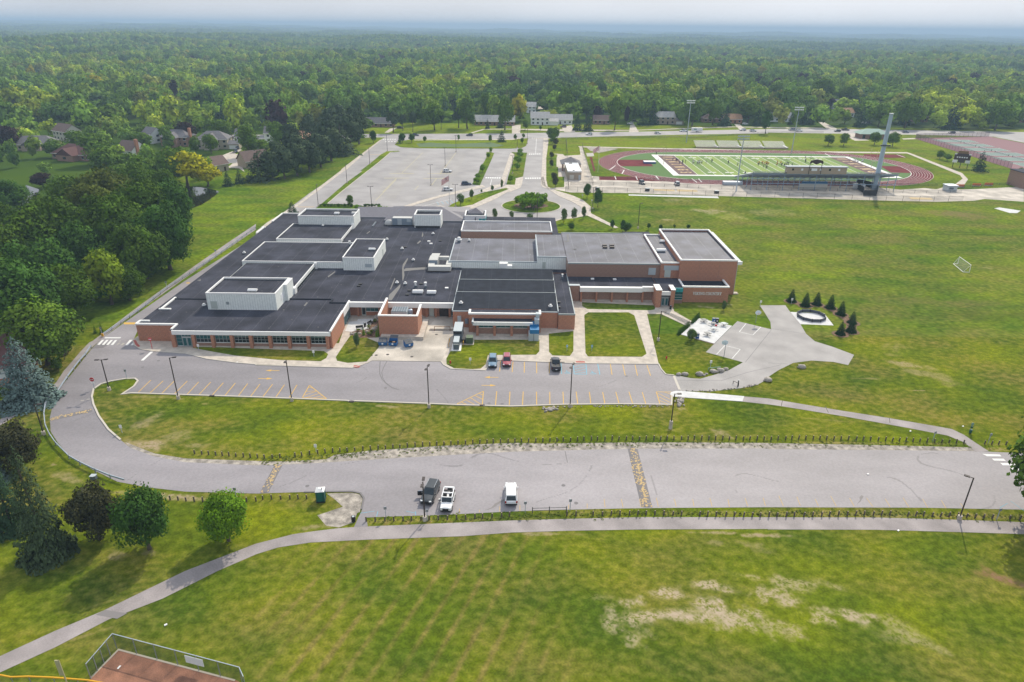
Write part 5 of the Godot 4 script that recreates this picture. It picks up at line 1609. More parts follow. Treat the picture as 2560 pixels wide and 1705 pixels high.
	for i in 6:
		boxp("fin",Vector3(-0.35+i*0.26,0.3,0.9),Vector3(-0.27+i*0.26,1.6,1.02),M.green_box,u)
	for q in [[-14.6,-144.2,"yellow guard rail on the drive side of the grey air box"],[-11.3,-144.6,"yellow guard rail on the building side of the grey air box"]]:
		u = thing("guard_rail",q[2],"guard rail",Vector3(q[0],0.1,q[1]))
		g = MB.new()
		g.bar(Vector3(0,0.9,-1.6),Vector3(0,0.9,1.2),0.1,0.1)
		g.bar(Vector3(0,0,-1.6),Vector3(0,0.9,-1.6),0.1,0.1)
		g.bar(Vector3(0,0,1.2),Vector3(0,0.9,1.2),0.1,0.1)
		put("rail",g,M.yellow,u)
	u = thing("dock_gate","rusty metal dock frame across the head of the loading ramp","frame",Vector3(-17.0,0.1,-152.0))
	g = MB.new()
	g.bar(Vector3(-1.9,0,0),Vector3(-1.9,1.1,0),0.12,0.12)
	g.bar(Vector3(1.9,0,0),Vector3(1.9,1.1,0),0.12,0.12)
	g.bar(Vector3(-1.9,1.1,0),Vector3(1.9,1.1,0),0.12,0.12)
	put("frame",g,mat("rust",lin(0.22,0.12,0.06),0.9),u)
	boxp("dock_face",Vector3(-3.0,-0.1,-1.2),Vector3(3.0,0.5,-0.2),M.concrete_pad,u)


# ---------------------------------------------------------------- stadium
func oval(cx: float,cz: float,half: float,rx: float,rz: float,n := 20) -> PackedVector2Array:
	var p := PackedVector2Array()
	for k in n+1:
		var a := PI*0.5 - PI*k/n
		p.append(Vector2(cx+half+cos(a)*rx,cz+sin(a)*rz))
	for k in n+1:
		var a := -PI*0.5 - PI*k/n
		p.append(Vector2(cx - half+cos(a)*rx,cz+sin(a)*rz))
	return p


func flat(called: String,x0: float,x1: float,z0: float,z1: float,y: float,m: Material,parent: Node) -> MeshInstance3D:
	var g := MB.new()
	g.sheet(rect(x0,x1,z0,z1),y)
	return put(called,g,m,parent)


func build_stadium() -> void:
	var g := MB.new()
	slab("stadium_apron",[40,-438.8,42.5,-439,39,-345.5,42.7,-344.3,41.8,-336.3,64.7,-334.9,91.9,-332.3,111.4,-334.8,124,-354.4,149.7,-355.8,172.4,-325.6,181.2,-321.3,194.8,-325.2,202.1,-321.2,208.2,-322.9,218.5,-324.2,246,-331.5,224,-298.9,209.4,-303.4,202.9,-299.9,185,-297,154.5,-298.7,112.7,-301.9,91.2,-303.6,51.2,-307.5,25.7,-307.4,15.8,-316,23.5,-318.7,25,-341.6,35.1,-359,38.8,-408.1,40.7,-438.1],"pale concrete and asphalt apron round the near side of the stadium","pavement",M.concrete_pad,-0.02,0.03)
	slab("stadium_path",[40.1,-439.5,95.7,-435.3,112.8,-435.4,185.8,-429,185.1,-430,241.1,-430.2,241.2,-425.7,235.5,-363.9,228.8,-347.7,218.8,-334.1,205.4,-321.3,197.9,-322.1,215.3,-335.5,227.1,-349.3,231,-358.2,238.2,-420.7,238.7,-425.6,182.9,-424.4,184.6,-426,111.8,-431.2,95,-432.1,40.4,-435.7],"pale walk round the far side of the running track","path",M.concrete,-0.02,0.05)
	slab("concession_walk",[23.1,-410.8,28.6,-409.3,29.3,-403.8,39.1,-408.1,40.4,-408.2,34.3,-336.1,31.3,-318.5,25.2,-318.2,25.9,-342.9,22.1,-342.7,23.5,-368.1,22.7,-369.6,24.2,-396.3,25.4,-407.2],"pale concrete round the flat roofed kiosk","pavement",M.concrete,-0.02,0.06)
	# track
	g = MB.new()
	var outer := oval(134.2,-379.8,37.0,50.6,51.6)
	var inner := oval(134.2,-379.8,37.0,40.6,41.2)
	for i in outer.size():
		var j := (i+1) % outer.size()
		var a := outer[i]
		var b := outer[j]
		var c := inner[j]
		var d := inner[i]
		g.quad(Vector3(a.x,0.06,a.y),Vector3(b.x,0.06,b.y),Vector3(c.x,0.06,c.y),Vector3(d.x,0.06,d.y))
	var track: Node = struct_tag(put("running_track",g,M.track),"dark red running track with pale lane lines round the football field","running track")
	for k in 9:
		var t := k/8.0
		g = MB.new()
		g.strip(oval(134.2,-379.8,37.0,lerpf(40.6,50.6,t),lerpf(41.2,51.6,t)),0.32 if k == 0 else 0.12,0.05,0.075,true)
		put("lane_line",g,M.paint_white,track)
	patch(track,"start_chute",M.track,[42.6,-344.3,58.4,-345.4,71,-340.5,91.8,-333.1,41.8,-336],0.066)
	patch(track,"start_chute",M.track,[210.3,-421.3,232.5,-420.8,230.6,-410.8,219.7,-409,205.8,-411.6],0.066)
	for l in [[49.9,-362.1,54.8,-374.4],[71.5,-347.3,71.2,-338.5],[55.1,-351.9,57.7,-362.3],[50.6,-345.4,50.1,-337.4],[61.1,-345.3,60.6,-337.3],[88.2,-341.4,88.5,-332.3],[91.6,-341.6,91,-333.1],[187.4,-422.2,186.3,-411.5],[230,-420.6,229.8,-410.8]]:
		paint(track,"start_line",M.paint_white,l,0.5,0.085)
	var r := RandomNumberGenerator.new()
	r.seed = 61
	for k in 44:
		var x := 98.0+(k % 22)*3.6+r.randf_range(-0.5,0.5)
		var z := (-429.5 if k < 22 else -331.0)+r.randf_range(-2.0,3.5)
		flat("lane_mark",x,x+r.randf_range(0.5,1.3),z,z+0.5,0.085,M.paint_white,track)
	# infield
	g = MB.new()
	g.sheet(inner,0.03)
	var field: Node = struct_tag(put("football_field",g,M.turf_apron),"green turf football field with brown end zones and white lines","football field")
	flat("white_border",80.6,196.6,-411.4,-349.0,0.045,M.paint_white,field)
	flat("end_zone",84.0,93.6,-408.9,-351.6,0.06,M.endzone,field)
	flat("end_zone",184.2,193.8,-408.9,-351.6,0.06,M.endzone,field)
	for k in 20:
		flat("turf_band",93.6+k*4.53,93.6+(k+1)*4.53,-408.9,-351.6,0.06,M.turf_light if k % 2 == 0 else M.turf_dark,field)
		flat("yard_line",93.5+k*4.53,93.75+k*4.53,-408.9,-351.6,0.07,M.paint_white,field)
		if k % 2 == 0 and k > 0:
			for z in [-402.0,-358.5]:
				flat("yard_number",93.6+k*4.53 - 2.2,93.6+k*4.53 - 0.4,z - 0.7,z+0.7,0.08,M.paint_white,field)
				flat("yard_number",93.6+k*4.53+0.4,93.6+k*4.53+2.2,z - 0.7,z+0.7,0.08,M.paint_white,field)
	for side in 2:
		var o := Node3D.new()
		add_part(field,o,"end_zone_lettering")
		var word := "VIKINGS"
		for k in word.length():
			var tm := TextMesh.new()
			var f := SystemFont.new()
			f.font_names = PackedStringArray(["Droid Sans"])
			f.font_weight = 800
			tm.font = f
			tm.text = word[k]
			tm.font_size = 64
			tm.pixel_size = 0.088
			tm.depth = 0.01
			var ltr := put("letter",tm,M.tan_paint,o)
			ltr.position = Vector3(88.8 if side == 0 else 189.0,0.085,-403.0+k*7.6 if side == 0 else -403.0+k*7.6)
			ltr.rotation = Vector3(-PI*0.5,-PI*0.5,0)
			ltr.scale = Vector3(1.0,1.35,1.0)
	patch(field,"jump_apron",M.track,[57.6,-392.5,75.9,-393.6,75,-373.7,57.3,-372.7,56.4,-379.3,56.6,-387.6],0.05)
	patch(field,"jump_apron",M.track,[201.3,-382.1,217.1,-382.1,218.3,-375.2,216.3,-361.6,197.8,-363.6],0.05)
	patch(field,"long_jump_pit",M.paint_faded,[42.6,-413.7,47.1,-415,46.4,-403.7,42.1,-402.1],0.06)
	patch(field,"long_jump_runway",M.track,[43.4,-400.8,44.8,-400.9,42.2,-358.1,41.3,-357.6],0.06)
	patch(field,"shot_sector",M.gravel,[44.8,-435.5,52.7,-436.5,64.1,-431,57,-422.5,50.3,-415.2,45.9,-422.7],0.055)
	var hj := thing("high_jump_mat","blue and white high jump mat at the end of the red apron","mat",Vector3([74.7,-383.7][0],0.05,[74.7,-383.7][1]))
	boxp("foam",Vector3(-3.2,0,-2.0),Vector3(3.2,0.75,2.0),M.bin_blue,hj)
	boxp("cover",Vector3(-3.25,0.75,-2.05),Vector3(3.25,0.95,2.05),M.siding_white,hj)
	# goal posts
	for q in [[81.8,"tall pale goal post behind the left end zone"],[195.4,"yellow goal post behind the right end zone"]]:
		var gp := thing("goal_post",q[1],"goal post",Vector3(q[0],0,-380.0))
		g = MB.new()
		g.cyl(Vector3(0,0,0),Vector3(0,3.05,0),0.14,0.14,6)
		put("stem",g,M.paint_pale_yellow,gp)
		g = MB.new()
		g.bar(Vector3(0,3.05,-3.6),Vector3(0,3.05,3.6),0.16,0.16)
		put("crossbar",g,M.paint_pale_yellow,gp)
		for s in [-3.6,3.6]:
			g = MB.new()
			g.cyl(Vector3(0,3.05,s),Vector3(0,9.2,s),0.08,0.08,5)
			put("upright",g,M.paint_pale_yellow,gp)
	# home stand,seen from behind
	var st := thing("home_grandstand","long raised steel grandstand seen from behind at the near side of the field","grandstand",Vector3(109,0,-316))
	var rows := 16
	g = MB.new()
	for k in rows:
		var y := 7.8 - k*0.42
		var z := -k*1.62
		g.box(Vector3(0,y - 0.1,z - 1.6),Vector3(67,y,z - 0.5))
		g.box(Vector3(0,y+0.02,z - 0.45),Vector3(67,y+0.34,z - 0.3))
	put("deck",g,M.galvanised,st)
	for k in 19:
		g = MB.new()
		var x := 0.3+k*3.68
		g.bar(Vector3(x,7.5,-0.3),Vector3(x,0.9,-rows*1.62),0.2,0.5)
		put("raker",g,M.steel,st)
	for k in 10:
		for z in [-0.6,-7.0,-14.0]:
			g = MB.new()
			var x := 0.5+k*7.33
			g.cyl(Vector3(x,0,z),Vector3(x,7.5+z*0.26,z),0.16,0.16,6)
			put("post",g,M.steel_blue,st)
	for y in [3.2,5.4,7.4]:
		boxp("beam",Vector3(0,y - 0.12,-0.75),Vector3(67,y+0.12,-0.5),M.steel_blue,st)
	boxp("back_rail",Vector3(0,8.7,0.0),Vector3(67,8.78,0.08),M.galvanised,st)
	boxp("back_mesh",Vector3(0,7.9,0.0),Vector3(67,8.7,0.03),M.chain_link,st)
	for k in 12:
		boxp("rail_post",Vector3(k*6.07,7.7,0.0),Vector3(k*6.07+0.08,8.75,0.08),M.galvanised,st)
	boxp("store_wall",Vector3(24,0,-4.0),Vector3(37,2.6,-3.7),M.cream,st)
	boxp("blue_banner",Vector3(24.5,2.7,-3.2),Vector3(36.5,3.9,-3.1),mat("banner_blue",lin(0.006,0.10,0.22),0.6),st)
	boxp("side_ramp",Vector3(-9.0,0.2,-14.0),Vector3(0,1.5,-11.0),M.galvanised,st)
	var pb := thing("press_box","tan press box with small windows on top of the grandstand","press box",Vector3(124.5,7.9,-316.0))
	boxp("wall",Vector3(0,0,-2.4),Vector3(27.0,3.0,0.6),M.siding_tan,pb)
	boxp("roof",Vector3(-0.5,3.0,-2.7),Vector3(27.6,3.25,0.8),M.hvac_blue,pb)
	for k in 6:
		boxp("window",Vector3(2.0+k*4.2,1.5,0.6),Vector3(2.9+k*4.2,2.4,0.65),M.siding_white if k % 2 else M.glass_dark,pb)
	boxp("window",Vector3(10.8,1.4,0.6),Vector3(13.4,2.5,0.66),M.siding_white,pb)
	var sg := thing("roof_sign","dark sign board on two posts above the press box","sign",Vector3(134.0,7.9,-314.9))
	for s in [0.0,5.4]:
		boxp("post",Vector3(s,0,-0.1),Vector3(s+0.2,5.0,0.1),M.bronze,sg)
	g = MB.new()
	var sil := PackedVector2Array([Vector2(-0.3,4.9),Vector2(0.2,6.1),Vector2(1.2,6.3),Vector2(2.9,6.7),Vector2(4.6,6.3),Vector2(5.6,6.1),Vector2(6.0,4.9),Vector2(5.3,4.8),Vector2(4.6,5.2),Vector2(3.6,4.7),Vector2(2.8,4.4),Vector2(2.0,4.7),Vector2(1.0,5.2),Vector2(0.4,4.8)])
	var tr := Geometry2D.triangulate_polygon(sil)
	for i in range(0,tr.size(),3):
		var a := Vector3(sil[tr[i]].x,sil[tr[i]].y,0.15)
		var b := Vector3(sil[tr[i+1]].x,sil[tr[i+1]].y,0.15)
		var c := Vector3(sil[tr[i+2]].x,sil[tr[i+2]].y,0.15)
		g.tri(a,b,c)
		g.tri(a - Vector3(0,0,0.12),c - Vector3(0,0,0.12),b - Vector3(0,0,0.12))
	put("board",g,M.brown_sign,sg)
	# visitors' bleachers: four banks across the field
	for k in 4:
		var at := Vector3(113.2+k*14.4,0,-437.0)
		var bl: Node3D
		var names := ["first aluminium bleacher from the left across the field","second aluminium bleacher from the left across the field","third aluminium bleacher from the left across the field","rightmost aluminium bleacher across the field"]
		bl = thing("bleacher",names[k],"bleacher",at,0.0,"bleachers across the field")
		g = MB.new()
		for q in 9:
			g.box(Vector3(0,0.8+q*0.3,-q*0.95 - 0.7),Vector3(13.2,0.9+q*0.3,-q*0.95))
			g.box(Vector3(0,1.12+q*0.3,-q*0.95 - 0.95),Vector3(13.2,1.2+q*0.3,-q*0.95 - 0.62))
		put("seat_deck",g,mat("aluminium",lin(0.58,0.58,0.60),0.5,0.1),bl)
		boxp("front_wall",Vector3(0,0,0.0),Vector3(13.6,0.85,0.15),M.siding_tan,bl)
		boxp("aisle",Vector3(13.2,0.5,-8.8),Vector3(14.3,1.0,0.0),M.steel,bl)
	# floodlight masts
	var mast := thing("floodlight_mast","slim floodlight mast on the far side above the left bleacher","floodlight",Vector3(112.2,0,-459.2),0.0,"floodlight masts of the stadium")
	g = MB.new()
	g.cyl(Vector3.ZERO,Vector3(0,26,0),0.32,0.17,8)
	put("mast",g,M.galvanised,mast)
	for j in 2:
		g = MB.new()
		g.bar(Vector3(-2.6,24.6+j*1.3,0),Vector3(2.6,24.6+j*1.3,0),0.14,0.14)
		put("cross_arm",g,M.galvanised,mast)
		for k in 6:
			g = MB.new()
			g.obox(Vector3(-2.3+k*0.92,24.6+j*1.3,0.3),Vector3(0.62,0.62,0.5),Basis(Vector3.RIGHT,0.5))
			put("lamp",g,M.hvac_pale,mast)
	dup(mast,"floodlight_mast","slim floodlight mast on the far side right of the bleachers",Vector3(168.1,0,-424.6),0.0,Vector3.ONE,"floodlight masts of the stadium")
	dup(mast,"floodlight_mast","slim floodlight mast in front of the left end of the grandstand",Vector3(102.0,0,-313.8),PI,Vector3(1,0.94,1),"floodlight masts of the stadium")
	var tower := thing("monopole_mast","thick pale blue grey monopole rising beside the grandstand","mast",Vector3(167.5,0,-318.6))
	g = MB.new()
	g.cyl(Vector3.ZERO,Vector3(0,34.0,0),1.15,0.8,14)
	put("pole",g,mat("monopole",lin(0.36,0.45,0.53),0.55),tower)
	g = MB.new()
	for k in 3:
		for q in 5:
			g.obox(Vector3(-1.9+q*0.95,20.6 - k*0.05,1.1),Vector3(0.6,0.6,0.5),Basis())
	g.bar(Vector3(-2.4,20.3,0.9),Vector3(2.4,20.3,0.9),0.16,0.16)
	put("floodlights",g,M.hvac_pale,tower)
	g = MB.new()
	g.cyl(Vector3(0,33.9,0),Vector3(0,34.3,0),0.95,0.95,12)
	put("cap",g,M.hvac_pale,tower)
	var enc := thing("mast_enclosure","black screened enclosure round the foot of the monopole","fence",Vector3.ZERO)
	g = MB.new()
	g.strip(pts([161.8,-325,160,-313.3,157.5,-307.4,163.1,-307.2,168.8,-318,169.1,-325.4,166.1,-333]),0.2,0.0,2.6)
	put("screen",g,M.black,enc)
	for q in [[160.5,-322.5],[163.0,-321.0]]:
		var cb := thing("equipment_cabinet","pale equipment cabinet inside the black enclosure","cabinet",Vector3(q[0],0,q[1]),0.0,"cabinets in the enclosure")
		boxp("body",Vector3(-1.0,0,-0.7),Vector3(1.0,2.3,0.7),M.siding_white,cb)
		boxp("lid",Vector3(-1.1,2.3,-0.8),Vector3(1.1,2.5,0.8),M.white,cb)
	# kiosk with flat roof and a hipped porch behind it
	var k1 := thing("kiosk","tan brick kiosk with white flat roof and grey hipped porch","kiosk",Vector3(26.2,0,-335.3))
	boxp("wall",Vector3(0,0,-22.5),Vector3(6.6,3.9,0),M.siding_tan,k1)
	boxp("flat_roof",Vector3(0.2,3.9,-22.3),Vector3(6.4,4.02,-0.2),M.siding_white,k1)
	g = MB.new()
	g.strip(PackedVector2Array([Vector2(0.1,-22.4),Vector2(6.5,-22.4),Vector2(6.5,-0.1),Vector2(0.1,-0.1)]),0.4,3.7,4.35,true)
	put("parapet",g,M.white,k1)
	boxp("roof_curb",Vector3(2.4,4.0,-2.0),Vector3(3.4,4.4,-1.4),M.black,k1)
	boxp("roof_curb",Vector3(2.2,4.0,-22.0),Vector3(3.6,4.4,-21.4),M.black,k1)
	boxp("shutter",Vector3(0.9,0.4,0.0),Vector3(3.0,2.4,0.06),M.cream,k1)
	boxp("door",Vector3(5.3,0.1,0.0),Vector3(6.3,2.4,0.06),M.hvac_pale,k1)
	g = MB.new()
	var rf := [Vector3(-2.0,3.5,-22.0),Vector3(8.6,3.5,-22.0),Vector3(8.6,3.5,-34.0),Vector3(-2.0,3.5,-34.0)]
	for i in 4:
		g.tri(rf[i],rf[(i+1) % 4],Vector3(3.3,6.4,-28.0))
	put("porch_roof",g,M.shingle_grey,k1)
	boxp("porch_post",Vector3(7.4,0,-23.2),Vector3(8.2,3.5,-22.4),brickish(),k1)
	boxp("porch_post",Vector3(-1.4,0,-23.2),Vector3(-0.6,3.5,-22.4),brickish(),k1)
	# green roofed pavilion by the main road
	var pv := thing("pavilion","brick pavilion with pale green hipped roof beside the main road","pavilion",Vector3([247.1,-485.8][0],0,[247.1,-485.8][1]))
	boxp("wall",Vector3(-9.0,0,-9.0),Vector3(9.0,3.2,0),M.brick_dull,pv)
	g = MB.new()
	g.quad(Vector3(-10.5,3.2,1.4),Vector3(10.5,3.2,1.4),Vector3(4.5,6.2,-4.5),Vector3(-4.5,6.2,-4.5))
	g.quad(Vector3(10.5,3.2,-10.4),Vector3(-10.5,3.2,-10.4),Vector3(-4.5,6.2,-4.5),Vector3(4.5,6.2,-4.5))
	g.tri(Vector3(10.5,3.2,1.4),Vector3(10.5,3.2,-10.4),Vector3(4.5,6.2,-4.5))
	g.tri(Vector3(-10.5,3.2,-10.4),Vector3(-10.5,3.2,1.4),Vector3(-4.5,6.2,-4.5))
	put("roof",g,M.green_tin,pv)
	for x in [-8.0,-3.0,2.5]:
		boxp("opening",Vector3(x,0.1,0.0),Vector3(x+1.8,2.6,0.08),M.glass_dark,pv)
	# scoreboard
	var sb := thing("scoreboard","dark scoreboard with white side panels on posts beyond the track","scoreboard",Vector3([243.2,-379.4][0],0,[243.2,-379.4][1]),-0.5)
	for x in [-3.4,0.0,3.4]:
		boxp("post",Vector3(x - 0.16,0,-0.2),Vector3(x+0.16,3.2,0.1),M.bronze,sb)
	boxp("board",Vector3(-3.8,4.2,-0.1),Vector3(3.8,7.6,0.3),M.brown_sign,sb)
	boxp("centre_panel",Vector3(-1.6,2.8,-0.1),Vector3(1.6,4.2,0.3),M.bronze,sb)
	for s in [-1,1]:
		boxp("side_panel",Vector3(s*3.0 - 1.1,2.7,-0.1),Vector3(s*3.0+1.1,4.2,0.32),M.siding_white,sb)
		boxp("corner_panel",Vector3(s*3.3 - 0.5,7.0,0.3),Vector3(s*3.3+0.5,7.6,0.36),M.siding_white,sb)
	boxp("name_panel",Vector3(-2.4,7.6,-0.1),Vector3(2.4,9.0,0.2),mat("old_gold",lin(0.20,0.11,0.03),0.7),sb)
	for k in 5:
		boxp("digit_window",Vector3(-2.6+k*1.1,5.3,0.3),Vector3(-1.9+k*1.1,5.9,0.36),M.siding_white,sb)
	# tennis courts
	var tc: Node = slab("tennis_courts",[277.5,-490.5,338.0,-504.0,345.0,-440.0,338.0,-372.0,271.0,-379.0],"red surfaced tennis courts with grey green playing areas","tennis court",M.court_red,-0.02,0.05)
	for k in 6:
		var z := -479.5+k*17.6
		var x := 286.5 - k*0.9
		flat("court",x,x+26.0,z - 6.4,z+6.4,0.065,M.court_green,tc)
		for l in [[x,z - 5.5,x+26,z - 5.5],[x,z+5.5,x+26,z+5.5],[x+1,z - 5.5,x+1,z+5.5],[x+25,z - 5.5,x+25,z+5.5]]:
			paint(tc,"court_line",M.paint_white,l,0.14,0.078)
		var nt := thing("tennis_net","grey tennis net across court %s" % ["nearest the main road","second from the main road","third from the main road","fourth from the main road","fifth from the main road","farthest from the main road"][k],"net",Vector3(x+13.0,0,z))
		boxp("mesh",Vector3(-0.02,0.1,-6.4),Vector3(0.02,0.95,6.4),M.net,nt)
		boxp("tape",Vector3(-0.04,0.95,-6.4),Vector3(0.04,1.08,6.4),M.white,nt)
		for s in [-6.4,6.4]:
			boxp("post",Vector3(-0.08,0,s - 0.08),Vector3(0.08,1.1,s+0.08),M.dark_metal,nt)
	fence("tennis_fence","tall chain link fence round the tennis courts",[271.5,-379.5,278.0,-490.0,337.5,-503.5],3.2,3.4,M.purple_link,M.bronze)
	g = MB.new()
	g.sheet(PackedVector2Array([Vector2(340,-502),Vector2(400,-505),Vector2(420,-430),Vector2(350,-430)]),0.02)
	struct_tag(put("side_car_park",g,M.asphalt_far),"grey car park behind the tennis courts","car park")
	# fences of the sports ground
	fence("chain_fence","dark chain link fence along the near edge of the stadium apron",[23.4,-309.5,51.2,-308,91.2,-303.6,134.3,-301.9,155.8,-298.3,177.3,-297.7,196.5,-298],2.2,5.5,M.chain_link,M.dark_metal)
	fence("inner_fence","chain link fence between the apron and the gates",[26.8,-322.5,41.3,-324.5,70.5,-321.2,117.6,-316.5,160.2,-316.4,178.5,-313.9,205.6,-314.1],1.5,5.0,M.chain_link,M.dark_metal)
	fence("track_fence","low dark fence between the apron and the running track",[39.3,-339.7,68.1,-336,99.4,-333.8,168.6,-331.1,203.8,-330.5],1.1,4.0,M.chain_link,M.dark_metal)
	fence("kiosk_fence","black chain link fence beside the kiosk",[25.2,-314.1,27.1,-352.8,31,-407.6,33.9,-462.3],2.4,6.0,M.chain_link,M.dark_metal)
	fence("left_track_fence","dark chain link fence on the left of the running track",[37.2,-321.8,38.5,-359.2,39.7,-383.2,42.5,-439.6],2.4,7.0,M.chain_link,M.dark_metal)
	fence("road_fence","thin fence between the stadium lawn and the main road",[31,-467.4,72.2,-477.8,122.7,-479.1,181.6,-507.1,223.4,-512],1.3,9.0,M.chain_link,M.steel)
	fence("east_fence","fence with orange signs right of the stadium",[208.9,-324.6,219,-328.2,240.1,-334.2,252.7,-341.2],1.3,5.0,M.chain_link,M.dark_metal)
	for q in [[222.8,-331.4],[229.6,-333],[213.2,-328.5]]:
		var os := thing("orange_sign","orange sign on the fence right of the running track","sign",Vector3(q[0],0.3,q[1]+0.3),0.0,"orange signs on the fence")
		boxp("panel",Vector3(-2.0,0,-0.05),Vector3(2.0,1.1,0.05),M.orange,os)
		boxp("frame",Vector3(-2.1,-0.3,-0.12),Vector3(2.1,0.0,-0.05),M.white_trim,os)
	# sand boxes,bins and the concrete throwing bay on the grass
	for q in [[[64.6,-316.6,74.1,-315.5,73.6,-312,64.5,-313.4],"left sandy jump pit on the stadium apron"],[[75.3,-316.2,84.4,-315.3,83.9,-311.4,74.7,-312.1],"middle sandy jump pit on the stadium apron"],[[176.7,-305.2,186.1,-304.3,185.2,-300.7,175.7,-301.2],"right sandy jump pit on the stadium apron"]]:
		slab("jump_pit",q[0],q[1],"sand pit",M.tan_paint,0.0,0.09)
	slab("jump_runway",[51.3,-304.7,90.6,-302.9,90.2,-299.1,82.5,-299.8,51.1,-302.5],"long white jump runway on the grass","runway",M.concrete_new,-0.02,0.06)
	slab("throwing_pad",[202.7,-286,206,-287.5,211.3,-282.1,206.9,-277.9,203.9,-278.1],"white concrete throwing pad on the grass","concrete pad",M.concrete_new,-0.02,0.06)
	for q in [[[61,-312.3],"left dark bin trailer on the apron fence line"],[[91.7,-308.9],"right dark bin trailer on the apron fence line"],[[38.3,-313],"white topped bin beside the two leafy trees"]]:
		var bn := thing("bin_box",q[1],"bin",Vector3(q[0][0],0.03,q[0][1]))
		boxp("body",Vector3(-0.95,0,-0.6),Vector3(0.95,1.1,0.6),M.bronze,bn)
		boxp("lid",Vector3(-1.0,1.1,-0.65),Vector3(1.0,1.3,0.65),M.hvac_pale,bn)
	var sh := thing("ticket_shed","small grey metal shed at the gate right of the track","shed",Vector3([203.5,-320.2][0],0,[203.5,-320.2][1]))
	boxp("wall",Vector3(-2.2,0,-2.0),Vector3(2.2,2.5,2.0),M.hvac_pale,sh)
	boxp("roof",Vector3(-2.5,2.5,-2.4),Vector3(2.5,2.8,2.4),M.galvanised,sh)
	boxp("window",Vector3(-1.5,1.0,2.0),Vector3(0.5,1.9,2.06),M.hvac_dark,sh)
	# corner of a brick building at the right border
	var hb := thing("brick_corner","brown brick building corner at the right border of the photo","building",Vector3([241.5,-325.7][0]+4.5,0,[241.5,-325.7][1]))
	boxp("wall",Vector3(-4.5,0,-12),Vector3(20,7.0,0),M.brick_dull,hb)
	boxp("roof",Vector3(-4.8,7.0,-12.3),Vector3(20.3,7.3,0.3),M.membrane,hb)


func brickish() -> Material:
	return M.brick_dull


func fence(called: String,label: String,a: Array,h: float,gap: float,link: Material,post: Material) -> void:
	var o := thing(called,label,"fence")
	var p := pts(a)
	for i in p.size() - 1:
		var d := p[i+1] - p[i]
		var n := maxi(int(d.length()/gap),1)
		for k in n:
			var q := p[i]+d*(float(k)/n)
			var g := MB.new()
			g.cyl(Vector3(q.x,0,q.y),Vector3(q.x,h+0.05,q.y),0.06,0.06,5)
			put("post",g,post,o)
		var m := MB.new()
		m.bar(Vector3(p[i].x,h,p[i].y),Vector3(p[i+1].x,h,p[i+1].y),0.07,0.07)
		put("top_rail",m,post,o)
		m = MB.new()
		m.quad(Vector3(p[i].x,0.05,p[i].y),Vector3(p[i+1].x,0.05,p[i+1].y),Vector3(p[i+1].x,h,p[i+1].y),Vector3(p[i].x,h,p[i].y))
		put("mesh_panel",m,link,o)


# ---------------------------------------------------------------- trees
var protos := {}
var clearings: Array = []
var tree_spots := PackedVector2Array()


func card(g: MB,p: Vector3,nn: Vector3,s: float,r: RandomNumberGenerator,shade: Vector3) -> void:
	var x := nn.cross(Vector3(r.randf() - 0.5,r.randf() - 0.5,r.randf() - 0.5)).normalized()
	var y := nn.cross(x)
	var a := p+x*s*r.randf_range(0.7,1.2)
	var b := p+y*s*r.randf_range(0.5,1.0)+x*s*0.2
	var c := p - x*s*r.randf_range(0.7,1.2)
	var d := p - y*s*r.randf_range(0.5,1.0) - x*s*0.1
	g.quad_n(a,b,c,d,shade,shade,shade,shade)


# a broadleaf crown: leaf clumps over many uneven boughs inside an egg-shaped volume
func broad_crown(seed_: int,h: float,rad: float,base: float,boughs: int,cards: int,size: float,lumpy := 1.0,dome := 0.45) -> MB:
	var g := MB.new()
	var r := RandomNumberGenerator.new()
	r.seed = seed_
	var cy := base+(h - base)*0.48
	var ry := (h - base)*0.52
	for k in boughs:
		var d := Vector3(r.randfn(),r.randfn()*0.9+0.15,r.randfn()).normalized()
		var f := r.randf_range(0.46,0.65) if k > boughs/6 else r.randf_range(0.0,0.3)
		var taper := 1.0 - 0.18*maxf(d.y,0.0)
		var c := Vector3(d.x*rad*f*taper,cy+d.y*ry*f,d.z*rad*f*taper)
		var rc := rad*r.randf_range(0.27,0.40)*lumpy
		var t := r.randf_range(0.55,1.0)
		var warm := r.randf_range(-0.05,0.07)
		for q in cards/boughs:
			var e := Vector3(r.randfn(),r.randfn(),r.randfn()).normalized()
			e.y = e.y*0.8+0.12
			var p := c+e*rc*r.randf_range(0.62,1.05)
			if p.y < base*0.85:
				p.y = base*0.85+r.randf()*0.4
			var out := ((p - Vector3(0,cy - ry*0.3,0)).normalized()*dome+e*(1.2 - dome)+Vector3(0,0.15,0)).normalized()
			var j := (out+Vector3(r.randfn(),r.randfn(),r.randfn())*0.45).normalized()
			var v := t*r.randf_range(0.72,1.0)
			g.col = Color(v*(0.94+warm),v*0.97,v*(0.94 - warm))
			card(g,p,j,size*r.randf_range(0.65,1.25),r,(out*0.6+j*0.65).normalized())
	return g


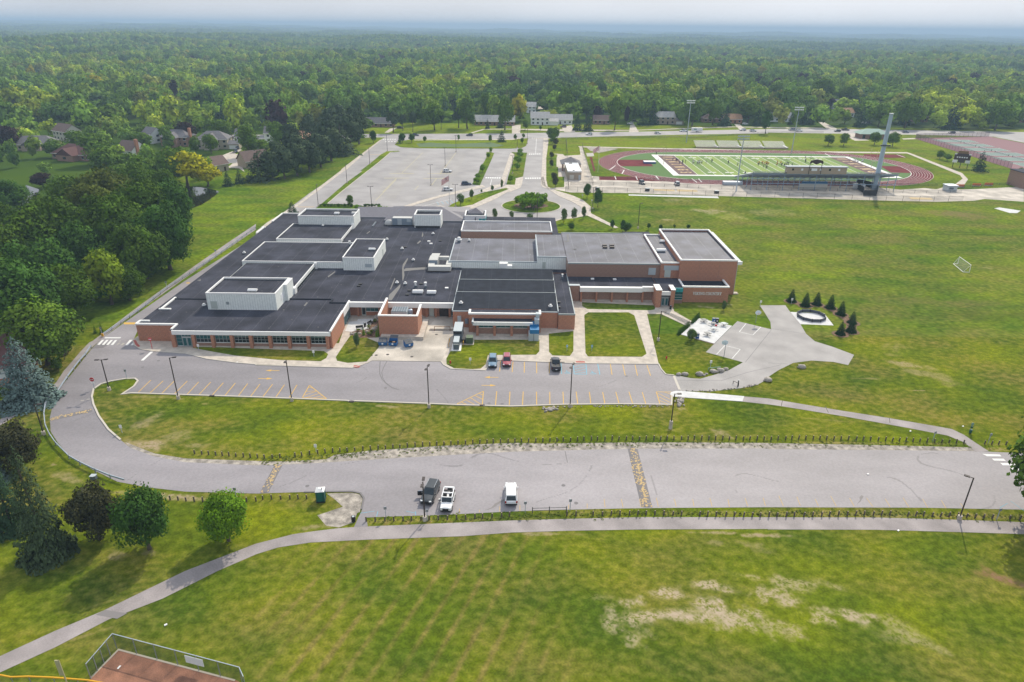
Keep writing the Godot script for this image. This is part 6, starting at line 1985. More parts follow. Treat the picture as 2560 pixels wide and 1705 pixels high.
func conifer_crown(seed_: int,h: float,rad: float,base: float,cards: int,size: float,loose := 0.0,full := 0.85) -> MB:
	var g := MB.new()
	var r := RandomNumberGenerator.new()
	r.seed = seed_
	var made := 0
	while made < cards:
		var t := 1.0 - sqrt(r.randf())
		var y := base+(h - base)*t
		var tier := 0.84+0.16*sin(t*42.0+r.randf()*0.5)
		var edge := rad*pow(1.0 - t,full)*tier+0.08
		var a := r.randf()*TAU
		var lobe := 1.0+0.16*sin(a*5.0+t*23.0+seed_)+loose*0.5*sin(a*3.0+t*17.0)
		for q in 3:
			var f := r.randf_range(0.45,1.05) if q < 2 else 1.0
			var ro := edge*lobe*f
			var p := Vector3(cos(a)*ro,y - ro*0.30+r.randf_range(-0.1,0.1),sin(a)*ro)
			p.y = maxf(p.y,0.15)
			var out := Vector3(cos(a)*0.75,0.65,sin(a)*0.75).normalized()
			var j := (Vector3(cos(a)*0.35,0.9,sin(a)*0.35)+Vector3(r.randfn(),r.randfn(),r.randfn())*0.35).normalized()
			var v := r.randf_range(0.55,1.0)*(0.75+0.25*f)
			g.col = Color(v,v,v)
			card(g,p,j,size*r.randf_range(0.6,1.2)*(0.55+0.45*(1.0 - t)),r,(out+j*0.5).normalized())
			made += 1
	return g


func trunk_mesh(seed_: int,h: float,base: float,rad: float,limbs: int,r0 := 0.28) -> MB:
	var g := MB.new()
	var r := RandomNumberGenerator.new()
	r.seed = seed_+400
	var p := Vector3.ZERO
	var rr := r0
	for k in 4:
		var q := p+Vector3(r.randf_range(-0.15,0.15),(base*1.1+(h - base)*0.35)/4.0,r.randf_range(-0.15,0.15))
		g.cyl(p,q,rr*(1.35 if k == 0 else 1.0),rr*0.84,7,false)
		rr *= 0.84
		p = q
	for k in limbs:
		var a := TAU*k/limbs+r.randf()
		var s := Vector3(0,base*0.9+r.randf()*1.5,0)
		var e := Vector3(cos(a)*rad*0.6,base+(h - base)*r.randf_range(0.35,0.75),sin(a)*rad*0.6)
		var m := s.lerp(e,0.5)+Vector3(0,0.4,0)
		g.cyl(s,m,rr*0.8,rr*0.5,5,false)
		g.cyl(m,e,rr*0.5,rr*0.15,5,false)
	return g


func proto(key: String,crown: MB,trunk: MB) -> void:
	var o := Node3D.new()
	o.name = key
	put("trunk",trunk,M.bark,o)
	put("crown",crown,M.leaf_mid,o)
	protos[key] = o


func plant(key: String,x: float,z: float,h: float,w: float,m: Material,called: String,label: String,cat: String,group := "",y := 0.0) -> Node3D:
	var src: Node3D = protos[key]
	var o: Node3D = src.duplicate()
	o.name = numbered(called)
	add_child(o)
	o.position = Vector3(x,y,z)
	o.rotation.y = rng.randf()*TAU
	o.scale = Vector3(w/10.0,h/10.0,w/10.0)
	(o.get_node("crown") as MeshInstance3D).material_override = m
	tag(o,label,cat,group)
	tree_spots.append(Vector2(x,z))
	return o


func leaf_materials() -> void:
	for q in [["leaf_mid",0.17,0.285,0.032],["leaf_wood",0.115,0.205,0.022],["leaf_moss",0.15,0.185,0.03],["leaf_lime",0.33,0.44,0.03],["leaf_deep",0.092,0.20,0.034],["leaf_olive",0.22,0.265,0.055],["leaf_yellow",0.66,0.60,0.012],["leaf_plum",0.062,0.038,0.040],["leaf_brown",0.098,0.098,0.046],["leaf_blue",0.17,0.25,0.235],["leaf_spruce",0.055,0.11,0.05],["leaf_pine",0.09,0.135,0.062],["leaf_bright",0.23,0.42,0.022],["leaf_red",0.16,0.025,0.03],["leaf_sage",0.19,0.29,0.095]]:
		var m := leaf(q[0],lin(q[1],q[2],q[3]))
		m.backlight = Color(0.56,0.62,0.26) if q[0] != "leaf_spruce" and q[0] != "leaf_pine" and q[0] != "leaf_blue" else Color(0.22,0.24,0.14)
	var any := leaf("leaf_any",Color(1,1,1))
	any.backlight = Color(0.58,0.64,0.28)


func build_trees() -> void:
	leaf_materials()
	# prototypes are ten metres tall and wide and are scaled where they stand
	for k in 3:
		proto("fine%d" % k,broad_crown(11+k,10.0,5.4,0.1,64,10000,0.215,0.86,0.35),trunk_mesh(k,10.0,1.9,5.0,6))
	for k in 5:
		proto("broad%d" % k,broad_crown(31+k,10.0,5.0,0.7+0.2*k,28+k*3,2600,0.38),trunk_mesh(20+k,10.0,1.8,5.0,5))
	for k in 2:
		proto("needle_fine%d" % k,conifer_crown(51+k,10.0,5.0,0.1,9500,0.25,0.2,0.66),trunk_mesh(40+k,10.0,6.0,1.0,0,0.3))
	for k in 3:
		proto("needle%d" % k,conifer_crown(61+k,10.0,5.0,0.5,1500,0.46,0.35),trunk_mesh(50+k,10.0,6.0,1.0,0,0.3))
	for k in 2:
		proto("bank%d" % k,broad_crown(91+k,10.0,5.0,0.2,30,2400,0.36,0.9,0.6),trunk_mesh(65+k,10.0,2.0,4.0,3))
		proto("pine%d" % k,broad_crown(71+k,10.0,4.6,2.4,22,1500,0.40,0.85),trunk_mesh(60+k,10.0,4.0,4.0,7))
	for k in 2:
		proto("shrub%d" % k,broad_crown(81+k,10.0,5.0,0.3,18,900,0.60,1.0),trunk_mesh(70+k,4.0,0.4,3.0,4))
	var place := func(a: Array,keys: Array,m: Material,called: String,labels: Array,cat: String,group: String) -> void:
		for i in range(0,a.size(),4):
			var key: String = keys[rng.randi_range(0,keys.size() - 1)]
			var k := i/4
			var label: String = labels[k] if k < labels.size() else labels[labels.size() - 1]
			plant(key,a[i],a[i+1],a[i+2],a[i+3],m,called,label,cat,group)
	var fine := ["fine0","fine1","fine2"]
	var broad := ["broad0","broad1","broad2","broad3","broad4"]
	var ndl := ["needle0","needle1","needle2"]
	var pine := ["pine0","pine1"]
	# single trees near the camera
	place.call([-50.8,-75.1,11.7,8.7],fine,M.leaf_deep,"maple_tree",["dense dark green round maple on the lawn above the footpath"],"tree","")
	place.call([-40.4,-77,9.1,7.9],fine,M.leaf_bright,"maple_tree",["bright lime green round maple standing by itself beside the footpath"],"tree","")
	place.call([-58.8,-77,10.5,8.1,-81,-92.9,10.3,9.3],fine,M.leaf_brown,"crab_apple_tree",["brown leaved tree tucked behind the dark round maple","brown leaved tree beside the bend of the drive"],"tree","")
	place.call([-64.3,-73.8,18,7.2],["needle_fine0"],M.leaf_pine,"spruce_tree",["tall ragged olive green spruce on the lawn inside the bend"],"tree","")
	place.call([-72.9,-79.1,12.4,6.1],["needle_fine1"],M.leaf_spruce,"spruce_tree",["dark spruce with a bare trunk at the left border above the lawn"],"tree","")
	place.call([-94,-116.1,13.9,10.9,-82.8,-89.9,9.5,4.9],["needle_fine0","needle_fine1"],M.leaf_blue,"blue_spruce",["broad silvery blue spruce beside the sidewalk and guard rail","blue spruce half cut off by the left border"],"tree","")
	place.call([-100.4,-131.9,16.3,18.5],fine,M.leaf_mid,"broadleaf_tree",["big leafy tree with sunlit clumps above the blue spruce"],"tree","")
	place.call([83.3,-81.7,21.4,21.5],fine,M.leaf_mid,"broadleaf_tree",["tree reaching in over the lower car park at the right border"],"tree","")
	place.call([95.5,-104.6,17.6,9.4],fine,M.leaf_mid,"broadleaf_tree",["tree at the right border above the crossing with its trunk showing"],"tree","")
	var low: Array = [-96.4,-129,3.6,2.8,-110.6,-139.1,2.3,3.4,-99.3,-137.2,1.7,1.9,-100.8,-118.5,2.1,2.6]
	place.call(low,["shrub0","shrub1"],M.leaf_mid,"shrub",["rounded green shrub right of the blue spruce by the sidewalk","green shrub between the half timbered house and the big tree","shrub beside the tan ornamental grass","low green shrub below the half timbered house"],"shrub","")
	place.call([-98.4,-134.4,2.8,2.6],["shrub0"],mat_leaf("leaf_straw",0.30,0.25,0.17),"ornamental_grass",["tan ornamental grass clump beside the sidewalk"],"shrub","")
	place.call([-99.4,-148.5,2.4,1.2,-97.8,-148.5,3,1.4],["needle0"],M.leaf_mid,"arborvitae",["smaller clipped evergreen at the head of the guard rail","larger clipped evergreen at the head of the guard rail"],"shrub","")
	# the wood on the left,tree by tree along its edge
	var wood: Array = [-114.2,-145.9,21.6,20.5,-109.6,-155.2,16.2,16.2,-129.7,-161.7,17.9,17.8,-105.5,-183.8,19.4,18.6,-103.1,-195.5,22.8,18.4,-119,-198.2,24.8,21.9,-120.7,-219,25.4,21.7,-115.8,-226.4,22.7,17.9,-136.8,-218.4,23.4,23.1,-135.3,-198.5,23.6,21.3,-139.1,-190.3,21.1,20.5,-142,-182.6,18.9,18.5,-155.3,-238,20.9,20.2,-153.7,-217.8,18.7,21.6,-143.8,-239.7,24.6,23.5,-129.8,-251.2,21.5,18.8,-145.2,-262.3,21.3,18.7,-121.7,-169.7,17.9,17.4,-122.8,-187,17.9,16.4,-102.3,-170.2,11,10.5,-112.8,-183.6,11.5,14.9,-126.7,-164.8,18.7,14.7,-111.9,-203.6,13.8,16.3,-114.5,-214.9,15.1,15.7,-170.3,-220.2,15.7,16,-194.6,-258.8,14.9,20.1]
	var kinds := [M.leaf_wood,M.leaf_deep,M.leaf_wood,M.leaf_moss,M.leaf_wood,M.leaf_deep]
	for i in range(0,wood.size(),4):
		var m: Material = kinds[rng.randi_range(0,5)]
		plant(fine[rng.randi_range(0,2)],wood[i],wood[i+1],wood[i+2],wood[i+3],m,"broadleaf_tree","tall green tree in the dense wood left of the school lawn","tree","trees of the wood beside the school lawn")
	place.call([-105.4,-167,16,11.9,-112,-169.9,7.4,8.1],["broad1","broad3"],M.leaf_lime,"broadleaf_tree",["pale yellow green tree standing forward of the wood on the lawn","small lime tree at the lawn edge of the wood"],"tree","")
	place.call([-106.6,-168.5,6.7,10.4,-106,-187.5,7.9,10.1],["shrub0","shrub1"],M.leaf_deep,"shrub",["dark bushy growth under the pale yellow green tree","dark bush at the foot of the wood"],"shrub","")
	place.call([-148.6,-311.8,17.8,21.8,-139.6,-312.3,10.9,15.9],["broad2","broad4"],M.leaf_yellow,"honey_locust_tree",["brilliant yellow spreading tree above the pond","smaller half of the yellow trees beside the cul de sac"],"tree","")
	# between the houses
	place.call([-218.1,-361.9,16.7,19.1,-193.7,-329.2,15.4,16.3,-189.3,-340.1,10.1,16.3,-252.5,-405.4,11.9,15.7,-166.5,-309.1,15,18.9,-153.6,-309.7,19.2,15.8,-171.5,-299.8,12.8,15.3,-190.7,-288.7,9.5,14.8,-146.9,-387.3,18.6,15,-142.3,-393.3,9.5,17.2,-173.5,-400,11.3,11.5,-180,-395.2,10.7,7.4,-139.2,-413,17.2,15.4,-165.6,-344.8,13.7,13,-252.2,-383.4,10.4,14.4,-216.3,-407.8,11,15.2,-212.7,-436.1,11.2,16.2,-181.1,-434.8,15.5,16.2],broad,M.leaf_mid,"broadleaf_tree",["green garden tree among the houses on the left"],"tree","garden trees among the houses on the left")
	place.call([-290.4,-402.8,14.5,16.6,-210.1,-305,7.1,11.7,-202.1,-433.3,14.2,16.1],broad,M.leaf_plum,"plum_tree",["dark purple leaved garden tree among the houses on the left"],"tree","purple trees among the houses on the left")
	place.call([-130.8,-313.5,7.6,5.6,-127.6,-319.2,6.9,5.7,-124.1,-324.2,3,5.1],ndl,M.leaf_spruce,"spruce_tree",["left of the two small dark spruces above the pond lawn","right of the two small dark spruces above the pond lawn","low dark spruce left of the row of pines"],"tree","")
	place.call([-120,-326,17.1,15.3,-115,-328.3,15.2,15,-110.4,-331.6,16.7,15.5,-106.2,-338.2,17.8,16.2,-102.7,-347.3,18.2,17.1,-100.7,-361.5,19.2,17.7,-99.6,-379.4,20.1,18.5,-98.5,-399,20.9,18.4,-97,-417.4,22.7,18.2,-96.5,-437.3,23.7,16.8,-118.6,-347.5,17,15.3,-113.3,-359.5,19.4,15.8,-108.7,-376.2,19.9,16.5,-107.3,-404.3,21.2,17.6,-106,-431.5,22.2,18.2,-113.4,-414.7,20.4,17,-119.4,-399.1,17.9,16.4,-103.4,-462.4,22.2,17.1,-120.2,-461.2,21.6,18.8,-120.2,-491.8,20.3,18.2,-126.9,-438.7,19.4,16.9,-131.6,-413.5,17.2,15.4],["bank0","bank1","needle1","bank1"],M.leaf_pine,"pine_tree",["dark pine in the tall row along the access drive"],"tree","row of dark pines along the access drive")
	place.call([-86.9,-264.5,5.6,4.8],ndl,M.leaf_spruce,"spruce_tree",["lone dark spruce at the back corner of the school roof"],"tree","")
	# street and roadside trees in the north
	place.call([-83.9,-490.3,15.3,12.8,-70.9,-494.5,15.4,8.4,-40.7,-518,14.4,13.5,-78.7,-500.5,11.8,7.7,-52.5,-508.3,14.1,7],pine,M.leaf_pine,"pine_tree",["dark roadside pine with bare trunk across the main road"],"tree","dark pines across the main road")
	place.call([-56.8,-505.1,19.9,17.9,-34.1,-514.4,23.4,19,-22.5,-560.9,22,12.9,-6.8,-509.1,25.5,15.7,-96.3,-582.8,17.6,22.2,-108.6,-567.2,15.6,14.7,-132.1,-673.7,21,22.5,72.7,-515.5,24.9,13.9,135.9,-544.8,21.1,20,153.8,-552.7,20.6,16.9,185.8,-568.8,19.7,24.3,40.8,-584.3,26.5,16.9,57.7,-575,21.5,17.6,57.3,-655.4,22.4,14.9,6.1,-720,18.9,16.3,81.9,-706.8,25,18.2,129.8,-619.5,23,17,111.5,-651.8,19.5,19.8,293.6,-693.6,28.9,27.3,281.3,-550.5,18.8,17.7,299.1,-545.7,25,21.7,332.6,-581.5,16.4,15.1,364,-538.8,21.1,23.9,238.7,-633.9,10.5,10.6,366.6,-567.4,15.6,13,423.5,-607.5,17.5,18.5,316.6,-681.5,23.2,17.6,258,-715.2,22.3,21.6],broad,M.leaf_mid,"broadleaf_tree",["large green yard tree across the main road"],"tree","large yard trees across the main road")
	place.call([96.9,-589.3,18.4,12.6,71.2,-695.3,20.2,14.7,263.1,-568.6,9.7,10.9,-113.2,-629.4,17.1,16.3],broad,M.leaf_lime,"broadleaf_tree",["yellow green tree beside the cream house drive across the road","yellow green tree behind the tall green tree across the road","small yellow green tree near the side street","yellow green tree behind the roadside pines"],"tree","")
	place.call([45.5,-511.6,13.3,7.9,52.8,-509.9,15.1,8.2,99,-546.2,13.5,9.4,106.5,-548.7,23,9.2,164.2,-553.6,16.5,7.6,187.3,-549.1,14.1,9.2,6,-581.1,10.5,6.2,34.9,-591.2,9.2,6.5,216.9,-560,10.1,5.5,227.1,-560.9,14.2,7.9,233.2,-561.4,14.7,7.2,244,-580.8,11.8,5.3,278.7,-623.8,9.2,7.2,266.4,-549.3,19.9,10.9,331.7,-542.2,20.1,16.6,247.3,-638.9,10.1,5.8,-19.5,-515.6,7.9,4.1,-10.3,-522.2,6.8,6.6],ndl,M.leaf_spruce,"spruce_tree",["dark yard spruce across the main road"],"tree","yard spruces across the main road")
	place.call([64.7,-558.3,13.5,9.6,-59.2,-643.6,11.1,10.3,298.8,-679.7,10.7,11.3,85.6,-543.8,15,5.2,21.5,-690.1,7.9,6.3],broad,M.leaf_plum,"plum_tree",["purple tree between the two spruces across the road","round purple tree above the roadside pines","purple tree beside the white house","narrow purple tree by the cream house drive","red purple tree beside the arched house"],"tree","")
	place.call([179.1,-505.3,16.6,9.5],["broad0"],M.leaf_deep,"broadleaf_tree",["dense egg shaped green tree on the near side of the main road"],"tree","")
	place.call([-8.1,-454.2,8.4,6.5],ndl,M.leaf_spruce,"spruce_tree",["dark spruce on the grass between car park and main road"],"tree","")
	place.call([-88.8,-443.9,8.1,5.6,-70.7,-445.2,6.6,5.8,-64.9,-445.6,6.6,5],broad,M.leaf_deep,"broadleaf_tree",["dark round tree left of the drive entrance at the main road","left of two dark round trees right of the drive entrance","right of two dark round trees right of the drive entrance"],"tree","")
	place.call([-56.7,-446.2,4.8,2.8,-36.1,-456.8,4.1,2.4,-15.3,-450.1,5.5,3.1,-71.8,-440.7,3.4,2.7,0.7,-460.4,4.5,2.8,6.1,-470.5,3.5,2.9,5,-444.8,4.7,2.8,18.8,-511.1,3.4,2.7,7.7,-510.3,7.9,5.5],broad,M.leaf_mid,"young_tree",["young green tree on the grass along the main road"],"tree","young trees along the main road")
	place.call([201.9,-452.8,7.9,8.3,212.1,-453.5,8.5,7.9,234.5,-458.7,8.6,8.7,243.2,-452.6,9.9,9.8],broad,M.leaf_mid,"broadleaf_tree",["leftmost of the small trees with shadows behind the track","second small tree with its shadow behind the track","small dark tree at the foot of the pavilion","leafy tree right of the pavilion"],"tree","")
	place.call([248,-407.1,5.3,5.6,248.5,-400.6,4.4,5.8,251.1,-343.1,7.7,6.8],broad,M.leaf_mid,"broadleaf_tree",["left of two bushy trees beside the scoreboard","right of two bushy trees beside the scoreboard","green tree at the right border above the brick corner"],"tree","")
	place.call([248.4,-370.8,11.3,8.2],ndl,M.leaf_spruce,"spruce_tree",["large dark spruce right of the scoreboard"],"tree","")
	place.call([-13.7,-411.3,3.5,2.9,-14.6,-392.9,3.4,3.1,-15.9,-351.7,4.5,3.4,-17.6,-335.2,3,3.6,-17.5,-323.8,3.5,4.3,3.6,-409.6,3.3,4.2,3.3,-396.7,3.5,5.6,1.9,-376.3,4.8,5.7,1.6,-359.3,4,4,-1.4,-327.5,4,3.6],broad,M.leaf_bright,"street_tree",["young green street tree in a planted strip of the boulevard"],"tree","street trees of the boulevard")
	place.call([26.3,-441.4,4.6,4.1,24.5,-422.6,3.8,3.3,21.2,-395.2,3.8,3.6,19.9,-367.9,4.3,3.1,19.5,-335.3,3.8,4,19.4,-317.9,5.7,3.5],broad,M.leaf_brown,"street_tree",["brown leaved street tree right of the boulevard"],"tree","brown street trees right of the boulevard")
	place.call([23.7,-464.5,8.6,6.5,27.1,-462.4,9.6,6.4,24.7,-448.4,7,6.3],broad,M.leaf_mid,"street_tree",["leafy tree on the corner of boulevard and main road"],"tree","corner trees of the boulevard")
	place.call([-5.4,-313.1,4.8,1.6,-9.6,-307.2,3.4,1.9,-14.3,-304.8,1.7,1.2,-22,-280.1,5.6,4,-17.9,-291,5.1,2.5],broad,M.leaf_sage,"sapling",["slim sapling nearest the boulevard on the teardrop lawn","second sapling from the boulevard on the teardrop lawn","smallest sapling on the teardrop lawn","leafy sapling in a mulch ring at the tip of the teardrop lawn","sapling in the middle of the teardrop lawn"],"tree","")
	place.call([-7.2,-258.8,4.6,2.8,-0.8,-259,3.6,2.3,6.4,-257.7,3.1,2.9,19.1,-254.3,6,3.1,23.3,-257.6,5.7,3,27.3,-261.1,5.3,2.4],broad,M.leaf_sage,"sapling",["young tree along the walk between circle and school"],"tree","young trees between circle and school")
	place.call([-66.7,-276.2,5.3,3.5],broad,M.leaf_mid,"young_tree",["pointed young green tree behind the back roof of the school"],"tree","")
	place.call([-61.1,-266.9,3.8,4.1,-53,-267.2,3.3,3,-50.6,-267.3,2.9,2.6],["shrub0","shrub1"],M.leaf_bright,"shrub",["bright green bush behind the long grey shed roof","left of two bright bushes left of the hipped roof","right of two bright bushes left of the hipped roof"],"shrub","")
	for k in 18:
		var p: Array = [-78.5,-276,-55.1,-276.7]
		var t := k/17.0
		if t > 0.55 and t < 0.74:
			continue
		plant("shrub%d" % (k % 2),lerpf(p[0],p[2],t),lerpf(p[1],p[3],t),1.5,2.0,M.leaf_deep,"hedge_bush","clipped dark bush in the hedge at the foot of the north car park","shrub","hedge at the foot of the north car park")
	place.call([2.8,-281.3,6,6.5,5.6,-277.7,7.5,6.4,8.9,-279.3,7.2,6.5,12.3,-284.1,5.5,5.8,4.4,-274.7,6,5.7,8,-273.4,6.4,6,10.6,-277.2,5.9,5.4],["shrub0","shrub1"],M.leaf_bright,"shrub",["bright green round shrub in the middle of the turning circle"],"shrub","shrubs in the middle of the turning circle")
	place.call([32,-296.5,6.8,4.4,34.9,-280.3,8.3,4.7],broad,M.leaf_deep,"broadleaf_tree",["left of two dark leafy trees at the corner of the apron fence","right of two dark leafy trees at the corner of the apron fence"],"tree","")
	place.call([36.5,-246.5,3.8,2.1,21.2,-244.3,3,3.1,41,-243,3.7,5.5,39.9,-243.3,4.8,2.4,49.9,-246.3,2.9,1.8,53.1,-240.9,3.7,2,59.8,-248.5,1.7,1.2,64.9,-248,1.9,1.9],broad,M.leaf_deep,"young_tree",["thin young tree at the end of the back walk","round dark bush behind the middle roofs","wide dark tree behind the gymnasium roof","pointed dark tree behind the gymnasium roof","small tree right of the thin lamp behind the gymnasium","small tree left of the tall brick hall","tip of a small tree behind the tall brick hall","rightmost small tree behind the tall brick hall"],"tree","")
	# small spruces round the ball pit,in a curved mulch bed
	var names := ["first spruce from the left in the curved row by the ball pit","second spruce from the left in the curved row by the ball pit","third spruce from the left in the curved row by the ball pit","fourth spruce from the left in the curved row by the ball pit","fifth spruce from the left in the curved row by the ball pit","farther spruce of the close pair at the end of the row by the ball pit","nearer spruce of the close pair at the end of the row by the ball pit","spruce nearest the play drive in the curved row by the ball pit"]
	var sp: Array = [76.3,-174.7,3.8,2.8,78.9,-171.5,4.1,2.9,82.4,-172.6,3.9,2.8,85,-170.1,4.1,2.8,85.9,-165.6,4,2.8,86.3,-160,3.4,2.5,83.6,-154.5,3.6,2.8,80.3,-152.9,3.6,2.5]
	place.call(sp,["needle_fine0","needle_fine1"],mat_leaf("leaf_fir",0.030,0.085,0.028),"small_spruce",names,"tree","")
	var bed := MB.new()
	for i in range(0,sp.size(),4):
		bed.cyl(Vector3(sp[i],-0.05,sp[i+1]),Vector3(sp[i],0.012+i*0.0005,sp[i+1]),2.1,2.0,14)
	bed.strip(pts([76.3,-174.7,78.9,-171.5,82.4,-172.6,85,-170.1,85.9,-165.6,86.3,-160,83.6,-154.5,80.3,-152.9]),2.4,-0.05,0.01)
	struct_tag(put("mulch_bed",bed,M.mulch),"brown mulch bed under the small spruces by the ball pit","mulch")
	# planting by the patio,the courtyard and the entrance
	place.call([42.7,-148.3,3.4,2.7,-35.7,-142.3,4.2,1.7,55.8,-167.7,3.1,1.5],["fine1","fine2"],M.leaf_sage,"sapling",["pale leafy sapling at the corner of the picnic patio","thin sapling in the worn lawn by the courtyard walk","small yellowish sapling under the lettered wall"],"tree","")
	place.call([-35.5,-149,2.2,1,-32.2,-148,2.7,0.8,-31.8,-148.5,3.7,0.7],["needle_fine0"],M.leaf_bright,"columnar_shrub",["bright green columnar shrub in the courtyard bed","dark columnar shrub at the corner of the brick screen","taller dark columnar shrub against the brick screen"],"shrub","")
	for row in [[[45.4,-158.5,48,-162.7],6,"small clipped evergreen in the row on the school side of the patio","evergreens on the school side of the patio"],[[40.4,-151.5,44,-156.6],8,"small clipped evergreen in the row left of the patio","evergreens left of the patio"]]:
		for k in row[1]:
			var t: float = k/float(row[1] - 1)
			plant("needle%d" % (k % 3),lerpf(row[0][0],row[0][2],t),lerpf(row[0][1],row[0][3],t),1.9,1.1,M.leaf_deep,"arborvitae",row[2],"shrub",row[3])
	for q in [-37.2,-151.1,-34.4,-149.1,-33.9,-148.9,-33.8,-150.4,-35.1,-153.1,-34.3,-156.9].size()/2:
		var p: Array = [-37.2,-151.1,-34.4,-149.1,-33.9,-148.9,-33.8,-150.4,-35.1,-153.1,-34.3,-156.9]
		plant("shrub%d" % (q % 2),p[q*2],p[q*2+1],0.9,1.3,M.leaf_olive,"low_shrub","low shrub among the stones of the courtyard bed","shrub","low shrubs in the courtyard bed",0.13)


func mat_leaf(called: String,r: float,g: float,b: float) -> StandardMaterial3D:
	var m := leaf(called,lin(r,g,b))
	m.backlight = Color(0.4,0.45,0.2)
	return m


# ---------------------------------------------------------------- the woods to the horizon
func woods() -> void:
	var r := RandomNumberGenerator.new()
	r.seed = 321
	var grove := noise(301,0.006,2)
	var town := noise(302,0.004,2)
	var meshes := []
	for k in 4:
		meshes.append(broad_crown(131+k,10.0,5.0,0.5,22,640,0.66,0.95,0.75).mesh())
	meshes.append(conifer_crown(141,10.0,4.0,0.2,330,0.85).mesh())
	# a patch of distant canopy: several crowns together
	for k in 2:
		var g := MB.new()
		for q in 9:
			var c := Vector3(r.randf_range(-1.35,1.35),0,r.randf_range(-1.35,1.35))*10.0
			var s := r.randf_range(0.85,1.25)
			var b := broad_crown(151+k*20+q,10.0,5.0,0.4,7,63,1.75,1.15)
			var v := r.randf_range(0.72,1.0)
			for i in b.v.size():
				g.v.append(b.v[i]*s+c)
				g.n.append(b.n[i])
				g.c.append(b.c[i]*v)
		meshes.append(g.mesh())
	var places: Array = []
	var tints: Array = []
	for k in meshes.size():
		places.append([])
		tints.append([])
	var mid := Color(0.363,0.557,0.073)
	var deep := Color(0.163,0.293,0.060)
	var lime := Color(0.689,0.769,0.062)
	var olive := Color(0.474,0.473,0.119)
	var fir := Color(0.092,0.169,0.092)
	var step := 14.0
	var z := -300.0
	while z > -2300.0:
		var half := -z*0.80+70.0
		var x := -half
		while x < half:
			var p := Vector2(x+r.randf_range(-0.45,0.45)*step,z+r.randf_range(-0.45,0.45)*step)
			x += step
			if not wooded(p,r,town):
				continue
			var t := grove.get_noise_2d(p.x,p.y)
			var c := mid.lerp(deep,clampf(-t*1.6+r.randf_range(-0.2,0.5),0.0,1.0))
			c = c.lerp(lime,clampf(t*1.6+r.randf_range(-0.6,0.3),0.0,0.8))
			var q := r.randf()
			var kind := r.randi_range(0,3)
			if q < 0.10:
				c = c.lerp(olive,0.8)
			elif q < 0.17:
				kind = 4
				c = fir
			elif q < 0.178:
				c = Color(0.08,0.045,0.055)
			elif q < 0.183:
				c = Color(0.60,0.52,0.03)
			var h := r.randf_range(10.0,25.0)
			var w := r.randf_range(12.0,24.0)
			if p.x < -100.0 and p.y > -470.0:
				h *= 0.62
				w *= 0.62
			if kind == 4:
				w *= 0.62
				h *= 1.1
			var y := land(p.x,p.y) - 0.3
			places[kind].append(Transform3D(Basis(Vector3.UP,r.randf()*TAU).scaled(Vector3(w/10.0,h/10.0,w/10.0)),Vector3(p.x,y,p.y)))
			tints[kind].append(c*r.randf_range(0.68,1.3))
		step = 14.0 if z > -1200.0 else 15.0
		z -= step
	step = 27.0
	while z > -11500.0:
		var half := -z*0.80+100.0
		var x := -half
		while x < half:
			var p := Vector2(x+r.randf_range(-0.5,0.5)*step,z+r.randf_range(-0.5,0.5)*step)
			x += step
			var o := town.get_noise_2d(p.x*0.4,p.y*0.4)
			if o > 0.36 and r.randf() < 0.6:
				continue
			var t := grove.get_noise_2d(p.x*0.6,p.y*0.6)
			var c := mid.lerp(deep,clampf(-t*1.6+r.randf_range(-0.2,0.5),0.0,1.0))
			c = c.lerp(lime,clampf(t*1.3+r.randf_range(-0.6,0.3),0.0,0.7))
			var s := step/27.0*r.randf_range(0.85,1.2)
			places[5+r.randi_range(0,1)].append(Transform3D(Basis(Vector3.UP,r.randf()*TAU).scaled(Vector3(s,r.randf_range(0.9,1.5),s)),Vector3(p.x,land(p.x,p.y) - 1.0,p.y)))
			tints[5].append(c*r.randf_range(0.8,1.15))
		step = 27.0 if z > -5000.0 else 40.0
		z -= step
	tints[6] = tints[5]
	var labels := ["broad leafy trees of the woods beyond the houses","round leafy trees of the woods beyond the houses","tall leafy trees of the woods beyond the houses","spreading leafy trees of the woods beyond the houses","dark conifers scattered through the woods","far woodland that fades into blue haze","distant tree canopy towards the horizon"]
	for k in meshes.size():
		var mm := MultiMesh.new()
		mm.transform_format = MultiMesh.TRANSFORM_3D
		mm.use_colors = true
		mm.mesh = meshes[k]
		mm.instance_count = places[k].size()
		for i in places[k].size():
			mm.set_instance_transform(i,places[k][i])
			mm.set_instance_color(i,tints[k][i])
		var o := MultiMeshInstance3D.new()
		o.multimesh = mm
		o.material_override = M.leaf_any
		add_part(self,o,"woodland")
		tag(o,labels[k],"woodland")
		o.set_meta("kind","stuff")


func wooded(p: Vector2,r: RandomNumberGenerator,town: FastNoiseLite) -> bool:
	var x := p.x
	var z := p.y
	# school grounds,stadium and the verge of the main road stay open
	if x > -92.0 and z > -533.0:
		return false
	if x > 90.0 and z > -542.0:
		return false
	if x > -128.0 and z > -430.0:
		return false
	if z > -320.0:
		return false
	for s in (tree_spots if z > -640.0 else PackedVector2Array()):
		if s.distance_squared_to(p) < 45.0:
			return false
	for c in clearings:
		var q: Vector2 = p - Vector2(c[0],c[1])
		if absf(q.x) < c[2] and q.y > -c[3]*0.8 and q.y < c[3]*1.5:
			return false
	var dens := 1.0
	if z > -575.0:
		dens = 0.62
	elif z > -680.0:
		dens = 0.9
	if x < -100.0 and z > -460.0:
		dens = 0.62
	if town.get_noise_2d(x,z) > 0.22 and z < -700.0:
		dens *= 0.72
	return r.randf() < dens


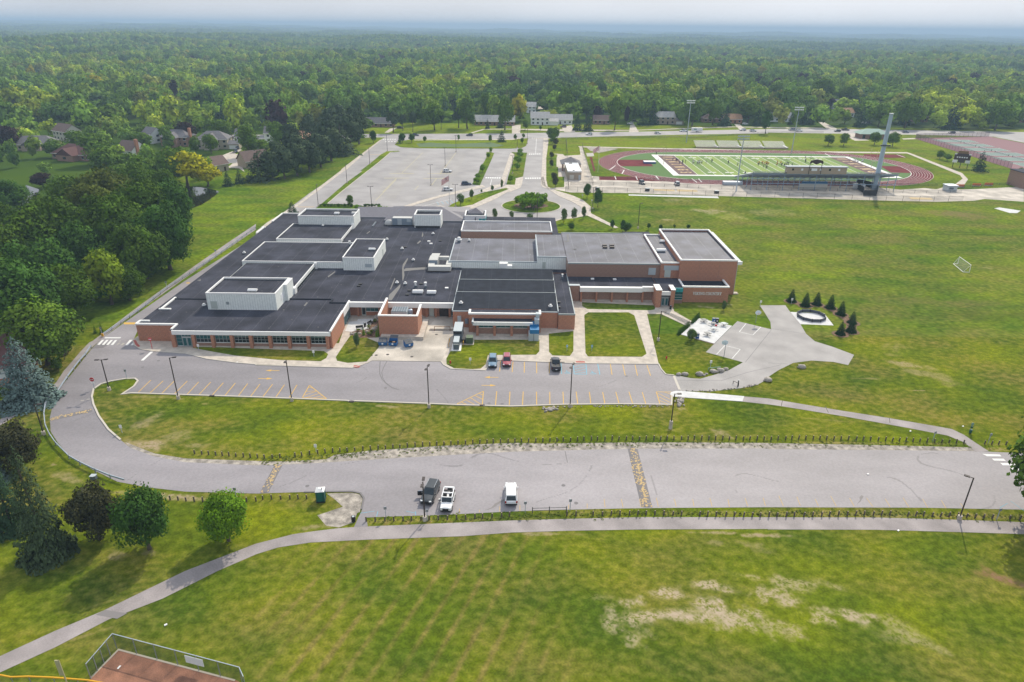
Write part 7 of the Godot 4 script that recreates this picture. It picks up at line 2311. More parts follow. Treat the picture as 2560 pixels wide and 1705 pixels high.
# ---------------------------------------------------------------- houses
func house(at: Array,turn: float,w: float,d: float,h: float,gable: bool,wall: Material,roof: Material,label: String,extra := "") -> Node3D:
	var o := thing("house",label,"house",Vector3(at[0],0,at[1]),turn)
	clearings.append([at[0],at[1],w*0.62+2.5,d])
	boxp("wall",Vector3(-w*0.5,-0.2,-d),Vector3(w*0.5,h,0),wall,o)
	var g := MB.new()
	var e := 0.5
	var rh := d*(0.34 if not gable else 0.42)
	var a := Vector3(-w*0.5 - e,h,e)
	var b := Vector3(w*0.5+e,h,e)
	var c := Vector3(w*0.5+e,h,-d - e)
	var f := Vector3(-w*0.5 - e,h,-d - e)
	var run := 0.0 if gable else minf(d*0.5,w*0.45)
	var r0 := Vector3(-w*0.5 - e+run,h+rh,-d*0.5)
	var r1 := Vector3(w*0.5+e - run,h+rh,-d*0.5)
	g.quad(a,b,r1,r0)
	g.quad(c,f,r0,r1)
	if not gable:
		g.tri(b,c,r1)
		g.tri(f,a,r0)
	put("roof",g,roof,o)
	if gable:
		g = MB.new()
		g.tri(Vector3(w*0.5,h,0),Vector3(w*0.5,h,-d),Vector3(w*0.5,h+rh*0.95,-d*0.5))
		g.tri(Vector3(-w*0.5,h,-d),Vector3(-w*0.5,h,0),Vector3(-w*0.5,h+rh*0.95,-d*0.5))
		put("gable",g,wall,o)
	boxp("eave",Vector3(-w*0.5 - e,h - 0.18,e - 0.1),Vector3(w*0.5+e,h+0.02,e+0.04),M.white_trim,o)
	var floors := 2 if h > 4.5 else 1
	var n := int(w/3.2)
	for q in floors:
		for k in n:
			var x := -w*0.5+(k+0.5)*w/n
			if q == 0 and k == n/2:
				boxp("door",Vector3(x - 0.5,0,0),Vector3(x+0.5,2.1,0.06),M.brown_sign,o)
			else:
				var wn := boxp("window",Vector3(x - 0.7,0.9+q*2.7,0),Vector3(x+0.7,2.2+q*2.7,0.05),M.glass_dark,o)
				boxp("frame",Vector3(x - 0.82,0.78+q*2.7,-0.02),Vector3(x+0.82,0.9+q*2.7,0.08),M.white_trim,wn)
		boxp("window",Vector3(w*0.5,1.0+q*2.7,-d*0.6),Vector3(w*0.5+0.05,2.2+q*2.7,-d*0.4),M.glass_dark,o)
	if "chimney" in extra:
		boxp("chimney",Vector3(w*0.5 - 0.2,0,-d*0.4),Vector3(w*0.5+1.1,h+rh+1.2,-d*0.25),M.brick,o)
	if "garage" in extra:
		boxp("garage",Vector3(w*0.5+0.02,-0.2,-6.5),Vector3(w*0.5+6.5,2.8,0.8),wall,o)
		g = MB.new()
		g.quad(Vector3(w*0.5,2.8,1.3),Vector3(w*0.5+7.0,2.8,1.3),Vector3(w*0.5+7.0,4.6,-3.0),Vector3(w*0.5,4.6,-3.0))
		g.quad(Vector3(w*0.5+7.0,2.8,-7.0),Vector3(w*0.5,2.8,-7.0),Vector3(w*0.5,4.6,-3.0),Vector3(w*0.5+7.0,4.6,-3.0))
		put("roof",g,roof,o)
		boxp("garage_door",Vector3(w*0.5+0.9,0,0.8),Vector3(w*0.5+5.6,2.2,0.86),M.white_trim,o)
	if "wing" in extra:
		boxp("wing",Vector3(-w*0.2,-0.2,0.02),Vector3(w*0.22,h*0.96,4.0),M.brick_dull if "brick" in extra else wall,o)
		g = MB.new()
		g.quad(Vector3(-w*0.2 - 0.4,h*0.96,4.5),Vector3(w*0.01,h+rh*0.8,4.2),Vector3(w*0.01,h+rh*0.8,-d*0.35),Vector3(-w*0.2 - 0.4,h*0.96,-0.3))
		g.quad(Vector3(w*0.01,h+rh*0.8,4.2),Vector3(w*0.22+0.4,h*0.96,4.5),Vector3(w*0.22+0.4,h*0.96,-0.3),Vector3(w*0.01,h+rh*0.8,-d*0.35))
		g.tri(Vector3(-w*0.2 - 0.2,h*0.96,4.05),Vector3(w*0.22+0.2,h*0.96,4.05),Vector3(w*0.01,h+rh*0.76,4.05))
		put("roof",g,roof,o)
		for q in floors:
			boxp("window",Vector3(-1.0,1.0+q*2.7,4.0),Vector3(1.0,2.3+q*2.7,4.06),M.glass_dark,o)
	return o


func build_houses() -> void:
	house([-278,-404],0.25,23,12,3.2,false,M.siding_tan,M.shingle_grey,"large beige house with grey hipped roof above the left pond","wing")
	house([-283.5,-439.1],-0.55,15,10,5.6,true,M.cream,M.shingle_brown,"cream two storey house with brown gabled roof on the left")
	house([-238.3,-373.9],-0.3,26,13,3.0,false,M.brick_dull,M.shingle_red,"long house with dark red roof half hidden by garden trees","wing")
	house([-226.2,-433.1],-0.5,9,9,5.4,true,M.siding_white,M.shingle_grey,"small white house with grey roof among trees on the left")
	house([-204.8,-422.7],-0.1,17,11,5.4,false,M.brick_dull,M.shingle_grey,"brick house with grey hipped roof and tall brick chimney","wing brick chimney")
	house([-178.4,-413.9],0.12,18,12,5.6,false,M.siding,M.shingle_grey,"beige house with grey hipped roof and a garage by the cul de sac","wing garage")
	house([-211.1,-377.7],-0.35,11,11,4.6,true,M.siding_white,M.shingle_brown,"brown roofed house with tan chimney and white gable end","chimney")
	house([-132.2,-358.9],0.75,13,11,3.4,true,M.siding_tan,M.shingle_brown,"tan house with brown roof whose garage faces the cul de sac")
	house([-146.8,-346.6],1.0,9,9,3.4,true,M.siding,M.shingle_brown,"tan gabled house right of the yellow tree")
	house([-128.9,-422.5],0.2,16,12,5.0,false,M.siding,M.shingle_tan,"house with tan and brown roof behind the row of pines","wing")
	house([-165.8,-428.1],0.1,8,10,5.2,true,M.siding_white,M.shingle_grey,"grey roofed house mostly behind a bright garden tree")
	house([-151.5,-440.4],0.1,9,9,5.6,true,M.siding_white,M.shingle_grey,"white house end showing between dark garden trees")
	var t := house([-104.2,-119.8],0.45,13,12,4.6,true,M.siding_white,M.shingle_red,"half timbered white and brick house cut off by the left border")
	boxp("brick_base",Vector3(-6.6,-0.2,-12.1),Vector3(6.6,2.4,0.06),M.brick,t)
	for k in 5:
		boxp("timber",Vector3(-6.0+k*3.0,2.4,0.0),Vector3(-5.75+k*3.0,4.6,0.1),M.hvac_pale,t)
	boxp("timber",Vector3(-6.5,3.4,0.0),Vector3(6.5,3.6,0.105),M.hvac_pale,t)
	house([-99.1,-517.3],0.0,22,9,2.7,true,M.brick_dull,M.shingle_grey,"brick ranch house with grey roof across from the access drive")
	house([-14.9,-534.1],0.0,30,10,2.8,true,M.brick_dull,M.shingle_pale,"brick ranch house with pale roof across from the north car park")
	house([19.5,-539.5],0.0,14,10,5.0,true,M.siding_white,M.shingle_pale,"white split level house straight across the main road","garage")
	house([33.3,-545.7],0.0,22,9,3.2,true,M.siding_white,M.shingle_pale,"long low white wing of the split level house across the road")
	house([117,-552.9],0.0,15,9,5.2,true,M.siding_tan,M.shingle_pale,"two storey house with pale roof across from the bleachers","garage")
	house([67.5,-548.7],0.0,13,8,3.0,true,M.brick_dull,M.shingle_brown,"low brick house between purple tree and tall green tree")
	house([159.1,-566.5],0.0,18,9,3.0,false,M.brick_dull,M.shingle_brown,"dark brick bungalow under big yard trees")
	house([172.4,-562.9],0.0,14,9,3.0,true,M.brick,M.shingle_tan,"orange brick bungalow across from the floodlight mast")
	house([215.4,-576.2],0.0,18,9,2.9,true,M.siding_white,M.shingle_pale,"pale low house left of the yard spruces across the road")
	house([305.3,-675.7],0.0,12,9,5.0,true,M.siding_white,M.shingle_grey,"white house among trees above the side street")
	house([286.3,-614.2],0.3,12,9,3.4,true,M.siding_white,M.shingle_tan,"house with orange tan roof beside the side street")
	house([333.1,-586.4],0.0,12,9,3.0,true,M.brick_dull,M.shingle_brown,"dark brick house under trees right of the pavilion")
	house([374.6,-592.2],0.0,8,9,4.6,true,M.siding_white,M.shingle_grey,"white gable between dark trees on the right")
	house([387,-589.7],0.0,9,9,3.2,true,M.siding_white,M.shingle_grey,"small pale house under trees above the tennis courts")
	house([417.4,-588.8],0.0,14,10,3.0,true,M.brick_dull,M.shingle_brown,"brown house at the right border across the road")
	house([11.5,-620.5],0.0,14,9,4.8,true,M.siding_white,M.shingle_pale,"pale two storey house behind the white split level")
	house([27.9,-717],0.0,7,6,5.0,true,M.siding_white,M.shingle_grey,"grey house with arched front at the end of a pale drive")
	house([-186.7,-779.2],0.2,15,9,3.4,true,M.brick,M.shingle_pale,"white roofed brick house on a sunny lawn among trees")
	house([-149,-843.6],-0.2,14,9,4.8,true,M.siding_tan,M.shingle_grey,"grey house between big trees behind the pines")
	house([-218.5,-908.1],0.0,16,9,3.0,true,M.brick_dull,M.shingle_tan,"brown roofed house deep among the trees")
	clearings.append_array([[[-163.6,-734.8][0],[-163.6,-734.8][1],15.0,14.0],[[26.4,-680.6][0],[26.4,-680.6][1],9.0,20.0],[[261.8,-608.1][0],[261.8,-608.1][1],16.0,30.0],[[305.1,-764.9][0],[305.1,-764.9][1],14.0,20.0],[[-155.4,-386.2][0],[-155.4,-386.2][1],26.0,22.0],[[28.2,-602][0],[28.2,-602][1],40.0,14.0],[[-197.9,-274.3][0],[-197.9,-274.3][1],24.0,26.0]])
	# pale far roofs that show between the trees
	var r := RandomNumberGenerator.new()
	r.seed = 17
	for k in 46:
		var z := -r.randf_range(640.0,1700.0)
		var x := r.randf_range(-0.72,0.72) * -z
		if k < 22:
			x = r.randf_range(-0.62,-0.22) * -z
			z -= 350.0
		var g := MB.new()
		var w := r.randf_range(6.0,10.0)
		var y := land(x,z)
		var o := thing("far_house","pale far house that peeps out between tree crowns","house",Vector3(x,y,z),r.randf_range(-0.6,0.6),"far houses between the trees")
		boxp("wall",Vector3(-w,-1,-5),Vector3(w,6.0,5),M.siding_white if k % 3 else M.siding,o)
		g.quad(Vector3(-w - 0.5,6,5.5),Vector3(w+0.5,6,5.5),Vector3(w+0.5,9.4,0),Vector3(-w - 0.5,9.4,0))
		g.quad(Vector3(w+0.5,6,-5.5),Vector3(-w - 0.5,6,-5.5),Vector3(-w - 0.5,9.4,0),Vector3(w+0.5,9.4,0))
		put("roof",g,[M.shingle_grey,M.shingle_pale,M.shingle_brown][k % 3],o)
		clearings.append([x,z,w+4.0,9.0])
	woods()


# ---------------------------------------------------------------- vehicles
func loft(g: MB,rings: Array) -> void:
	# closed rings of equal length from rear to front,outward normals smoothed round each ring
	for i in rings.size() - 1:
		var a: PackedVector3Array = rings[i]
		var b: PackedVector3Array = rings[i+1]
		var n := a.size()
		for k in n:
			var m := (k+1) % n
			g.quad(a[k],a[m],b[m],b[k])
	for e in 2:
		var c: PackedVector3Array = rings[0] if e == 0 else rings[rings.size() - 1]
		for k in range(1,c.size() - 1):
			if e == 0:
				g.tri(c[0],c[k+1],c[k])
			else:
				g.tri(c[0],c[k],c[k+1])


func section(z: float,w: float,y0: float,y1: float,tuck := 0.06,crown := 0.04) -> PackedVector3Array:
	# a body section at z,seen from the front: counter-clockwise from the lower right
	var c := minf(0.16,(y1 - y0)*0.3)
	return PackedVector3Array([Vector3(w - tuck,y0,z),Vector3(w,y0+c,z),Vector3(w,y1 - c,z),Vector3(w - c*0.7,y1 - 0.02,z),Vector3(0,y1+crown,z),Vector3(-w+c*0.7,y1 - 0.02,z),Vector3(-w,y1 - c,z),Vector3(-w,y0+c,z),Vector3(-w+tuck,y0,z)])


func pane4(g: MB,a: Vector3,b: Vector3,c: Vector3,d: Vector3,inset: float,lift := 0.02) -> void:
	var m := (a+b+c+d)*0.25
	var n := (b - a).cross(d - a).normalized()*lift
	g.quad(a.lerp(m,inset)+n,b.lerp(m,inset)+n,c.lerp(m,inset)+n,d.lerp(m,inset)+n)


# front is towards +z of the car's own axes
func car(called: String,label: String,cat: String,at: Array,turn: float,color: Color,s: Dictionary,group := "") -> Node3D:
	var o := thing(called,label,cat,Vector3(at[0],s.get("y",0.03),at[1]),turn,group)
	var l: float = s.get("l",4.7)*0.5
	var w: float = s.get("w",1.86)*0.5
	var belt: float = s.get("belt",1.02)
	var hood: float = s.get("hood",1.0)
	var top: float = s.get("top",1.7)
	var paint_m := mat("car_paint_%s" % color.to_html(),color,0.28)
	paint_m.clearcoat_enabled = true
	paint_m.clearcoat = 0.7
	paint_m.clearcoat_roughness = 0.1
	var hz: float = s.get("hood_z",0.36)*l
	var bed: bool = s.get("bed",false)
	var g := MB.new()
	var rear_h := belt - 0.04
	loft(g,[section(-l,w*0.90,0.42,rear_h - 0.12),section(-l+0.22,w*0.985,0.30,rear_h),section(-l*0.4,w,0.28,belt),section(hz,w,0.28,belt),section(hz+0.25,w*0.99,0.28,hood+0.02),section(l - 0.45,w*0.96,0.28,hood - 0.06),section(l - 0.12,w*0.90,0.32,hood - 0.14),section(l,w*0.80,0.40,hood - 0.28)])
	put("body",g,paint_m,o)
	# cabin
	var fb: float = hz+0.22
	var fr: float = s.get("roof_front",fb - 0.75)
	var rb: float = s.get("cabin_rear",-l+0.12)
	var rr: float = s.get("roof_rear",rb+0.35)
	var wb := w - 0.07
	var wt: float = w - s.get("tumble",0.2)
	var b0 := Vector3(wb,belt - 0.04,fb)
	var b1 := Vector3(-wb,belt - 0.04,fb)
	var b2 := Vector3(-wb,belt - 0.04,rb)
	var b3 := Vector3(wb,belt - 0.04,rb)
	var t0 := Vector3(wt,top,fr)
	var t1 := Vector3(-wt,top,fr)
	var t2 := Vector3(-wt,top,rr)
	var t3 := Vector3(wt,top,rr)
	g = MB.new()
	if s.get("open_top",false):
		g.bar(b0,t0,0.1,0.1)
		g.bar(b1,t1,0.1,0.1)
		g.bar(t0,t1,0.12,0.1)
		g.bar(t0,t3,0.14,0.1)
		g.bar(t1,t2,0.14,0.1)
		g.bar(t3,t2,0.3,0.1)
		g.bar(t0.lerp(t3,0.45),t1.lerp(t2,0.45),0.2,0.1)
		g.bar(t3,b3,0.12,0.12)
		g.bar(t2,b2,0.12,0.12)
		put("roll_frame",g,paint_m,o)
		boxp("interior",Vector3(-wb,belt - 0.3,rb),Vector3(wb,belt+0.012,fb - 0.3),M.black,o)
		for x in [-0.42,0.42]:
			for z in [fb - 1.5,fb - 2.4]:
				boxp("seat",Vector3(x - 0.24,belt - 0.1,z - 0.12),Vector3(x+0.24,belt+0.42,z+0.12),M.rubber,o)
		g = MB.new()
		g.cyl(Vector3(0,0.95,-l - 0.02),Vector3(0,0.95,-l - 0.26),0.4,0.4,14)
		put("spare_wheel",g,M.rubber,o)
	else:
		g.quad(b1,b0,t0,t1)
		g.quad(b0,b3,t3,t0)
		g.quad(b3,b2,t2,t3)
		g.quad(b2,b1,t1,t2)
		put("cabin",g,paint_m,o)
		g = MB.new()
		loft(g,[PackedVector3Array([t3+Vector3(0,-0.02,0),t3+Vector3(-0.05,0.05,0.04),Vector3(0,top+0.07,rr+0.04),t2+Vector3(0.05,0.05,0.04),t2+Vector3(0,-0.02,0)]),PackedVector3Array([t0+Vector3(0,-0.02,0),t0+Vector3(-0.05,0.05,-0.06),Vector3(0,top+0.08,fr - 0.04),t1+Vector3(0.05,0.05,-0.06),t1+Vector3(0,-0.02,0)])])
		put("roof",g,paint_m,o)
		if s.get("rails",false):
			for x in [-wt+0.1,wt - 0.1]:
				boxp("roof_rail",Vector3(x - 0.03,top+0.06,rr+0.2),Vector3(x+0.03,top+0.14,fr - 0.2),M.steel,o)
	g = MB.new()
	pane4(g,b1,b0,t0,t1,0.12)
	put("windshield",g,M.glass_car,o)
	if not s.get("open_top",false):
		g = MB.new()
		pane4(g,b3,b2,t2,t3,0.16)
		put("rear_window",g,M.glass_car,o)
		for side in [1,-1]:
			for k in 2:
				g = MB.new()
				var f0 := 0.06+k*0.46
				var f1 := 0.48+k*0.44
				var lo0 := b0.lerp(b3,f0)
				var lo1 := b0.lerp(b3,f1)
				var hi0 := t0.lerp(t3,f0)
				var hi1 := t0.lerp(t3,f1)
				var mir := Vector3(side,1,1)
				if side > 0:
					pane4(g,lo0,lo1,hi1,hi0,0.12)
				else:
					pane4(g,lo1*mir,lo0*mir,hi0*mir,hi1*mir,0.12)
				put("side_window",g,M.glass_car,o)
	if bed:
		boxp("bed_floor",Vector3(-w+0.16,belt - 0.02,-l+0.12),Vector3(w - 0.16,belt+0.012,rb - 0.06),M.black,o)
		for side in [-1,1]:
			boxp("bed_rail",Vector3(side*(w - 0.09) - 0.09,belt - 0.05,-l+0.1),Vector3(side*(w - 0.09)+0.09,belt+0.24,rb),paint_m,o)
		boxp("tailgate",Vector3(-w+0.08,0.5,-l - 0.02),Vector3(w - 0.08,belt+0.2,-l+0.1),paint_m,o)
	for side in [-1,1]:
		g = MB.new()
		g.obox(Vector3(side*(w+0.1),belt+0.08,fb - 0.25),Vector3(0.22,0.16,0.12),Basis())
		put("mirror",g,M.black if s.get("dark_mirror",false) else paint_m,o)
		g = MB.new()
		g.obox(Vector3(side*(w*0.70),hood - 0.22,l - 0.08),Vector3(0.36,0.16,0.16),Basis(Vector3.UP,side*0.25))
		put("headlight",g,M.lens,o)
		g = MB.new()
		g.obox(Vector3(side*(w - 0.13),belt - 0.22,-l+0.04),Vector3(0.2,0.36,0.12),Basis())
		put("taillight",g,M.tail_red,o)
		for z in [l*0.62,-l*0.60]:
			var wh := Node3D.new()
			add_part(o,wh,"wheel")
			wh.position = Vector3(side*(w - 0.1),0.36,z)
			g = MB.new()
			g.cyl(Vector3(-0.13,0,0),Vector3(0.13,0,0),0.37,0.37,14)
			put("tyre",g,M.rubber,wh)
			g = MB.new()
			g.cyl(Vector3(side*0.10,0,0),Vector3(side*0.14,0,0),0.22,0.22,10)
			put("rim",g,M.rim,wh)
	boxp("grille",Vector3(-w*0.5,0.5,l - 0.16),Vector3(w*0.5,hood - 0.25,l+0.02),M.black,o)
	boxp("bumper",Vector3(-w*0.86,0.34,l - 0.2),Vector3(w*0.86,0.52,l+0.05),M.black if s.get("dark_bumper",true) else paint_m,o)
	boxp("bumper",Vector3(-w*0.9,0.34,-l - 0.06),Vector3(w*0.9,0.56,-l+0.2),M.black if s.get("dark_bumper",true) else paint_m,o)
	boxp("number_plate",Vector3(-0.2,0.62,-l - 0.07),Vector3(0.2,0.76,-l - 0.02),M.siding_white,o)
	return o


func build_vehicles() -> void:
	var suv := {"l": 4.75,"w": 1.9,"top": 1.72,"rails": true}
	var dark := lin(0.018,0.024,0.030)
	var white := lin(0.80,0.81,0.82)
	car("parked_car","steel blue estate parked by the kerb in the upper car park","car",[-4.2,-134.5],0.0,lin(0.12,0.22,0.32),suv)
	car("parked_car","red estate parked right of the blue one in the upper car park","car",[-1.1,-134.9],0.0,lin(0.33,0.035,0.06),{"l": 4.5,"w": 1.85,"top": 1.74,"roof_rear": -1.9,"rails": true})
	car("pickup_truck","dark pickup truck parked nose in beside the accessible bay","pickup",[9.6,-133.6],PI,lin(0.02,0.024,0.035),{"l": 5.6,"w": 2.0,"top": 1.86,"belt": 1.12,"hood": 1.12,"bed": true,"cabin_rear": -0.75,"roof_rear": -0.45,"hood_z": 0.36})
	var open := car("parked_car","black estate with its passenger door open beside the white off-roader","car",[-12.6,-87.8],-0.18,dark,{"l": 5.1,"w": 2.0,"top": 1.8,"belt": 1.08,"hood": 1.06,"rails": true})
	var g := MB.new()
	g.obox(Vector3(-1.45,0.72,0.55),Vector3(0.95,0.8,0.09),Basis(Vector3.UP,0.25))
	put("open_door",g,M.car_paint_any if M.has("car_paint_any") else M.black,open)
	g = MB.new()
	g.obox(Vector3(-1.40,0.85,0.49),Vector3(0.8,0.55,0.05),Basis(Vector3.UP,0.25))
	put("door_lining",g,M.blue_tarp,open)
	car("off_roader","white open topped off-roader with a spare wheel on its tail","car",[-9.7,-85.8],-0.06,white,{"l": 4.5,"w": 1.86,"top": 1.8,"belt": 1.12,"hood": 1.12,"open_top": true,"roof_front": 0.6,"roof_rear": -1.9,"tumble": 0.14,"dark_mirror": true})
	car("parked_car","white estate with dark rear window on its own in the lower car park","car",[0.1,-87.8],PI+0.02,white,{"l": 5.0,"w": 1.96,"top": 1.78,"belt": 1.06,"hood": 1.06,"rails": false,"dark_bumper": true})
	var far := {"l": 4.6,"w": 1.84,"top": 1.62}
	car("parked_car","white car parked alone near the middle of the north car park","car",[-33.9,-351.4],PI*0.5,white,far)
	car("parked_car","white car parked behind the flag near the school","car",[-29.8,-308.5],PI*0.5+0.12,white,far)
	car("parked_car","dark blue estate at the right edge of the north car park","car",[-22.2,-321.1],PI*0.5+0.1,lin(0.02,0.04,0.10),suv)
	car("parked_car","dark estate parked on the apron beside the track","car",[61.2,-327.7],0.2,lin(0.03,0.035,0.06),suv)
	car("parked_van","silver van parked on the apron beside the track","van",[77.5,-326.1],PI,lin(0.45,0.46,0.47),{"l": 5.0,"w": 1.95,"top": 1.78})
	car("parked_car","dark car on the drive in the cul de sac","car",[-160.7,-403.6],0.5,lin(0.03,0.04,0.07),suv)
	car("parked_car","second dark car behind the first in the cul de sac","car",[-164,-414.8],0.5,lin(0.02,0.02,0.04),suv)
	car("parked_car","white car at the kerb of the cul de sac","car",[-146.2,-397.3],PI*0.5,white,far)
	var road: Array = [[[51.8,-489.1],white,"white car on the main road left of the stadium"],[[101,-498.2],white,"white car on the main road behind the running track"],[[167.4,-520.1],white,"left of two white cars on the main road behind the bleachers"],[[173.7,-516],white,"right of two white cars on the main road behind the bleachers"],[[-30.3,-478.7],lin(0.05,0.055,0.09),"dark car on the main road behind the north car park"],[[-66.6,-476.5],lin(0.04,0.05,0.07),"dark car beside the dark round trees on the main road"],[[204.9,-524.3],lin(0.3,0.31,0.36),"grey car on the main road above the track"],[[208.5,-519.3],white,"white car on the main road above the track"],[[236.6,-519.8],lin(0.03,0.035,0.05),"dark car leaving the side street"],[[285.7,-518],lin(0.22,0.24,0.32),"blue grey car on the main road right of the pavilion"],[[318.9,-517.2],lin(0.05,0.05,0.055),"dark car on the main road above the tennis courts"],[[179.7,-554.9],white,"white car on the lawn edge drive across the road"],[[36.3,-527.3],lin(0.09,0.06,0.065),"brown car on the drive of the white house"],[[-82.3,-511.6],lin(0.05,0.03,0.03),"dark car under the roadside pines"],[[89.6,-550.5],white,"white car on the drive beside the cream house"],[[95.4,-564.4],lin(0.04,0.04,0.05),"dark car on the drive beside the cream house"],[[276.9,-566.4],white,"white car parked under trees by the side street"],[[283,-570.3],lin(0.1,0.1,0.12),"grey car parked under trees by the side street"]]
	for k in road.size():
		car("road_car",road[k][2],"car",road[k][0],PI*0.5*(1 if k % 2 else -1),road[k][1],far if k % 3 else suv)
	car("pickup_truck","dark pickup at the mouth of the side street","pickup",[245.9,-527.5],PI*0.5,lin(0.03,0.035,0.05),{"l": 5.6,"w": 2.0,"top": 1.86,"bed": true,"cabin_rear": -0.75,"roof_rear": -0.45})
	car("pickup_truck","white pickup pulling a box trailer on the main road","pickup",[122,-510.8],-PI*0.5,white,{"l": 5.8,"w": 2.0,"top": 1.9,"bed": true,"cabin_rear": -0.75,"roof_rear": -0.45})
	var tr := thing("box_trailer","white box trailer with green print behind the white pickup","trailer",Vector3([131.3,-510.4][0],0.03,[131.3,-510.4][1]))
	boxp("box",Vector3(-3.8,0.6,-1.1),Vector3(3.8,3.0,1.1),M.white,tr)
	boxp("print",Vector3(-2.6,1.6,1.1),Vector3(-0.4,2.5,1.12),M.green_tin,tr)
	for x in [-0.5,0.6]:
		g = MB.new()
		g.cyl(Vector3(x,0.38,0.9),Vector3(x,0.38,1.14),0.38,0.38,12)
		put("wheel",g,M.rubber,tr)


# ---------------------------------------------------------------- street furniture
func lamp(label: String,at: Array,h: float,double: bool,turn: float,group := "",plinth := 0.0) -> void:
	var o := thing("lamp_post",label,"lamp post",Vector3(at[0],0.0,at[1]),turn,group)
	var g := MB.new()
	g.cyl(Vector3(0,0,0),Vector3(0,0.75+plinth,0),0.34,0.32,10)
	put("footing",g,M.concrete,o)
	g = MB.new()
	g.cyl(Vector3(0,0.7+plinth,0),Vector3(0,h,0),0.11,0.095,6)
	put("pole",g,M.bronze,o)
	for s in ([1,-1] if double else [1]):
		g = MB.new()
		g.bar(Vector3(0,h - 0.08,0),Vector3(s*0.55,h - 0.02,0),0.08,0.08)
		put("arm",g,M.bronze,o)
		g = MB.new()
		g.obox(Vector3(s*0.85,h,0),Vector3(0.75,0.13,0.42),Basis(Vector3.BACK,s*0.06))
		put("lamp_head",g,M.bronze,o)


func sign_post(called: String,label: String,at: Array,h: float,w: float,ph: float,m: Material,turn := 0.0,back: Material = null) -> Node3D:
	var o := thing(called,label,"sign",Vector3(at[0],0,at[1]),turn)
	boxp("post",Vector3(-0.045,0,-0.045),Vector3(0.045,h,0.045),M.galvanised if not back else back,o)
	boxp("panel",Vector3(-w*0.5,h - ph,0.05),Vector3(w*0.5,h,0.08),m,o)
	return o


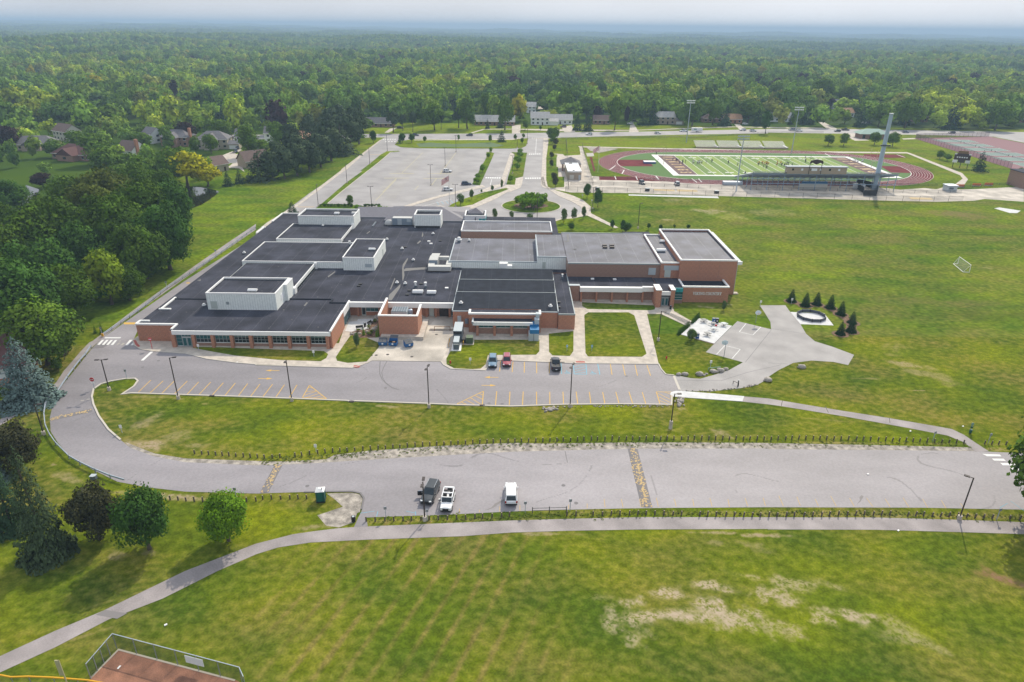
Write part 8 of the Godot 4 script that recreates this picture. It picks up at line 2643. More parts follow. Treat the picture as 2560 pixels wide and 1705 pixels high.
func build_street_things() -> void:
	var r := RandomNumberGenerator.new()
	r.seed = 71
	# two long rows of short wooden posts
	var post := thing("bollard","","bollard")
	var g := MB.new()
	g.cyl(Vector3(0,-0.1,0),Vector3(0,0.82,0),0.125,0.115,7)
	put("timber",g,M.wood,post)
	g = MB.new()
	g.cyl(Vector3(0,0.82,0),Vector3(0,0.87,0),0.115,0.085,7)
	put("top",g,M.siding_tan,post)
	var used := false
	for row in [[[-54.5,-98.7,-43.6,-97.7,-41.1,-97.5,-37.6,-98.2,-32.1,-99.5,-25.5,-100.4,-18,-101.5,-10.4,-102.5,-1,-103.3,7.6,-103.8,15.1,-104.4,25,-104.7,37.6,-105,46.4,-105.1,55,-105.5,66,-105.3,81.8,-104.7],1.27,"short weathered post in the row along the gravel verge","posts along the gravel verge"],[[85.4,-104.5,89.2,-104.4],1.2,"short dark post right of the path end","posts right of the path end"],[[-54.3,-86.3,-48.6,-85.7,-39.6,-86,-39.7,-86.4,-31.3,-86.8],1.35,"short post in the row left of the green toilet","posts left of the green toilet"],[[-21.5,-81.5,-14.3,-81.9,-7.1,-82.3,0.3,-83],1.32,"short post in the row below the parked cars","posts below the parked cars"],[[8.6,-83.3,20.3,-83.8,39.3,-83.6,56.3,-84.3,67.9,-84.1,78.3,-83.5,82.6,-82.4],1.32,"short leaning post in the row along the wide footpath","posts along the wide footpath"]]:
		var p := pts(row[0])
		var rest := 0.0
		for i in p.size() - 1:
			var d := p[i+1] - p[i]
			var len := d.length()
			while rest < len:
				var q := p[i]+d*(rest/len)+Vector2(r.randf_range(-0.05,0.05),r.randf_range(-0.05,0.05))
				rest += row[1]*r.randf_range(0.93,1.07)
				if r.randf() < 0.04:
					continue
				var at := Vector3(q.x,0,q.y)
				if not used:
					used = true
					post.position = at
					tag(post,row[2],"bollard",row[3])
				else:
					var b := dup(post,"bollard",row[2],at,r.randf()*TAU,Vector3(1,r.randf_range(0.88,1.1),1),row[3])
					b.rotation.x = r.randf_range(-0.06,0.06)
					b.rotation.z = r.randf_range(-0.06,0.06)
			rest -= len
	# lamp posts
	lamp("twin headed lamp post on the nose of the grass island",[-81.2,-120.8],6.9,true,0.15)
	lamp("lamp post left of the guard rail bend, behind the brown tree",[-84,-104.2],6.3,false,0.1)
	lamp("lamp post at the left end of the slanted parking bays",[-65.8,-117.6],9.1,false,0.2)
	lamp("lamp post beside the left hatched triangle",[-43.3,-117.3],9.0,false,-1.5)
	lamp("lamp post at the kerb across from the loading drive",[-16,-115.3],8.8,true,1.4)
	lamp("lamp post at the kerb opposite the dark pickup",[11.5,-116.1],9.1,true,1.2)
	lamp("lamp post with a tall footing on the bank by the concrete path",[29.6,-108.6],7.4,false,0.0,"",0.9)
	lamp("lamp post in the grass strip beside the black car",[-12.8,-81.9],7.0,true,1.57)
	lamp("lamp post on the right with its shadow over the footpath",[68.4,-83.5],7.7,false,2.6)
	lamp("lamp post on the walk between the lettered wall and the patio",[34.8,-147.9],7.6,false,-0.6)
	lamp("lamp post nearest the school in the median of the access drive",[-79.9,-276.9],8.6,false,1.57)
	lamp("second lamp post from the school in the median of the access drive",[-78.2,-321.9],8.6,false,1.57)
	lamp("third lamp post from the school in the median of the access drive",[-77,-370.8],8.6,false,1.57)
	lamp("lamp post at the far end of the median of the access drive",[-75,-414],9.0,false,1.57)
	lamp("lamp post behind the hedge at the foot of the north car park",[-57.2,-272.9],9.2,true,0)
	lamp("twin lamp post in the nearer stalls of the north car park",[-38.5,-318.9],9.6,true,0)
	lamp("lamp post in the middle stalls of the north car park",[-36.4,-367.6],9.6,true,0)
	lamp("lamp post at the far stalls of the north car park",[-34.2,-412.4],9.6,true,1.2)
	lamp("twin lamp post on the tip of the teardrop lawn",[-23.8,-278.5],9.2,true,0)
	lamp("thin lamp post in front of the turning circle",[9.1,-257.3],9.0,false,0.4)
	lamp("lamp post by the two dark leafy trees",[32.4,-277],9.0,false,0.4)
	lamp("thin tall lamp post behind the gymnasium",[46.2,-247.7],9.4,false,0.4)
	lamp("lamp post in the planted median of the boulevard",[-0.7,-349.7],9.0,true,0.3)
	lamp("lamp post at the head of the planted median",[1.9,-429.2],5.5,true,0.3)
	lamp("lamp post at the corner of boulevard and main road",[8.3,-446.7],9.8,false,0.3)
	# flags
	for q in [[[-26,-275.6],13.5,"flagpole with a striped flag between school and north car park"],[[43.2,-355.6],13.5,"flagpole with a striped flag inside the left bend of the track"]]:
		var o := thing("flagpole",q[2],"flagpole",Vector3(q[0][0],0,q[0][1]))
		g = MB.new()
		g.cyl(Vector3.ZERO,Vector3(0,q[1],0),0.09,0.06,6)
		put("pole",g,M.hvac_pale,o)
		var wave := func(x: float,y: float) -> Vector3:
			return Vector3(-x*0.9,q[1] - 0.3 - y - x*0.55,0.18*sin(x*2.2+y))
		for k in 13:
			g = MB.new()
			for j in 8:
				var x0 := j*0.42
				var y0 := k*0.16
				g.quad(wave.call(x0,y0+0.16),wave.call(x0,y0),wave.call(x0+0.42,y0),wave.call(x0+0.42,y0+0.16))
			put("stripe",g,mat("flag_red",lin(0.50,0.03,0.05),0.8) if k % 2 == 0 else M.white,o)
		g = MB.new()
		for e in [0.02,-0.02]:
			g.quad(wave.call(0.0,1.12)+Vector3(0,0,e),wave.call(0.0,0.0)+Vector3(0,0,e),wave.call(1.4,0.0)+Vector3(0,0,e),wave.call(1.4,1.12)+Vector3(0,0,e))
		put("canton",g,mat("flag_blue",lin(0.02,0.03,0.14),0.8),o)
	# guard rails
	for q in [[[-93.3,-241.5,-93.4,-241.8,-94.3,-208,-96.3,-178.8,-96,-162,-96.7,-146.5],"silver guard rail along the service road"],[[-95.9,-140.4,-94.7,-136.2,-94.2,-133.2,-93.3,-129.3,-92.3,-125.4,-90.5,-118.9,-91.2,-118.4,-89.8,-114.1,-87.8,-110.5,-85.2,-106.7,-82.7,-103.8,-79.8,-100.9,-75,-96.8,-72.1,-95,-68.4,-93,-65.1,-91.4,-62.2,-90.3],"silver guard rail round the outside of the bend"]]:
		var o := thing("guard_rail",q[1],"guard rail",Vector3.ZERO)
		var p := pts(q[0])
		g = MB.new()
		for j in 3:
			g.strip(p,0.12 if j != 1 else 0.06,0.5+j*0.1,0.6+j*0.1)
		put("rail",g,M.galvanised,o)
		for i in p.size() - 1:
			var d := p[i+1] - p[i]
			var n := maxi(int(d.length()/3.8),1)
			for k in n:
				var c := p[i]+d*(float(k)/n)
				g = MB.new()
				g.box(Vector3(c.x - 0.08,0,c.y - 0.08),Vector3(c.x+0.08,0.86,c.y+0.08))
				put("post",g,M.steel,o)
	var et := thing("rail_end","yellow end piece of the guard rail at the crossing","guard rail",Vector3([-96.6,-146.5][0],0,[-96.6,-146.5][1]))
	boxp("plate",Vector3(-0.25,0.2,-0.1),Vector3(0.25,0.9,0.1),M.yellow,et)
	# signs
	var stop := sign_post("stop_sign","red and white stop sign on the nose of the grass island",[-84.4,-121.2],2.5,0.1,0.1,M.red)
	g = MB.new()
	g.cyl(Vector3(0,2.25,0.06),Vector3(0,2.25,0.1),0.46,0.46,8)
	put("octagon",g,M.red,stop)
	var tm := TextMesh.new()
	var f := SystemFont.new()
	f.font_names = PackedStringArray(["Droid Sans"])
	f.font_weight = 700
	tm.font = f
	tm.text = "STOP"
	tm.font_size = 48
	tm.pixel_size = 0.0062
	tm.depth = 0.01
	put("lettering",tm,M.white,stop).position = Vector3(0,2.25,0.11)
	boxp("lower_plate",Vector3(-0.36,1.35,0.05),Vector3(0.36,1.62,0.08),M.white,stop)
	var dne := sign_post("do_not_enter_sign","round red no entry sign by the brick end of the wing",[-81.9,-140.2],2.8,0.1,0.1,M.red,0.0,M.red)
	g = MB.new()
	g.cyl(Vector3(0,2.5,0.06),Vector3(0,2.5,0.1),0.42,0.42,16)
	put("disc",g,mat("no_entry_red",lin(0.62,0.06,0.06),0.5),dne)
	boxp("bar",Vector3(-0.3,2.42,0.1),Vector3(0.3,2.58,0.12),M.white,dne)
	for q in [[[-71,-139.6],"white sign on a post at the start of the lawn strip"],[[-44.2,-137],"white sign leaning in the lawn strip of the west wing"],[[-70.4,-105.1],"small white sign in the grass island"],[[-33.8,-99.6],"white sign behind the posts of the gravel verge"],[[-9.1,-134.1],"white sign in the lawn with the air units"],[[43.6,-134.1],"white sign near the boulders by the play drive"],[[30,-296.8],"small white sign by the turning circle"],[[33.1,-286.9],"white notice at the corner of the apron fence"],[[66.5,-170.8],"small white post at the edge of the play drive"],[[75.6,-172.8],"small white marker beside the first little spruce"]]:
		sign_post("small_sign",q[1],q[0],1.7,0.5,0.65,M.white)
	for q in [[[12.6,-141.3],"left blue accessible parking sign in the worn lawn"],[[18.3,-141.4],"right blue accessible parking sign in the worn lawn"]]:
		var o := sign_post("parking_sign",q[1],q[0],1.7,0.4,0.6,mat("sign_blue",lin(0.10,0.35,0.62),0.5))
		boxp("symbol",Vector3(-0.09,1.28,0.08),Vector3(0.09,1.52,0.09),M.white,o)
	for q in [[[-80.2,-125.8],"thin grey post at the tip of the grass island"],[[-42.8,-86.5],"thin grey sign post in the row left of the toilet"],[[-18.7,-82.3],"grey sign post seen from behind, left of the black car"],[[-12.4,-81.8],"grey sign post beside the lamp post by the black car"],[[2.3,-83.9],"grey sign post right of the white estate"],[[9.2,-84.6],"grey sign post at the gap in the grass strip"],[[76.4,-105.2],"brown sign post beside the end of the footpath"],[[74.1,-83.5],"grey sign post by the lamp post on the right"],[[86.1,-104.7],"pale sign seen edge on right of the path end"],[[-97.2,-147.3],"round sign at the head of the guard rail"],[[-96.6,-179.2],"sign post beside the service road"],[[-94.8,-209.2],"farther sign post beside the service road"]]:
		sign_post("sign_post",q[1],q[0],2.2,0.45,0.5,M.steel,0.1)
	# waste station and toilet
	var ws := thing("waste_station","green dog waste station with a bin beside the footpath","bin",Vector3([84.9,-108.2][0],0,[84.9,-108.2][1]))
	boxp("post",Vector3(-0.05,0,-0.05),Vector3(0.05,2.2,0.05),M.steel,ws)
	g = MB.new()
	g.cyl(Vector3(0,0.15,0.15),Vector3(0,0.85,0.15),0.24,0.26,10)
	put("bin",g,M.toilet_green,ws)
	boxp("dispenser",Vector3(-0.17,1.15,0.05),Vector3(0.17,1.5,0.2),M.toilet_green,ws)
	boxp("sign",Vector3(-0.24,1.65,0.05),Vector3(0.24,2.2,0.08),M.green_tin,ws)
	var pt := thing("portable_toilet","green portable toilet with white roof beside the stony corner","toilet",Vector3([-29.5,-86.4][0],0.05,[-29.5,-86.4][1]),0.12)
	boxp("base",Vector3(-0.68,0,-0.68),Vector3(0.68,0.16,0.68),M.black,pt)
	boxp("cabin",Vector3(-0.6,0.16,-0.6),Vector3(0.6,2.0,0.6),M.toilet_green,pt)
	boxp("door",Vector3(-0.48,0.2,0.6),Vector3(0.3,1.9,0.64),mat("toilet_door",lin(0.006,0.11,0.095),0.5),pt)
	for s in [-0.6,0.6]:
		for e in [-0.6,0.6]:
			boxp("corner_rib",Vector3(s - 0.05,0.16,e - 0.05),Vector3(s+0.05,2.02,e+0.05),M.toilet_green,pt)
	g = MB.new()
	for k in 4:
		var c := [Vector3(-0.7,2.0,0.7),Vector3(0.7,2.0,0.7),Vector3(0.7,2.0,-0.7),Vector3(-0.7,2.0,-0.7)]
		g.quad(c[k],c[(k+1) % 4],c[(k+1) % 4]*Vector3(0.35,1,0.35)+Vector3(0,0.32,0),c[k]*Vector3(0.35,1,0.35)+Vector3(0,0.32,0))
	g.box(Vector3(-0.25,2.3,-0.25),Vector3(0.25,2.33,0.25))
	put("roof",g,M.white,pt)
	g = MB.new()
	g.cyl(Vector3(0.32,2.1,0.3),Vector3(0.32,2.55,0.3),0.06,0.06,7)
	put("vent_pipe",g,M.black,pt)
	var drum := thing("litter_barrel","","litter bin",Vector3.ZERO)
	g = MB.new()
	g.cyl(Vector3.ZERO,Vector3(0,0.95,0),0.30,0.33,12)
	g.cyl(Vector3(0,0.4,0),Vector3(0,0.46,0),0.35,0.35,12)
	put("barrel",g,M.black,drum)
	g = MB.new()
	g.cyl(Vector3(0,0.9,0),Vector3(0,0.97,0),0.2,0.2,10)
	put("liner",g,M.hvac_pale,drum)
	drum.position = Vector3([-23.4,-81.5][0],0,[-23.4,-81.5][1])
	drum.set_meta("label","black litter barrel beside the wide footpath and stony corner")
	dup(drum,"litter_barrel","black litter bin outside the wing doors",Vector3([-73.8,-142.1][0],0.1,[-73.8,-142.1][1]),0,Vector3(1.05,1.25,1.05))
	dup(drum,"litter_barrel","black litter bin in the courtyard between the benches",Vector3([-36.2,-154][0],0.11,[-36.2,-154][1]),0,Vector3(0.9,1.1,0.9))
	dup(drum,"litter_barrel","black litter bin outside the doors by the lettered wall",Vector3([41.8,-167.9][0],0.1,[41.8,-167.9][1]),0,Vector3(0.9,1.0,0.9))
	for q in [[[-37.2,-152.5],0.3,"left black bench in the courtyard"],[[-35.2,-155.5],1.2,"right black bench in the courtyard"]]:
		var o := thing("bench",q[2],"bench",Vector3(q[0][0],0.11,q[0][1]),q[1])
		boxp("seat",Vector3(-0.9,0.42,-0.22),Vector3(0.9,0.48,0.22),M.black,o)
		boxp("backrest",Vector3(-0.9,0.5,-0.26),Vector3(0.9,0.9,-0.2),M.black,o)
		for s in [-0.75,0.75]:
			boxp("leg",Vector3(s - 0.05,0,-0.2),Vector3(s+0.05,0.42,0.2),M.black,o)
	# dumpsters
	for q in [[[-29.9,-143.5],0.0,"left blue dumpster with closed grey lids",false],[[-27.5,-143.4],-0.08,"middle blue dumpster with open lid and cardboard inside",true],[[-23.9,-142.9],0.5,"right blue dumpster standing askew",false]]:
		var o := thing("dumpster",q[2],"dumpster",Vector3(q[0][0],0.11,q[0][1]),q[1])
		g = MB.new()
		var bw := 0.95
		g.quad(Vector3(-bw,0.15,0.55),Vector3(bw,0.15,0.55),Vector3(bw,1.05,0.85),Vector3(-bw,1.05,0.85))
		g.quad(Vector3(bw,0.15,-0.7),Vector3(-bw,0.15,-0.7),Vector3(-bw,1.5,-0.75),Vector3(bw,1.5,-0.75))
		g.quad(Vector3(bw,0.15,0.55),Vector3(bw,0.15,-0.7),Vector3(bw,1.5,-0.75),Vector3(bw,1.05,0.85))
		g.quad(Vector3(-bw,0.15,-0.7),Vector3(-bw,0.15,0.55),Vector3(-bw,1.05,0.85),Vector3(-bw,1.5,-0.75))
		g.box(Vector3(-bw - 0.12,0.75,-0.3),Vector3(-bw,0.95,0.5))
		g.box(Vector3(bw,0.75,-0.3),Vector3(bw+0.12,0.95,0.5))
		put("bin",g,M.dumpster_blue,o)
		if q[3]:
			boxp("contents",Vector3(-bw+0.05,0.4,-0.68),Vector3(bw - 0.05,0.8,0.6),M.black,o)
			g = MB.new()
			g.obox(Vector3(0.2,0.9,0.2),Vector3(0.6,0.3,0.4),Basis(Vector3.UP,0.5))
			put("cardboard",g,M.shingle_tan,o)
			g = MB.new()
			g.quad(Vector3(-bw,1.5,-0.76),Vector3(bw,1.5,-0.76),Vector3(bw,1.9,-1.7),Vector3(-bw,1.9,-1.7))
			put("lid",g,M.lid_grey,o)
		else:
			for k in 2:
				g = MB.new()
				var x := -bw+k*bw
				g.quad(Vector3(x+0.02,1.09,0.88),Vector3(x+bw - 0.02,1.09,0.88),Vector3(x+bw - 0.02,1.56,-0.78),Vector3(x+0.02,1.56,-0.78))
				put("lid",g,M.lid_grey,o)
				for j in 3:
					g = MB.new()
					var xx := x+0.2+j*0.26
					g.bar(Vector3(xx,1.12,0.86),Vector3(xx,1.58,-0.76),0.05,0.05)
					put("lid_rib",g,M.hvac_dark,o)
		boxp("label_plate",Vector3(-0.2,0.5,0.76),Vector3(0.2,0.85,0.79),M.siding_white,o)
	# picnic tables,bins and hoops of the patio
	for q in [[[48.5,-159.3],"round picnic table at the school end of the patio",M.spring_table],[[50.3,-157.1],"round picnic table beside the blue bins with something red on it",M.spring_table],[[52.9,-157],"round picnic table nearest the basketball court",M.hvac_pale],[[49.6,-154.1],"pale round picnic table in the middle of the patio",M.hvac_pale],[[47.2,-150.9],"round picnic table at the near end of the patio",M.spring_table]]:
		var o := thing("picnic_table",q[1],"picnic table",Vector3(q[0][0],0.11,q[0][1]),r.randf())
		g = MB.new()
		g.cyl(Vector3(0,0.72,0),Vector3(0,0.78,0),0.62,0.62,16)
		put("table_top",g,q[2],o)
		g = MB.new()
		g.cyl(Vector3.ZERO,Vector3(0,0.72,0),0.1,0.1,8)
		put("pedestal",g,M.spring_table,o)
		for k in 4:
			var a := TAU*k/4+0.4
			var e := Vector3(cos(a),0,sin(a))
			g = MB.new()
			g.cyl(e*1.0+Vector3(0,0.44,0),e*1.0+Vector3(0,0.49,0),0.26,0.26,10)
			put("seat",g,q[2],o)
			g = MB.new()
			g.bar(Vector3(0,0.12,0),e+Vector3(0,0.42,0),0.06,0.06)
			put("seat_arm",g,M.spring_table,o)
	var rd := thing("red_bag","red bag on the picnic table beside the blue bins","bag",Vector3([50.3,-155][0],0.89,[50.3,-155][1]))
	boxp("sack",Vector3(-0.22,0,-0.18),Vector3(0.22,0.42,0.18),M.red,rd)
	boxp("handle",Vector3(-0.12,0.42,-0.03),Vector3(0.12,0.5,0.03),M.white,rd)
	for q in [[[50.9,-159],M.bin_blue,"left blue recycling bin at the far edge of the patio"],[[51.6,-158.9],M.black,"dark bin right of the blue recycling bin"],[[44.4,-149.4],M.bin_blue,"blue recycling bin at the near edge of the patio"]]:
		var o := thing("recycling_bin",q[2],"bin",Vector3(q[0][0],0.11,q[0][1]))
		boxp("body",Vector3(-0.38,0,-0.36),Vector3(0.38,1.15,0.36),q[1],o)
		boxp("lid",Vector3(-0.42,1.15,-0.4),Vector3(0.42,1.24,0.4),M.hvac_dark,o)
		boxp("emblem",Vector3(-0.14,0.5,0.36),Vector3(0.14,0.78,0.37),M.white,o)
	for q in [[[61.5,-159.1],0.0,"basketball hoop with a white fan backboard at the far end of the court"],[[48.1,-139.5],PI,"basketball hoop seen from behind at the near end of the court"]]:
		var o := thing("basketball_hoop",q[2],"basketball hoop",Vector3(q[0][0],0,q[0][1]),q[1])
		g = MB.new()
		g.cyl(Vector3.ZERO,Vector3(0,2.8,0),0.07,0.06,8)
		g.bar(Vector3(0,2.8,0),Vector3(0,3.2,0.7),0.08,0.08)
		put("pole",g,M.steel,o)
		g = MB.new()
		g.cyl(Vector3(0,3.2,0.7),Vector3(0,3.2,0.75),0.75,0.75,14)
		var bb := put("backboard",g,mat("backboard",lin(0.66,0.76,0.82),0.5),o)
		bb.scale = Vector3(1,0.8,1)
		bb.position.y = 0.64
		g = MB.new()
		var ring := PackedVector2Array()
		for k in 12:
			ring.append(Vector2(0,1.02)+Vector2.from_angle(TAU*k/12)*0.23)
		g.strip(ring,0.04,3.03,3.07,true)
		put("rim",g,M.orange,o)
	# ball pit: ten panels round a ring
	var pc := [77.3,-163.5]
	var pit := thing("ball_pit","dark grey ring of ten low panels on the concrete pad","ball pit",Vector3(pc[0],0.05,pc[1]))
	for k in 10:
		var a0 := TAU*k/10
		var a1 := TAU*(k+1)/10
		var p0 := Vector3(cos(a0)*3.5,0,sin(a0)*3.5)
		var p1 := Vector3(cos(a1)*3.5,0,sin(a1)*3.5)
		g = MB.new()
		g.bar(p0+Vector3(0,0.42,0),p1+Vector3(0,0.42,0),0.1,0.76)
		put("panel",g,mat("pit_panel",lin(0.062,0.072,0.095),0.6),pit)
		g = MB.new()
		g.cyl(p0,p0+Vector3(0,0.86,0),0.12,0.12,6)
		put("corner_post",g,M.black,pit)
	# soccer goal
	var ga := [138.9,-201.1,141.2,-209.1]
	var goal := thing("soccer_goal","white soccer goal frame tilted on the open lawn","goal",Vector3(ga[0],0,ga[1]))
	var gp := func(x: float,y: float,h: float) -> Vector3:
		var q := Vector2(x,y)
		return Vector3(q.x - ga[0],h,q.y - ga[1])
	var fl: Array = [140.9,-201.1,139.2,-201.4,140.9,-209.5,142.3,-209.5]
	var tl: Array = [141.3,-201.8,142.7,-210.2]
	var A: Vector3 = gp.call(fl[0],fl[1],0.05)
	var B: Vector3 = gp.call(fl[2],fl[3],0.05)
	A = gp.call(fl[0],fl[1],0.05)
	var C: Vector3 = gp.call(fl[2],fl[3],0.05)
	var D: Vector3 = gp.call(fl[4],fl[5],0.05)
	var E: Vector3 = gp.call(fl[6],fl[7],0.05)
	var T0: Vector3 = gp.call(tl[0],tl[1],2.2)
	var T1: Vector3 = gp.call(tl[2],tl[3],2.2)
	for e in [[A,T0,"upright"],[E,T1,"upright"],[T0,T1,"crossbar"],[C,D,"ground_bar"],[A,C,"side_bar"],[E,D,"side_bar"],[T1,D,"stay"],[T0,C,"stay"]]:
		g = MB.new()
		g.cyl(e[0],e[1],0.08 if e[2] != "stay" else 0.03,0.08 if e[2] != "stay" else 0.03,6)
		put(e[2],g,M.white,goal)
	g = MB.new()
	g.quad(C,D,T1,T0)
	put("net",g,M.net,goal)
	# boulders and stones
	for q in [[[35.8,-130.2],0.55,"leftmost pale boulder at the edge of the play drive"],[[37.2,-130.3],0.7,"tall pale boulder left of the drain by the play drive"],[[40.3,-130.4],0.75,"long flat boulder in the row by the play drive"],[[41.2,-130],0.35,"small pale stone in the row by the play drive"],[[41.8,-130.7],0.35,"small stone just above the flat boulder"],[[43.6,-131.6],0.75,"round grey boulder below the pale rail"],[[44.5,-131.7],0.4,"small white stone between the grey boulders"],[[45.3,-132.2],0.8,"largest grey boulder by the play drive"],[[46.7,-133],0.55,"last pale boulder toward the basketball court"],[[54.2,-127.9],0.85,"reddish round boulder on the lawn right of the play drive"],[[63.7,-134.3],0.85,"blue grey boulder on the lawn below the play drive end"],[[34.2,-119.8],0.5,"stone in the corner by the hatched bay"],[[33.7,-118.5],0.55,"lower stone in the corner by the hatched bay"],[[-35.1,-150.7],0.5,"flat pale stone in the courtyard bed"],[[-38.5,-149.3],0.4,"pale stone at the near tip of the courtyard bed"],[[-34.3,-159.2],0.9,"large pale flat stone at the head of the courtyard bed"],[[-33.5,-151.8],0.75,"pale flat stepping stone in the courtyard bed"],[[-33.9,-151.4],0.4,"small pale stepping stone in the courtyard bed"],[[-36.6,-149.6],0.4,"cream stone left of the bright columnar shrub"]]:
		var o := thing("boulder",q[2],"boulder",Vector3(q[0][0],0.0 if q[0][1] > -137.0 else 0.1,q[0][1]))
		put("rock",rock(r.randi(),q[1]),M.rock,o)
	# rubble that nobody would count: stone edging and the heap by the kerb
	var mm := MultiMesh.new()
	mm.transform_format = MultiMesh.TRANSFORM_3D
	mm.mesh = rock(5,1.0).mesh()
	var spots: Array[Transform3D] = []
	for row in [[[34.6,-123,39.9,-123.2,47.5,-124.7,51.6,-126.2],46,0.16,0.12],[[6.3,-115.1,8.5,-115.2],34,0.26,0.3],[[9.3,-116,19.4,-116.6,30.8,-116.8],60,0.13,0.2],[[33.6,-120,33.3,-117.2],26,0.26,0.35],[[-34.2,-151.5,-33.4,-154.2],16,0.2,0.3],[[-38.7,-149.3,-36.8,-150.1],9,0.2,0.3]]:
		var p := pts(row[0])
		for k in row[1]:
			var i := r.randi_range(0,p.size() - 2)
			var q := p[i].lerp(p[i+1],r.randf())+Vector2(r.randfn(0,row[3]),r.randfn(0,row[3]))
			var s: float = row[2]*r.randf_range(0.6,1.5)
			spots.append(Transform3D(Basis(Vector3.UP,r.randf()*TAU).scaled(Vector3(s,s,s)),Vector3(q.x,0.02 if q.y > -137.0 else 0.14,q.y)))
	mm.instance_count = spots.size()
	for k in spots.size():
		mm.set_instance_transform(k,spots[k])
	var mi := MultiMeshInstance3D.new()
	mi.multimesh = mm
	mi.material_override = M.rock
	add_part(self,mi,"rubble")
	tag(mi,"loose stones along the kerbs and the edge of the play drive","rubble")
	mi.set_meta("kind","stuff")
	# rails,hydrants and the gate of the grass strip
	for q in [[[42.8,-132.6,45.5,-133.2],"pale green rail lying above the boulders",M.green_tin,0.6],[[46.4,-126.5,47.2,-125.4],"dark fallen rail on the play drive",M.dark_metal,0.7]]:
		var o := thing("low_rail",q[1],"rail",Vector3.ZERO)
		g = MB.new()
		g.bar(Vector3(q[0][0],q[3],q[0][1]),Vector3(q[0][2],q[3],q[0][3]),0.09,0.09)
		put("bar",g,q[2],o)
		for k in 2:
			boxp("post",Vector3(q[0][k*2] - 0.05,0,q[0][k*2+1] - 0.05),Vector3(q[0][k*2]+0.05,q[3],q[0][k*2+1]+0.05),q[2],o)
	var hp := thing("height_post","leaning dark post on the play drive","post",Vector3([47,-125.2][0],0.03,[47,-125.2][1]))
	boxp("post",Vector3(-0.09,0,-0.09),Vector3(0.09,1.5,0.09),M.dark_metal,hp)
	boxp("cap",Vector3(-0.12,1.5,-0.12),Vector3(0.12,1.56,0.12),M.steel,hp)
	for q in [[[34.7,-137.8],"red hydrant on the lawn below the picnic patio"],[[-13.5,-134.3],"red hydrant on the lawn with the air units"]]:
		var o := thing("fire_hydrant",q[1],"hydrant",Vector3(q[0][0],0.1,q[0][1]))
		g = MB.new()
		g.cyl(Vector3.ZERO,Vector3(0,0.6,0),0.15,0.13,9)
		g.ball(Vector3(0,0.6,0),Vector3(0.15,0.14,0.15),9,4,0,PI*0.5)
		put("barrel",g,M.red,o)
		for s in [-1,1]:
			g = MB.new()
			g.cyl(Vector3(0,0.42,0),Vector3(s*0.26,0.42,0),0.07,0.07,7)
			put("nozzle",g,M.red,o)
	var gt := thing("pipe_gate","dark pipe gate in the gap of the grass strip","gate",Vector3.ZERO)
	var ge := [3.4,-83.9,6,-84.1,8.6,-84.2]
	g = MB.new()
	for y in [0.9,0.45]:
		g.bar(Vector3(ge[0],y,ge[1]),Vector3(ge[4],y,ge[5]),0.06,0.06)
	put("bars",g,M.dark_metal,gt)
	for k in 3:
		boxp("post",Vector3(ge[k*2] - 0.06,0,ge[k*2+1] - 0.06),Vector3(ge[k*2]+0.06,1.1,ge[k*2+1]+0.06),M.dark_metal,gt)
	var lf := thing("split_rail_fence","short pale rail fence below the blue spruce","fence",Vector3.ZERO)
	var le := [-98.1,-113.4,-97.8,-116.5]
	for y in [0.35,0.7]:
		g = MB.new()
		g.bar(Vector3(le[0] - 3.0,y,le[1]+2.0),Vector3(le[2],y,le[3]),0.1,0.1)
		put("rail",g,M.wood,lf)
	boxp("post",Vector3(le[2] - 0.1,0,le[3] - 0.1),Vector3(le[2]+0.1,1.0,le[3]+0.1),M.wood,lf)
	# ball diamond dugout and its yellow topped fence in the near left corner
	var cl := slab("clay_bullpen",[-46.2,-58,-30.4,-53.9,-30.3,-52,-47.6,-51.8,-47.3,-54.1],"red clay warm up pen inside the green fence","clay",M.clay,-0.02,0.03)
	patch(cl,"rubber_plate",M.white,[-45,-55.4,-44.9,-55.8,-44.7,-55.8,-44.7,-55.7,-44.8,-55.3],0.05)
	g = MB.new()
	g.strip(pts([-47.3,-54.1,-46.2,-58,-30.9,-54]),0.22,0.0,0.06)
	put("timber_edge",g,M.siding,cl)
	var fn := thing("bullpen_fence","green chain link fence round the red clay pen","fence",Vector3.ZERO)
	var fp := pts([-47.2,-54,-46.5,-58.2,-30,-53.8,-29.1,-52.6])
	for i in 3:
		var d := fp[i+1] - fp[i]
		var n: int = [4,6,1][i]
		for k in n+(1 if i == 2 else 0):
			var q := fp[i]+d*(float(k)/n)
			g = MB.new()
			g.cyl(Vector3(q.x,0,q.y),Vector3(q.x,2.45,q.y),0.05,0.05,6)
			put("post",g,M.steel,fn)
		g = MB.new()
		g.bar(Vector3(fp[i].x,2.4,fp[i].y),Vector3(fp[i+1].x,2.4,fp[i+1].y),0.07,0.07)
		put("top_rail",g,M.galvanised,fn)
		g = MB.new()
		g.quad(Vector3(fp[i].x,0.05,fp[i].y),Vector3(fp[i+1].x,0.05,fp[i+1].y),Vector3(fp[i+1].x,2.4,fp[i+1].y),Vector3(fp[i].x,2.4,fp[i].y))
		put("mesh_panel",g,M.green_link,fn)
	var bd := fp[1].lerp(fp[2],0.58)
	var be := fp[1].lerp(fp[2],0.72)
	g = MB.new()
	g.bar(Vector3(bd.x,1.55,bd.y+0.08),Vector3(be.x,1.55,be.y+0.08),0.05,1.1)
	put("notice_board",g,M.siding_white,fn)
	var yf := thing("yellow_topped_fence","outfield fence with a yellow plastic cap at the lower left","fence",Vector3.ZERO)
	var yp := pts([-57.5,-53.5,-55.3,-53.1,-53.4,-53.2,-50.6,-53.1,-47.8,-52.9,-46.6,-52.8,-44.3,-52.4])
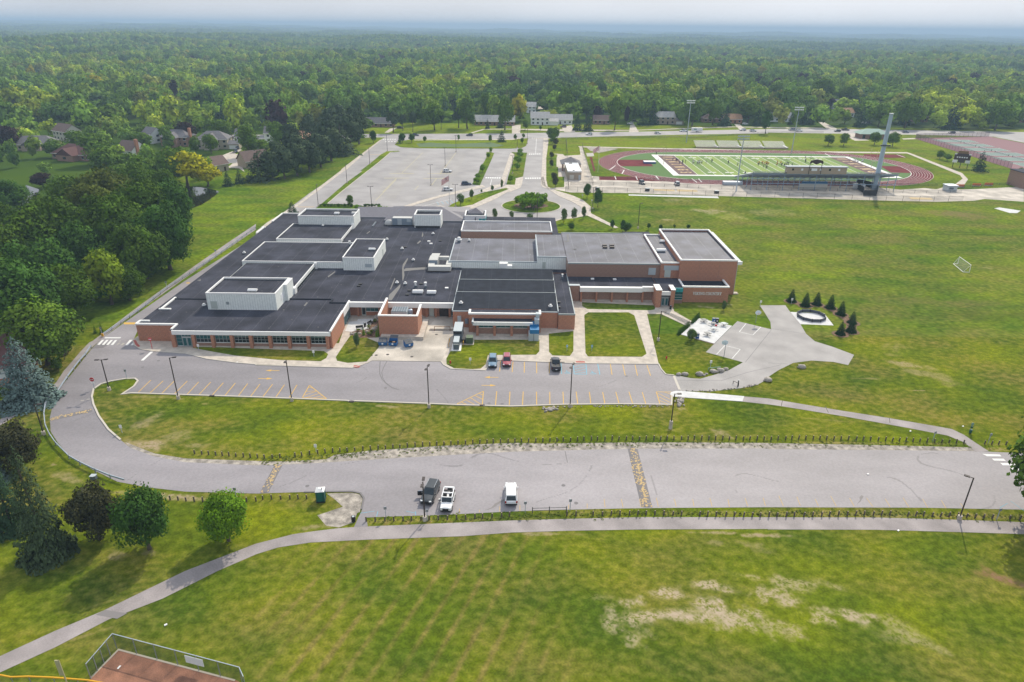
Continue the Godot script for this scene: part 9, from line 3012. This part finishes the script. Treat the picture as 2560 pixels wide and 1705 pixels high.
	for i in yp.size() - 1:
		g = MB.new()
		g.cyl(Vector3(yp[i].x,1.3,yp[i].y),Vector3(yp[i+1].x,1.3,yp[i+1].y),0.1,0.1,8)
		put("yellow_cap",g,M.yellow,yf)
		g = MB.new()
		g.quad(Vector3(yp[i].x,0.05,yp[i].y),Vector3(yp[i+1].x,0.05,yp[i+1].y),Vector3(yp[i+1].x,1.25,yp[i+1].y),Vector3(yp[i].x,1.25,yp[i].y))
		put("mesh_panel",g,M.chain_link,yf)
		g = MB.new()
		g.cyl(Vector3(yp[i].x,0,yp[i].y),Vector3(yp[i].x,1.3,yp[i].y),0.05,0.05,6)
		put("post",g,M.steel,yf)
	var fo := thing("foul_pole","pale yellow foul pole panel at the lower left corner","pole",Vector3([-48.8,-52.6][0],0,[-48.8,-52.6][1]))
	g = MB.new()
	g.cyl(Vector3.ZERO,Vector3(0,4.6,0),0.07,0.07,8)
	put("pole",g,M.paint_pale_yellow,fo)
	boxp("panel",Vector3(-0.45,2.3,-0.05),Vector3(0.05,4.6,0.05),M.paint_pale_yellow,fo)
	# yellow plate of the utility box and scattered litter
	var ub := thing("utility_box","grey utility box on the lawn inside the bend","box",Vector3([-67.7,-91.2][0],0,[-67.7,-91.2][1]))
	boxp("body",Vector3(-0.4,0,-0.35),Vector3(0.4,0.7,0.35),M.hvac_dark,ub)
	boxp("lid",Vector3(-0.45,0.7,-0.4),Vector3(0.45,0.78,0.4),M.hvac_pale,ub)
	for q in [[[59.8,-94.8],"white scrap of litter on the lower car park"],[[74.1,-108.5],"white scrap of litter on the lawn below the footpath"],[[85,-110.4],"white scrap of litter beside the waste station"],[[-61.9,-72.9],"white scrap of litter below the spruces"],[[-42.3,-61.7],"white scrap of litter above the clay pen"],[[57.7,-80.7],"white scrap of litter at the edge of the wide footpath"],[[-11.1,-86.9],"white paper beside the black estate"],[[-60.2,-133.8],"white bag at the kerb of the west wing"]]:
		var o := thing("litter",q[1],"litter",Vector3(q[0][0],0.04,q[0][1]))
		g = MB.new()
		g.obox(Vector3(0,0.07,0),Vector3(0.34,0.1,0.22),Basis(Vector3(0.2,1,0.1).normalized(),0.6))
		put("scrap",g,M.white,o)


func rock(seed_: int,s: float) -> MB:
	var g := MB.new()
	var n := noise(seed_ % 1000,0.9,2)
	g.ball(Vector3.ZERO,Vector3.ONE,10,7)
	for i in g.v.size():
		var p := g.v[i]
		p *= 1.0+n.get_noise_3dv(p)*0.5
		g.v[i] = Vector3(p.x*s*1.1,(p.y*0.62+0.35)*s,p.z*s*0.85)
	return g


# ---------------------------------------------------------------- people on the football field
func figure(pose: int) -> ArrayMesh:
	# joints with radii,joined by a smooth minimum and meshed as surface nets
	var j := {}
	var st := 0.16 if pose == 0 else 0.34
	var bones := [[Vector3(-0.09,0.92,0),Vector3(-0.10,0.50,st*0.5),0.085,0.06],[Vector3(-0.10,0.50,st*0.5),Vector3(-0.11,0.07,st*0.4),0.06,0.042],[Vector3(-0.11,0.06,st*0.4),Vector3(-0.11,0.05,st*0.4+0.15),0.045,0.035],[Vector3(0.09,0.92,0),Vector3(0.10,0.50,-st*0.3),0.085,0.06],[Vector3(0.10,0.50,-st*0.3),Vector3(0.11,0.07,-st*0.7),0.06,0.042],[Vector3(0.11,0.06,-st*0.7),Vector3(0.11,0.05,-st*0.7+0.15),0.045,0.035],[Vector3(0,0.95,0),Vector3(0,1.20,0.01),0.125,0.13],[Vector3(-0.12,1.36,0),Vector3(0.12,1.36,0),0.10,0.10],[Vector3(0,1.2,0.01),Vector3(0,1.38,0),0.13,0.12],[Vector3(-0.19,1.38,0),Vector3(-0.25,1.12,-st*0.4),0.055,0.045],[Vector3(-0.25,1.12,-st*0.4),Vector3(-0.24,0.88,0.05),0.045,0.034],[Vector3(0.19,1.38,0),Vector3(0.25,1.12,st*0.3),0.055,0.045],[Vector3(0.25,1.12,st*0.3),Vector3(0.22,0.95,st*0.6+0.1),0.045,0.034],[Vector3(0,1.42,0),Vector3(0,1.55,0.01),0.055,0.055],[Vector3(0,1.64,0.01),Vector3(0,1.70,0.01),0.11,0.105]]
	var cell := 0.045
	var lo := Vector3(-0.4,0.0,-0.42)
	var nx := 19
	var ny := 42
	var nz := 22
	var f := PackedFloat32Array()
	f.resize(nx*ny*nz)
	for x in nx:
		for y in ny:
			for z in nz:
				var p := lo+Vector3(x,y,z)*cell
				var s := 0.0
				for b in bones:
					var a: Vector3 = b[0]
					var ab: Vector3 = b[1] - a
					var t := clampf((p - a).dot(ab)/ab.length_squared(),0.0,1.0)
					s += exp(-(p.distance_to(a+ab*t) - lerpf(b[2],b[3],t))*45.0)
				f[(x*ny+y)*nz+z] = -log(maxf(s,1e-9))/45.0
	var at := {}
	var g := MB.new()
	var idx := func(x: int,y: int,z: int) -> int:
		return (x*ny+y)*nz+z
	for x in nx - 1:
		for y in ny - 1:
			for z in nz - 1:
				var c := Vector3.ZERO
				var n := 0
				for e in [[0,0,0,1,0,0],[0,0,0,0,1,0],[0,0,0,0,0,1],[1,0,0,1,1,0],[1,0,0,1,0,1],[0,1,0,1,1,0],[0,1,0,0,1,1],[0,0,1,1,0,1],[0,0,1,0,1,1],[1,1,0,1,1,1],[1,0,1,1,1,1],[0,1,1,1,1,1]]:
					var v0 := f[((x+e[0])*ny+y+e[1])*nz+z+e[2]]
					var v1 := f[((x+e[3])*ny+y+e[4])*nz+z+e[5]]
					if (v0 < 0.0) != (v1 < 0.0):
						c += Vector3(x+e[0],y+e[1],z+e[2]).lerp(Vector3(x+e[3],y+e[4],z+e[5]),v0/(v0 - v1))
						n += 1
				if n > 0:
					at[idx.call(x,y,z)] = lo+c/n*cell
	for x in range(1,nx - 1):
		for y in range(1,ny - 1):
			for z in range(1,nz - 1):
				var v0 := f[(x*ny+y)*nz+z]
				for ax in 3:
					var q := Vector3i(x,y,z)
					q[ax] += 1
					var v1 := f[(q.x*ny+q.y)*nz+q.z]
					if (v0 < 0.0) == (v1 < 0.0):
						continue
					var u := Vector3i.ZERO
					var w := Vector3i.ZERO
					u[(ax+1) % 3] = 1
					w[(ax+2) % 3] = 1
					var o := Vector3i(x,y,z)
					var k := []
					for m in [o - u - w,o - w,o,o - u]:
						k.append(at.get(idx.call(m.x,m.y,m.z)))
					if null in k:
						continue
					var mid: float = k[0].y
					g.col = Color(0.9,0.9,0.9)
					if mid < 0.12:
						g.col = Color(0.55,0.55,0.55)
					elif mid < 0.52:
						g.col = Color(0.42,0.30,0.22)
					elif mid < 0.95:
						g.col = Color(0.12,0.12,0.14)
					elif mid > 1.58:
						g.col = Color(0.25,0.17,0.12)
					if v0 < 0.0:
						g.quad(k[0],k[1],k[2],k[3])
					else:
						g.quad(k[3],k[2],k[1],k[0])
	return g.mesh()


func build_people() -> void:
	var r := RandomNumberGenerator.new()
	r.seed = 505
	var meshes := [figure(0),figure(1)]
	var shirts := {"navy": lin(0.03,0.035,0.06),"white": lin(0.85,0.85,0.85),"dark": lin(0.04,0.04,0.045),"orange": lin(0.85,0.42,0.10),"grey": lin(0.4,0.4,0.42)}
	for group in [[[90.4,-389.7],5,1.6,"navy","player in navy kit near the left end zone line"],[[91.7,-383.1],4,1.8,"navy","player in navy kit beside the left goal line"],[[94.4,-385.7],2,0.9,"dark","person in dark clothes alone near the left of the field"],[[101,-384.5],9,3.0,"white","player in white in the cluster left of centre"],[[101.6,-383.7],5,2.5,"white","player in white at the right of the left cluster"],[[105.2,-383.1],3,2.4,"grey","player in grey spread out left of centre"],[[109.7,-388.4],2,0.9,"dark","person of the dark pair left of centre"],[[118.3,-384.7],2,0.7,"dark","dark dressed person alone in the middle of the field"],[[124.9,-380.2],3,5.0,"grey","player in grey near the centre of the field"],[[136.7,-381.7],12,2.6,"orange","player in orange in the large huddle"],[[134.8,-374.4],5,4.0,"dark","coach in dark clothes around the large huddle"],[[142.7,-384.5],7,5.0,"orange","player in orange lined up right of the huddle"],[[148.9,-380],12,3.4,"navy","player in navy in the group left of the press box"],[[163.1,-391.6],3,1.2,"dark","person in dark clothes above the press box"],[[168.8,-401.5],3,1.6,"white","person in white at the far sideline"],[[193.9,-394.1],12,3.2,"white","player in white gathered at the right end zone corner"],[[118.5,-352.7],2,0.8,"dark","person in dark clothes at the near sideline"],[[80.1,-388.2],1,0.3,"dark","dark figure on the white border of the left end zone"],[[83.5,-410.7],1,0.2,"dark","dark figure at the far left corner of the field"]]:
		for k in group[1]:
			var a := r.randf()*TAU
			var d: float = sqrt(r.randf())*group[2]
			var o := thing("person",group[4],"person",Vector3(group[0][0]+cos(a)*d*1.3,0.06,group[0][1]+sin(a)*d*1.3),r.randf()*TAU,group[4] + " group")
			var m := mat("kit_" + group[3],shirts[group[3]],0.85)
			m.vertex_color_use_as_albedo = true
			put("body",meshes[k % 2],m,o)
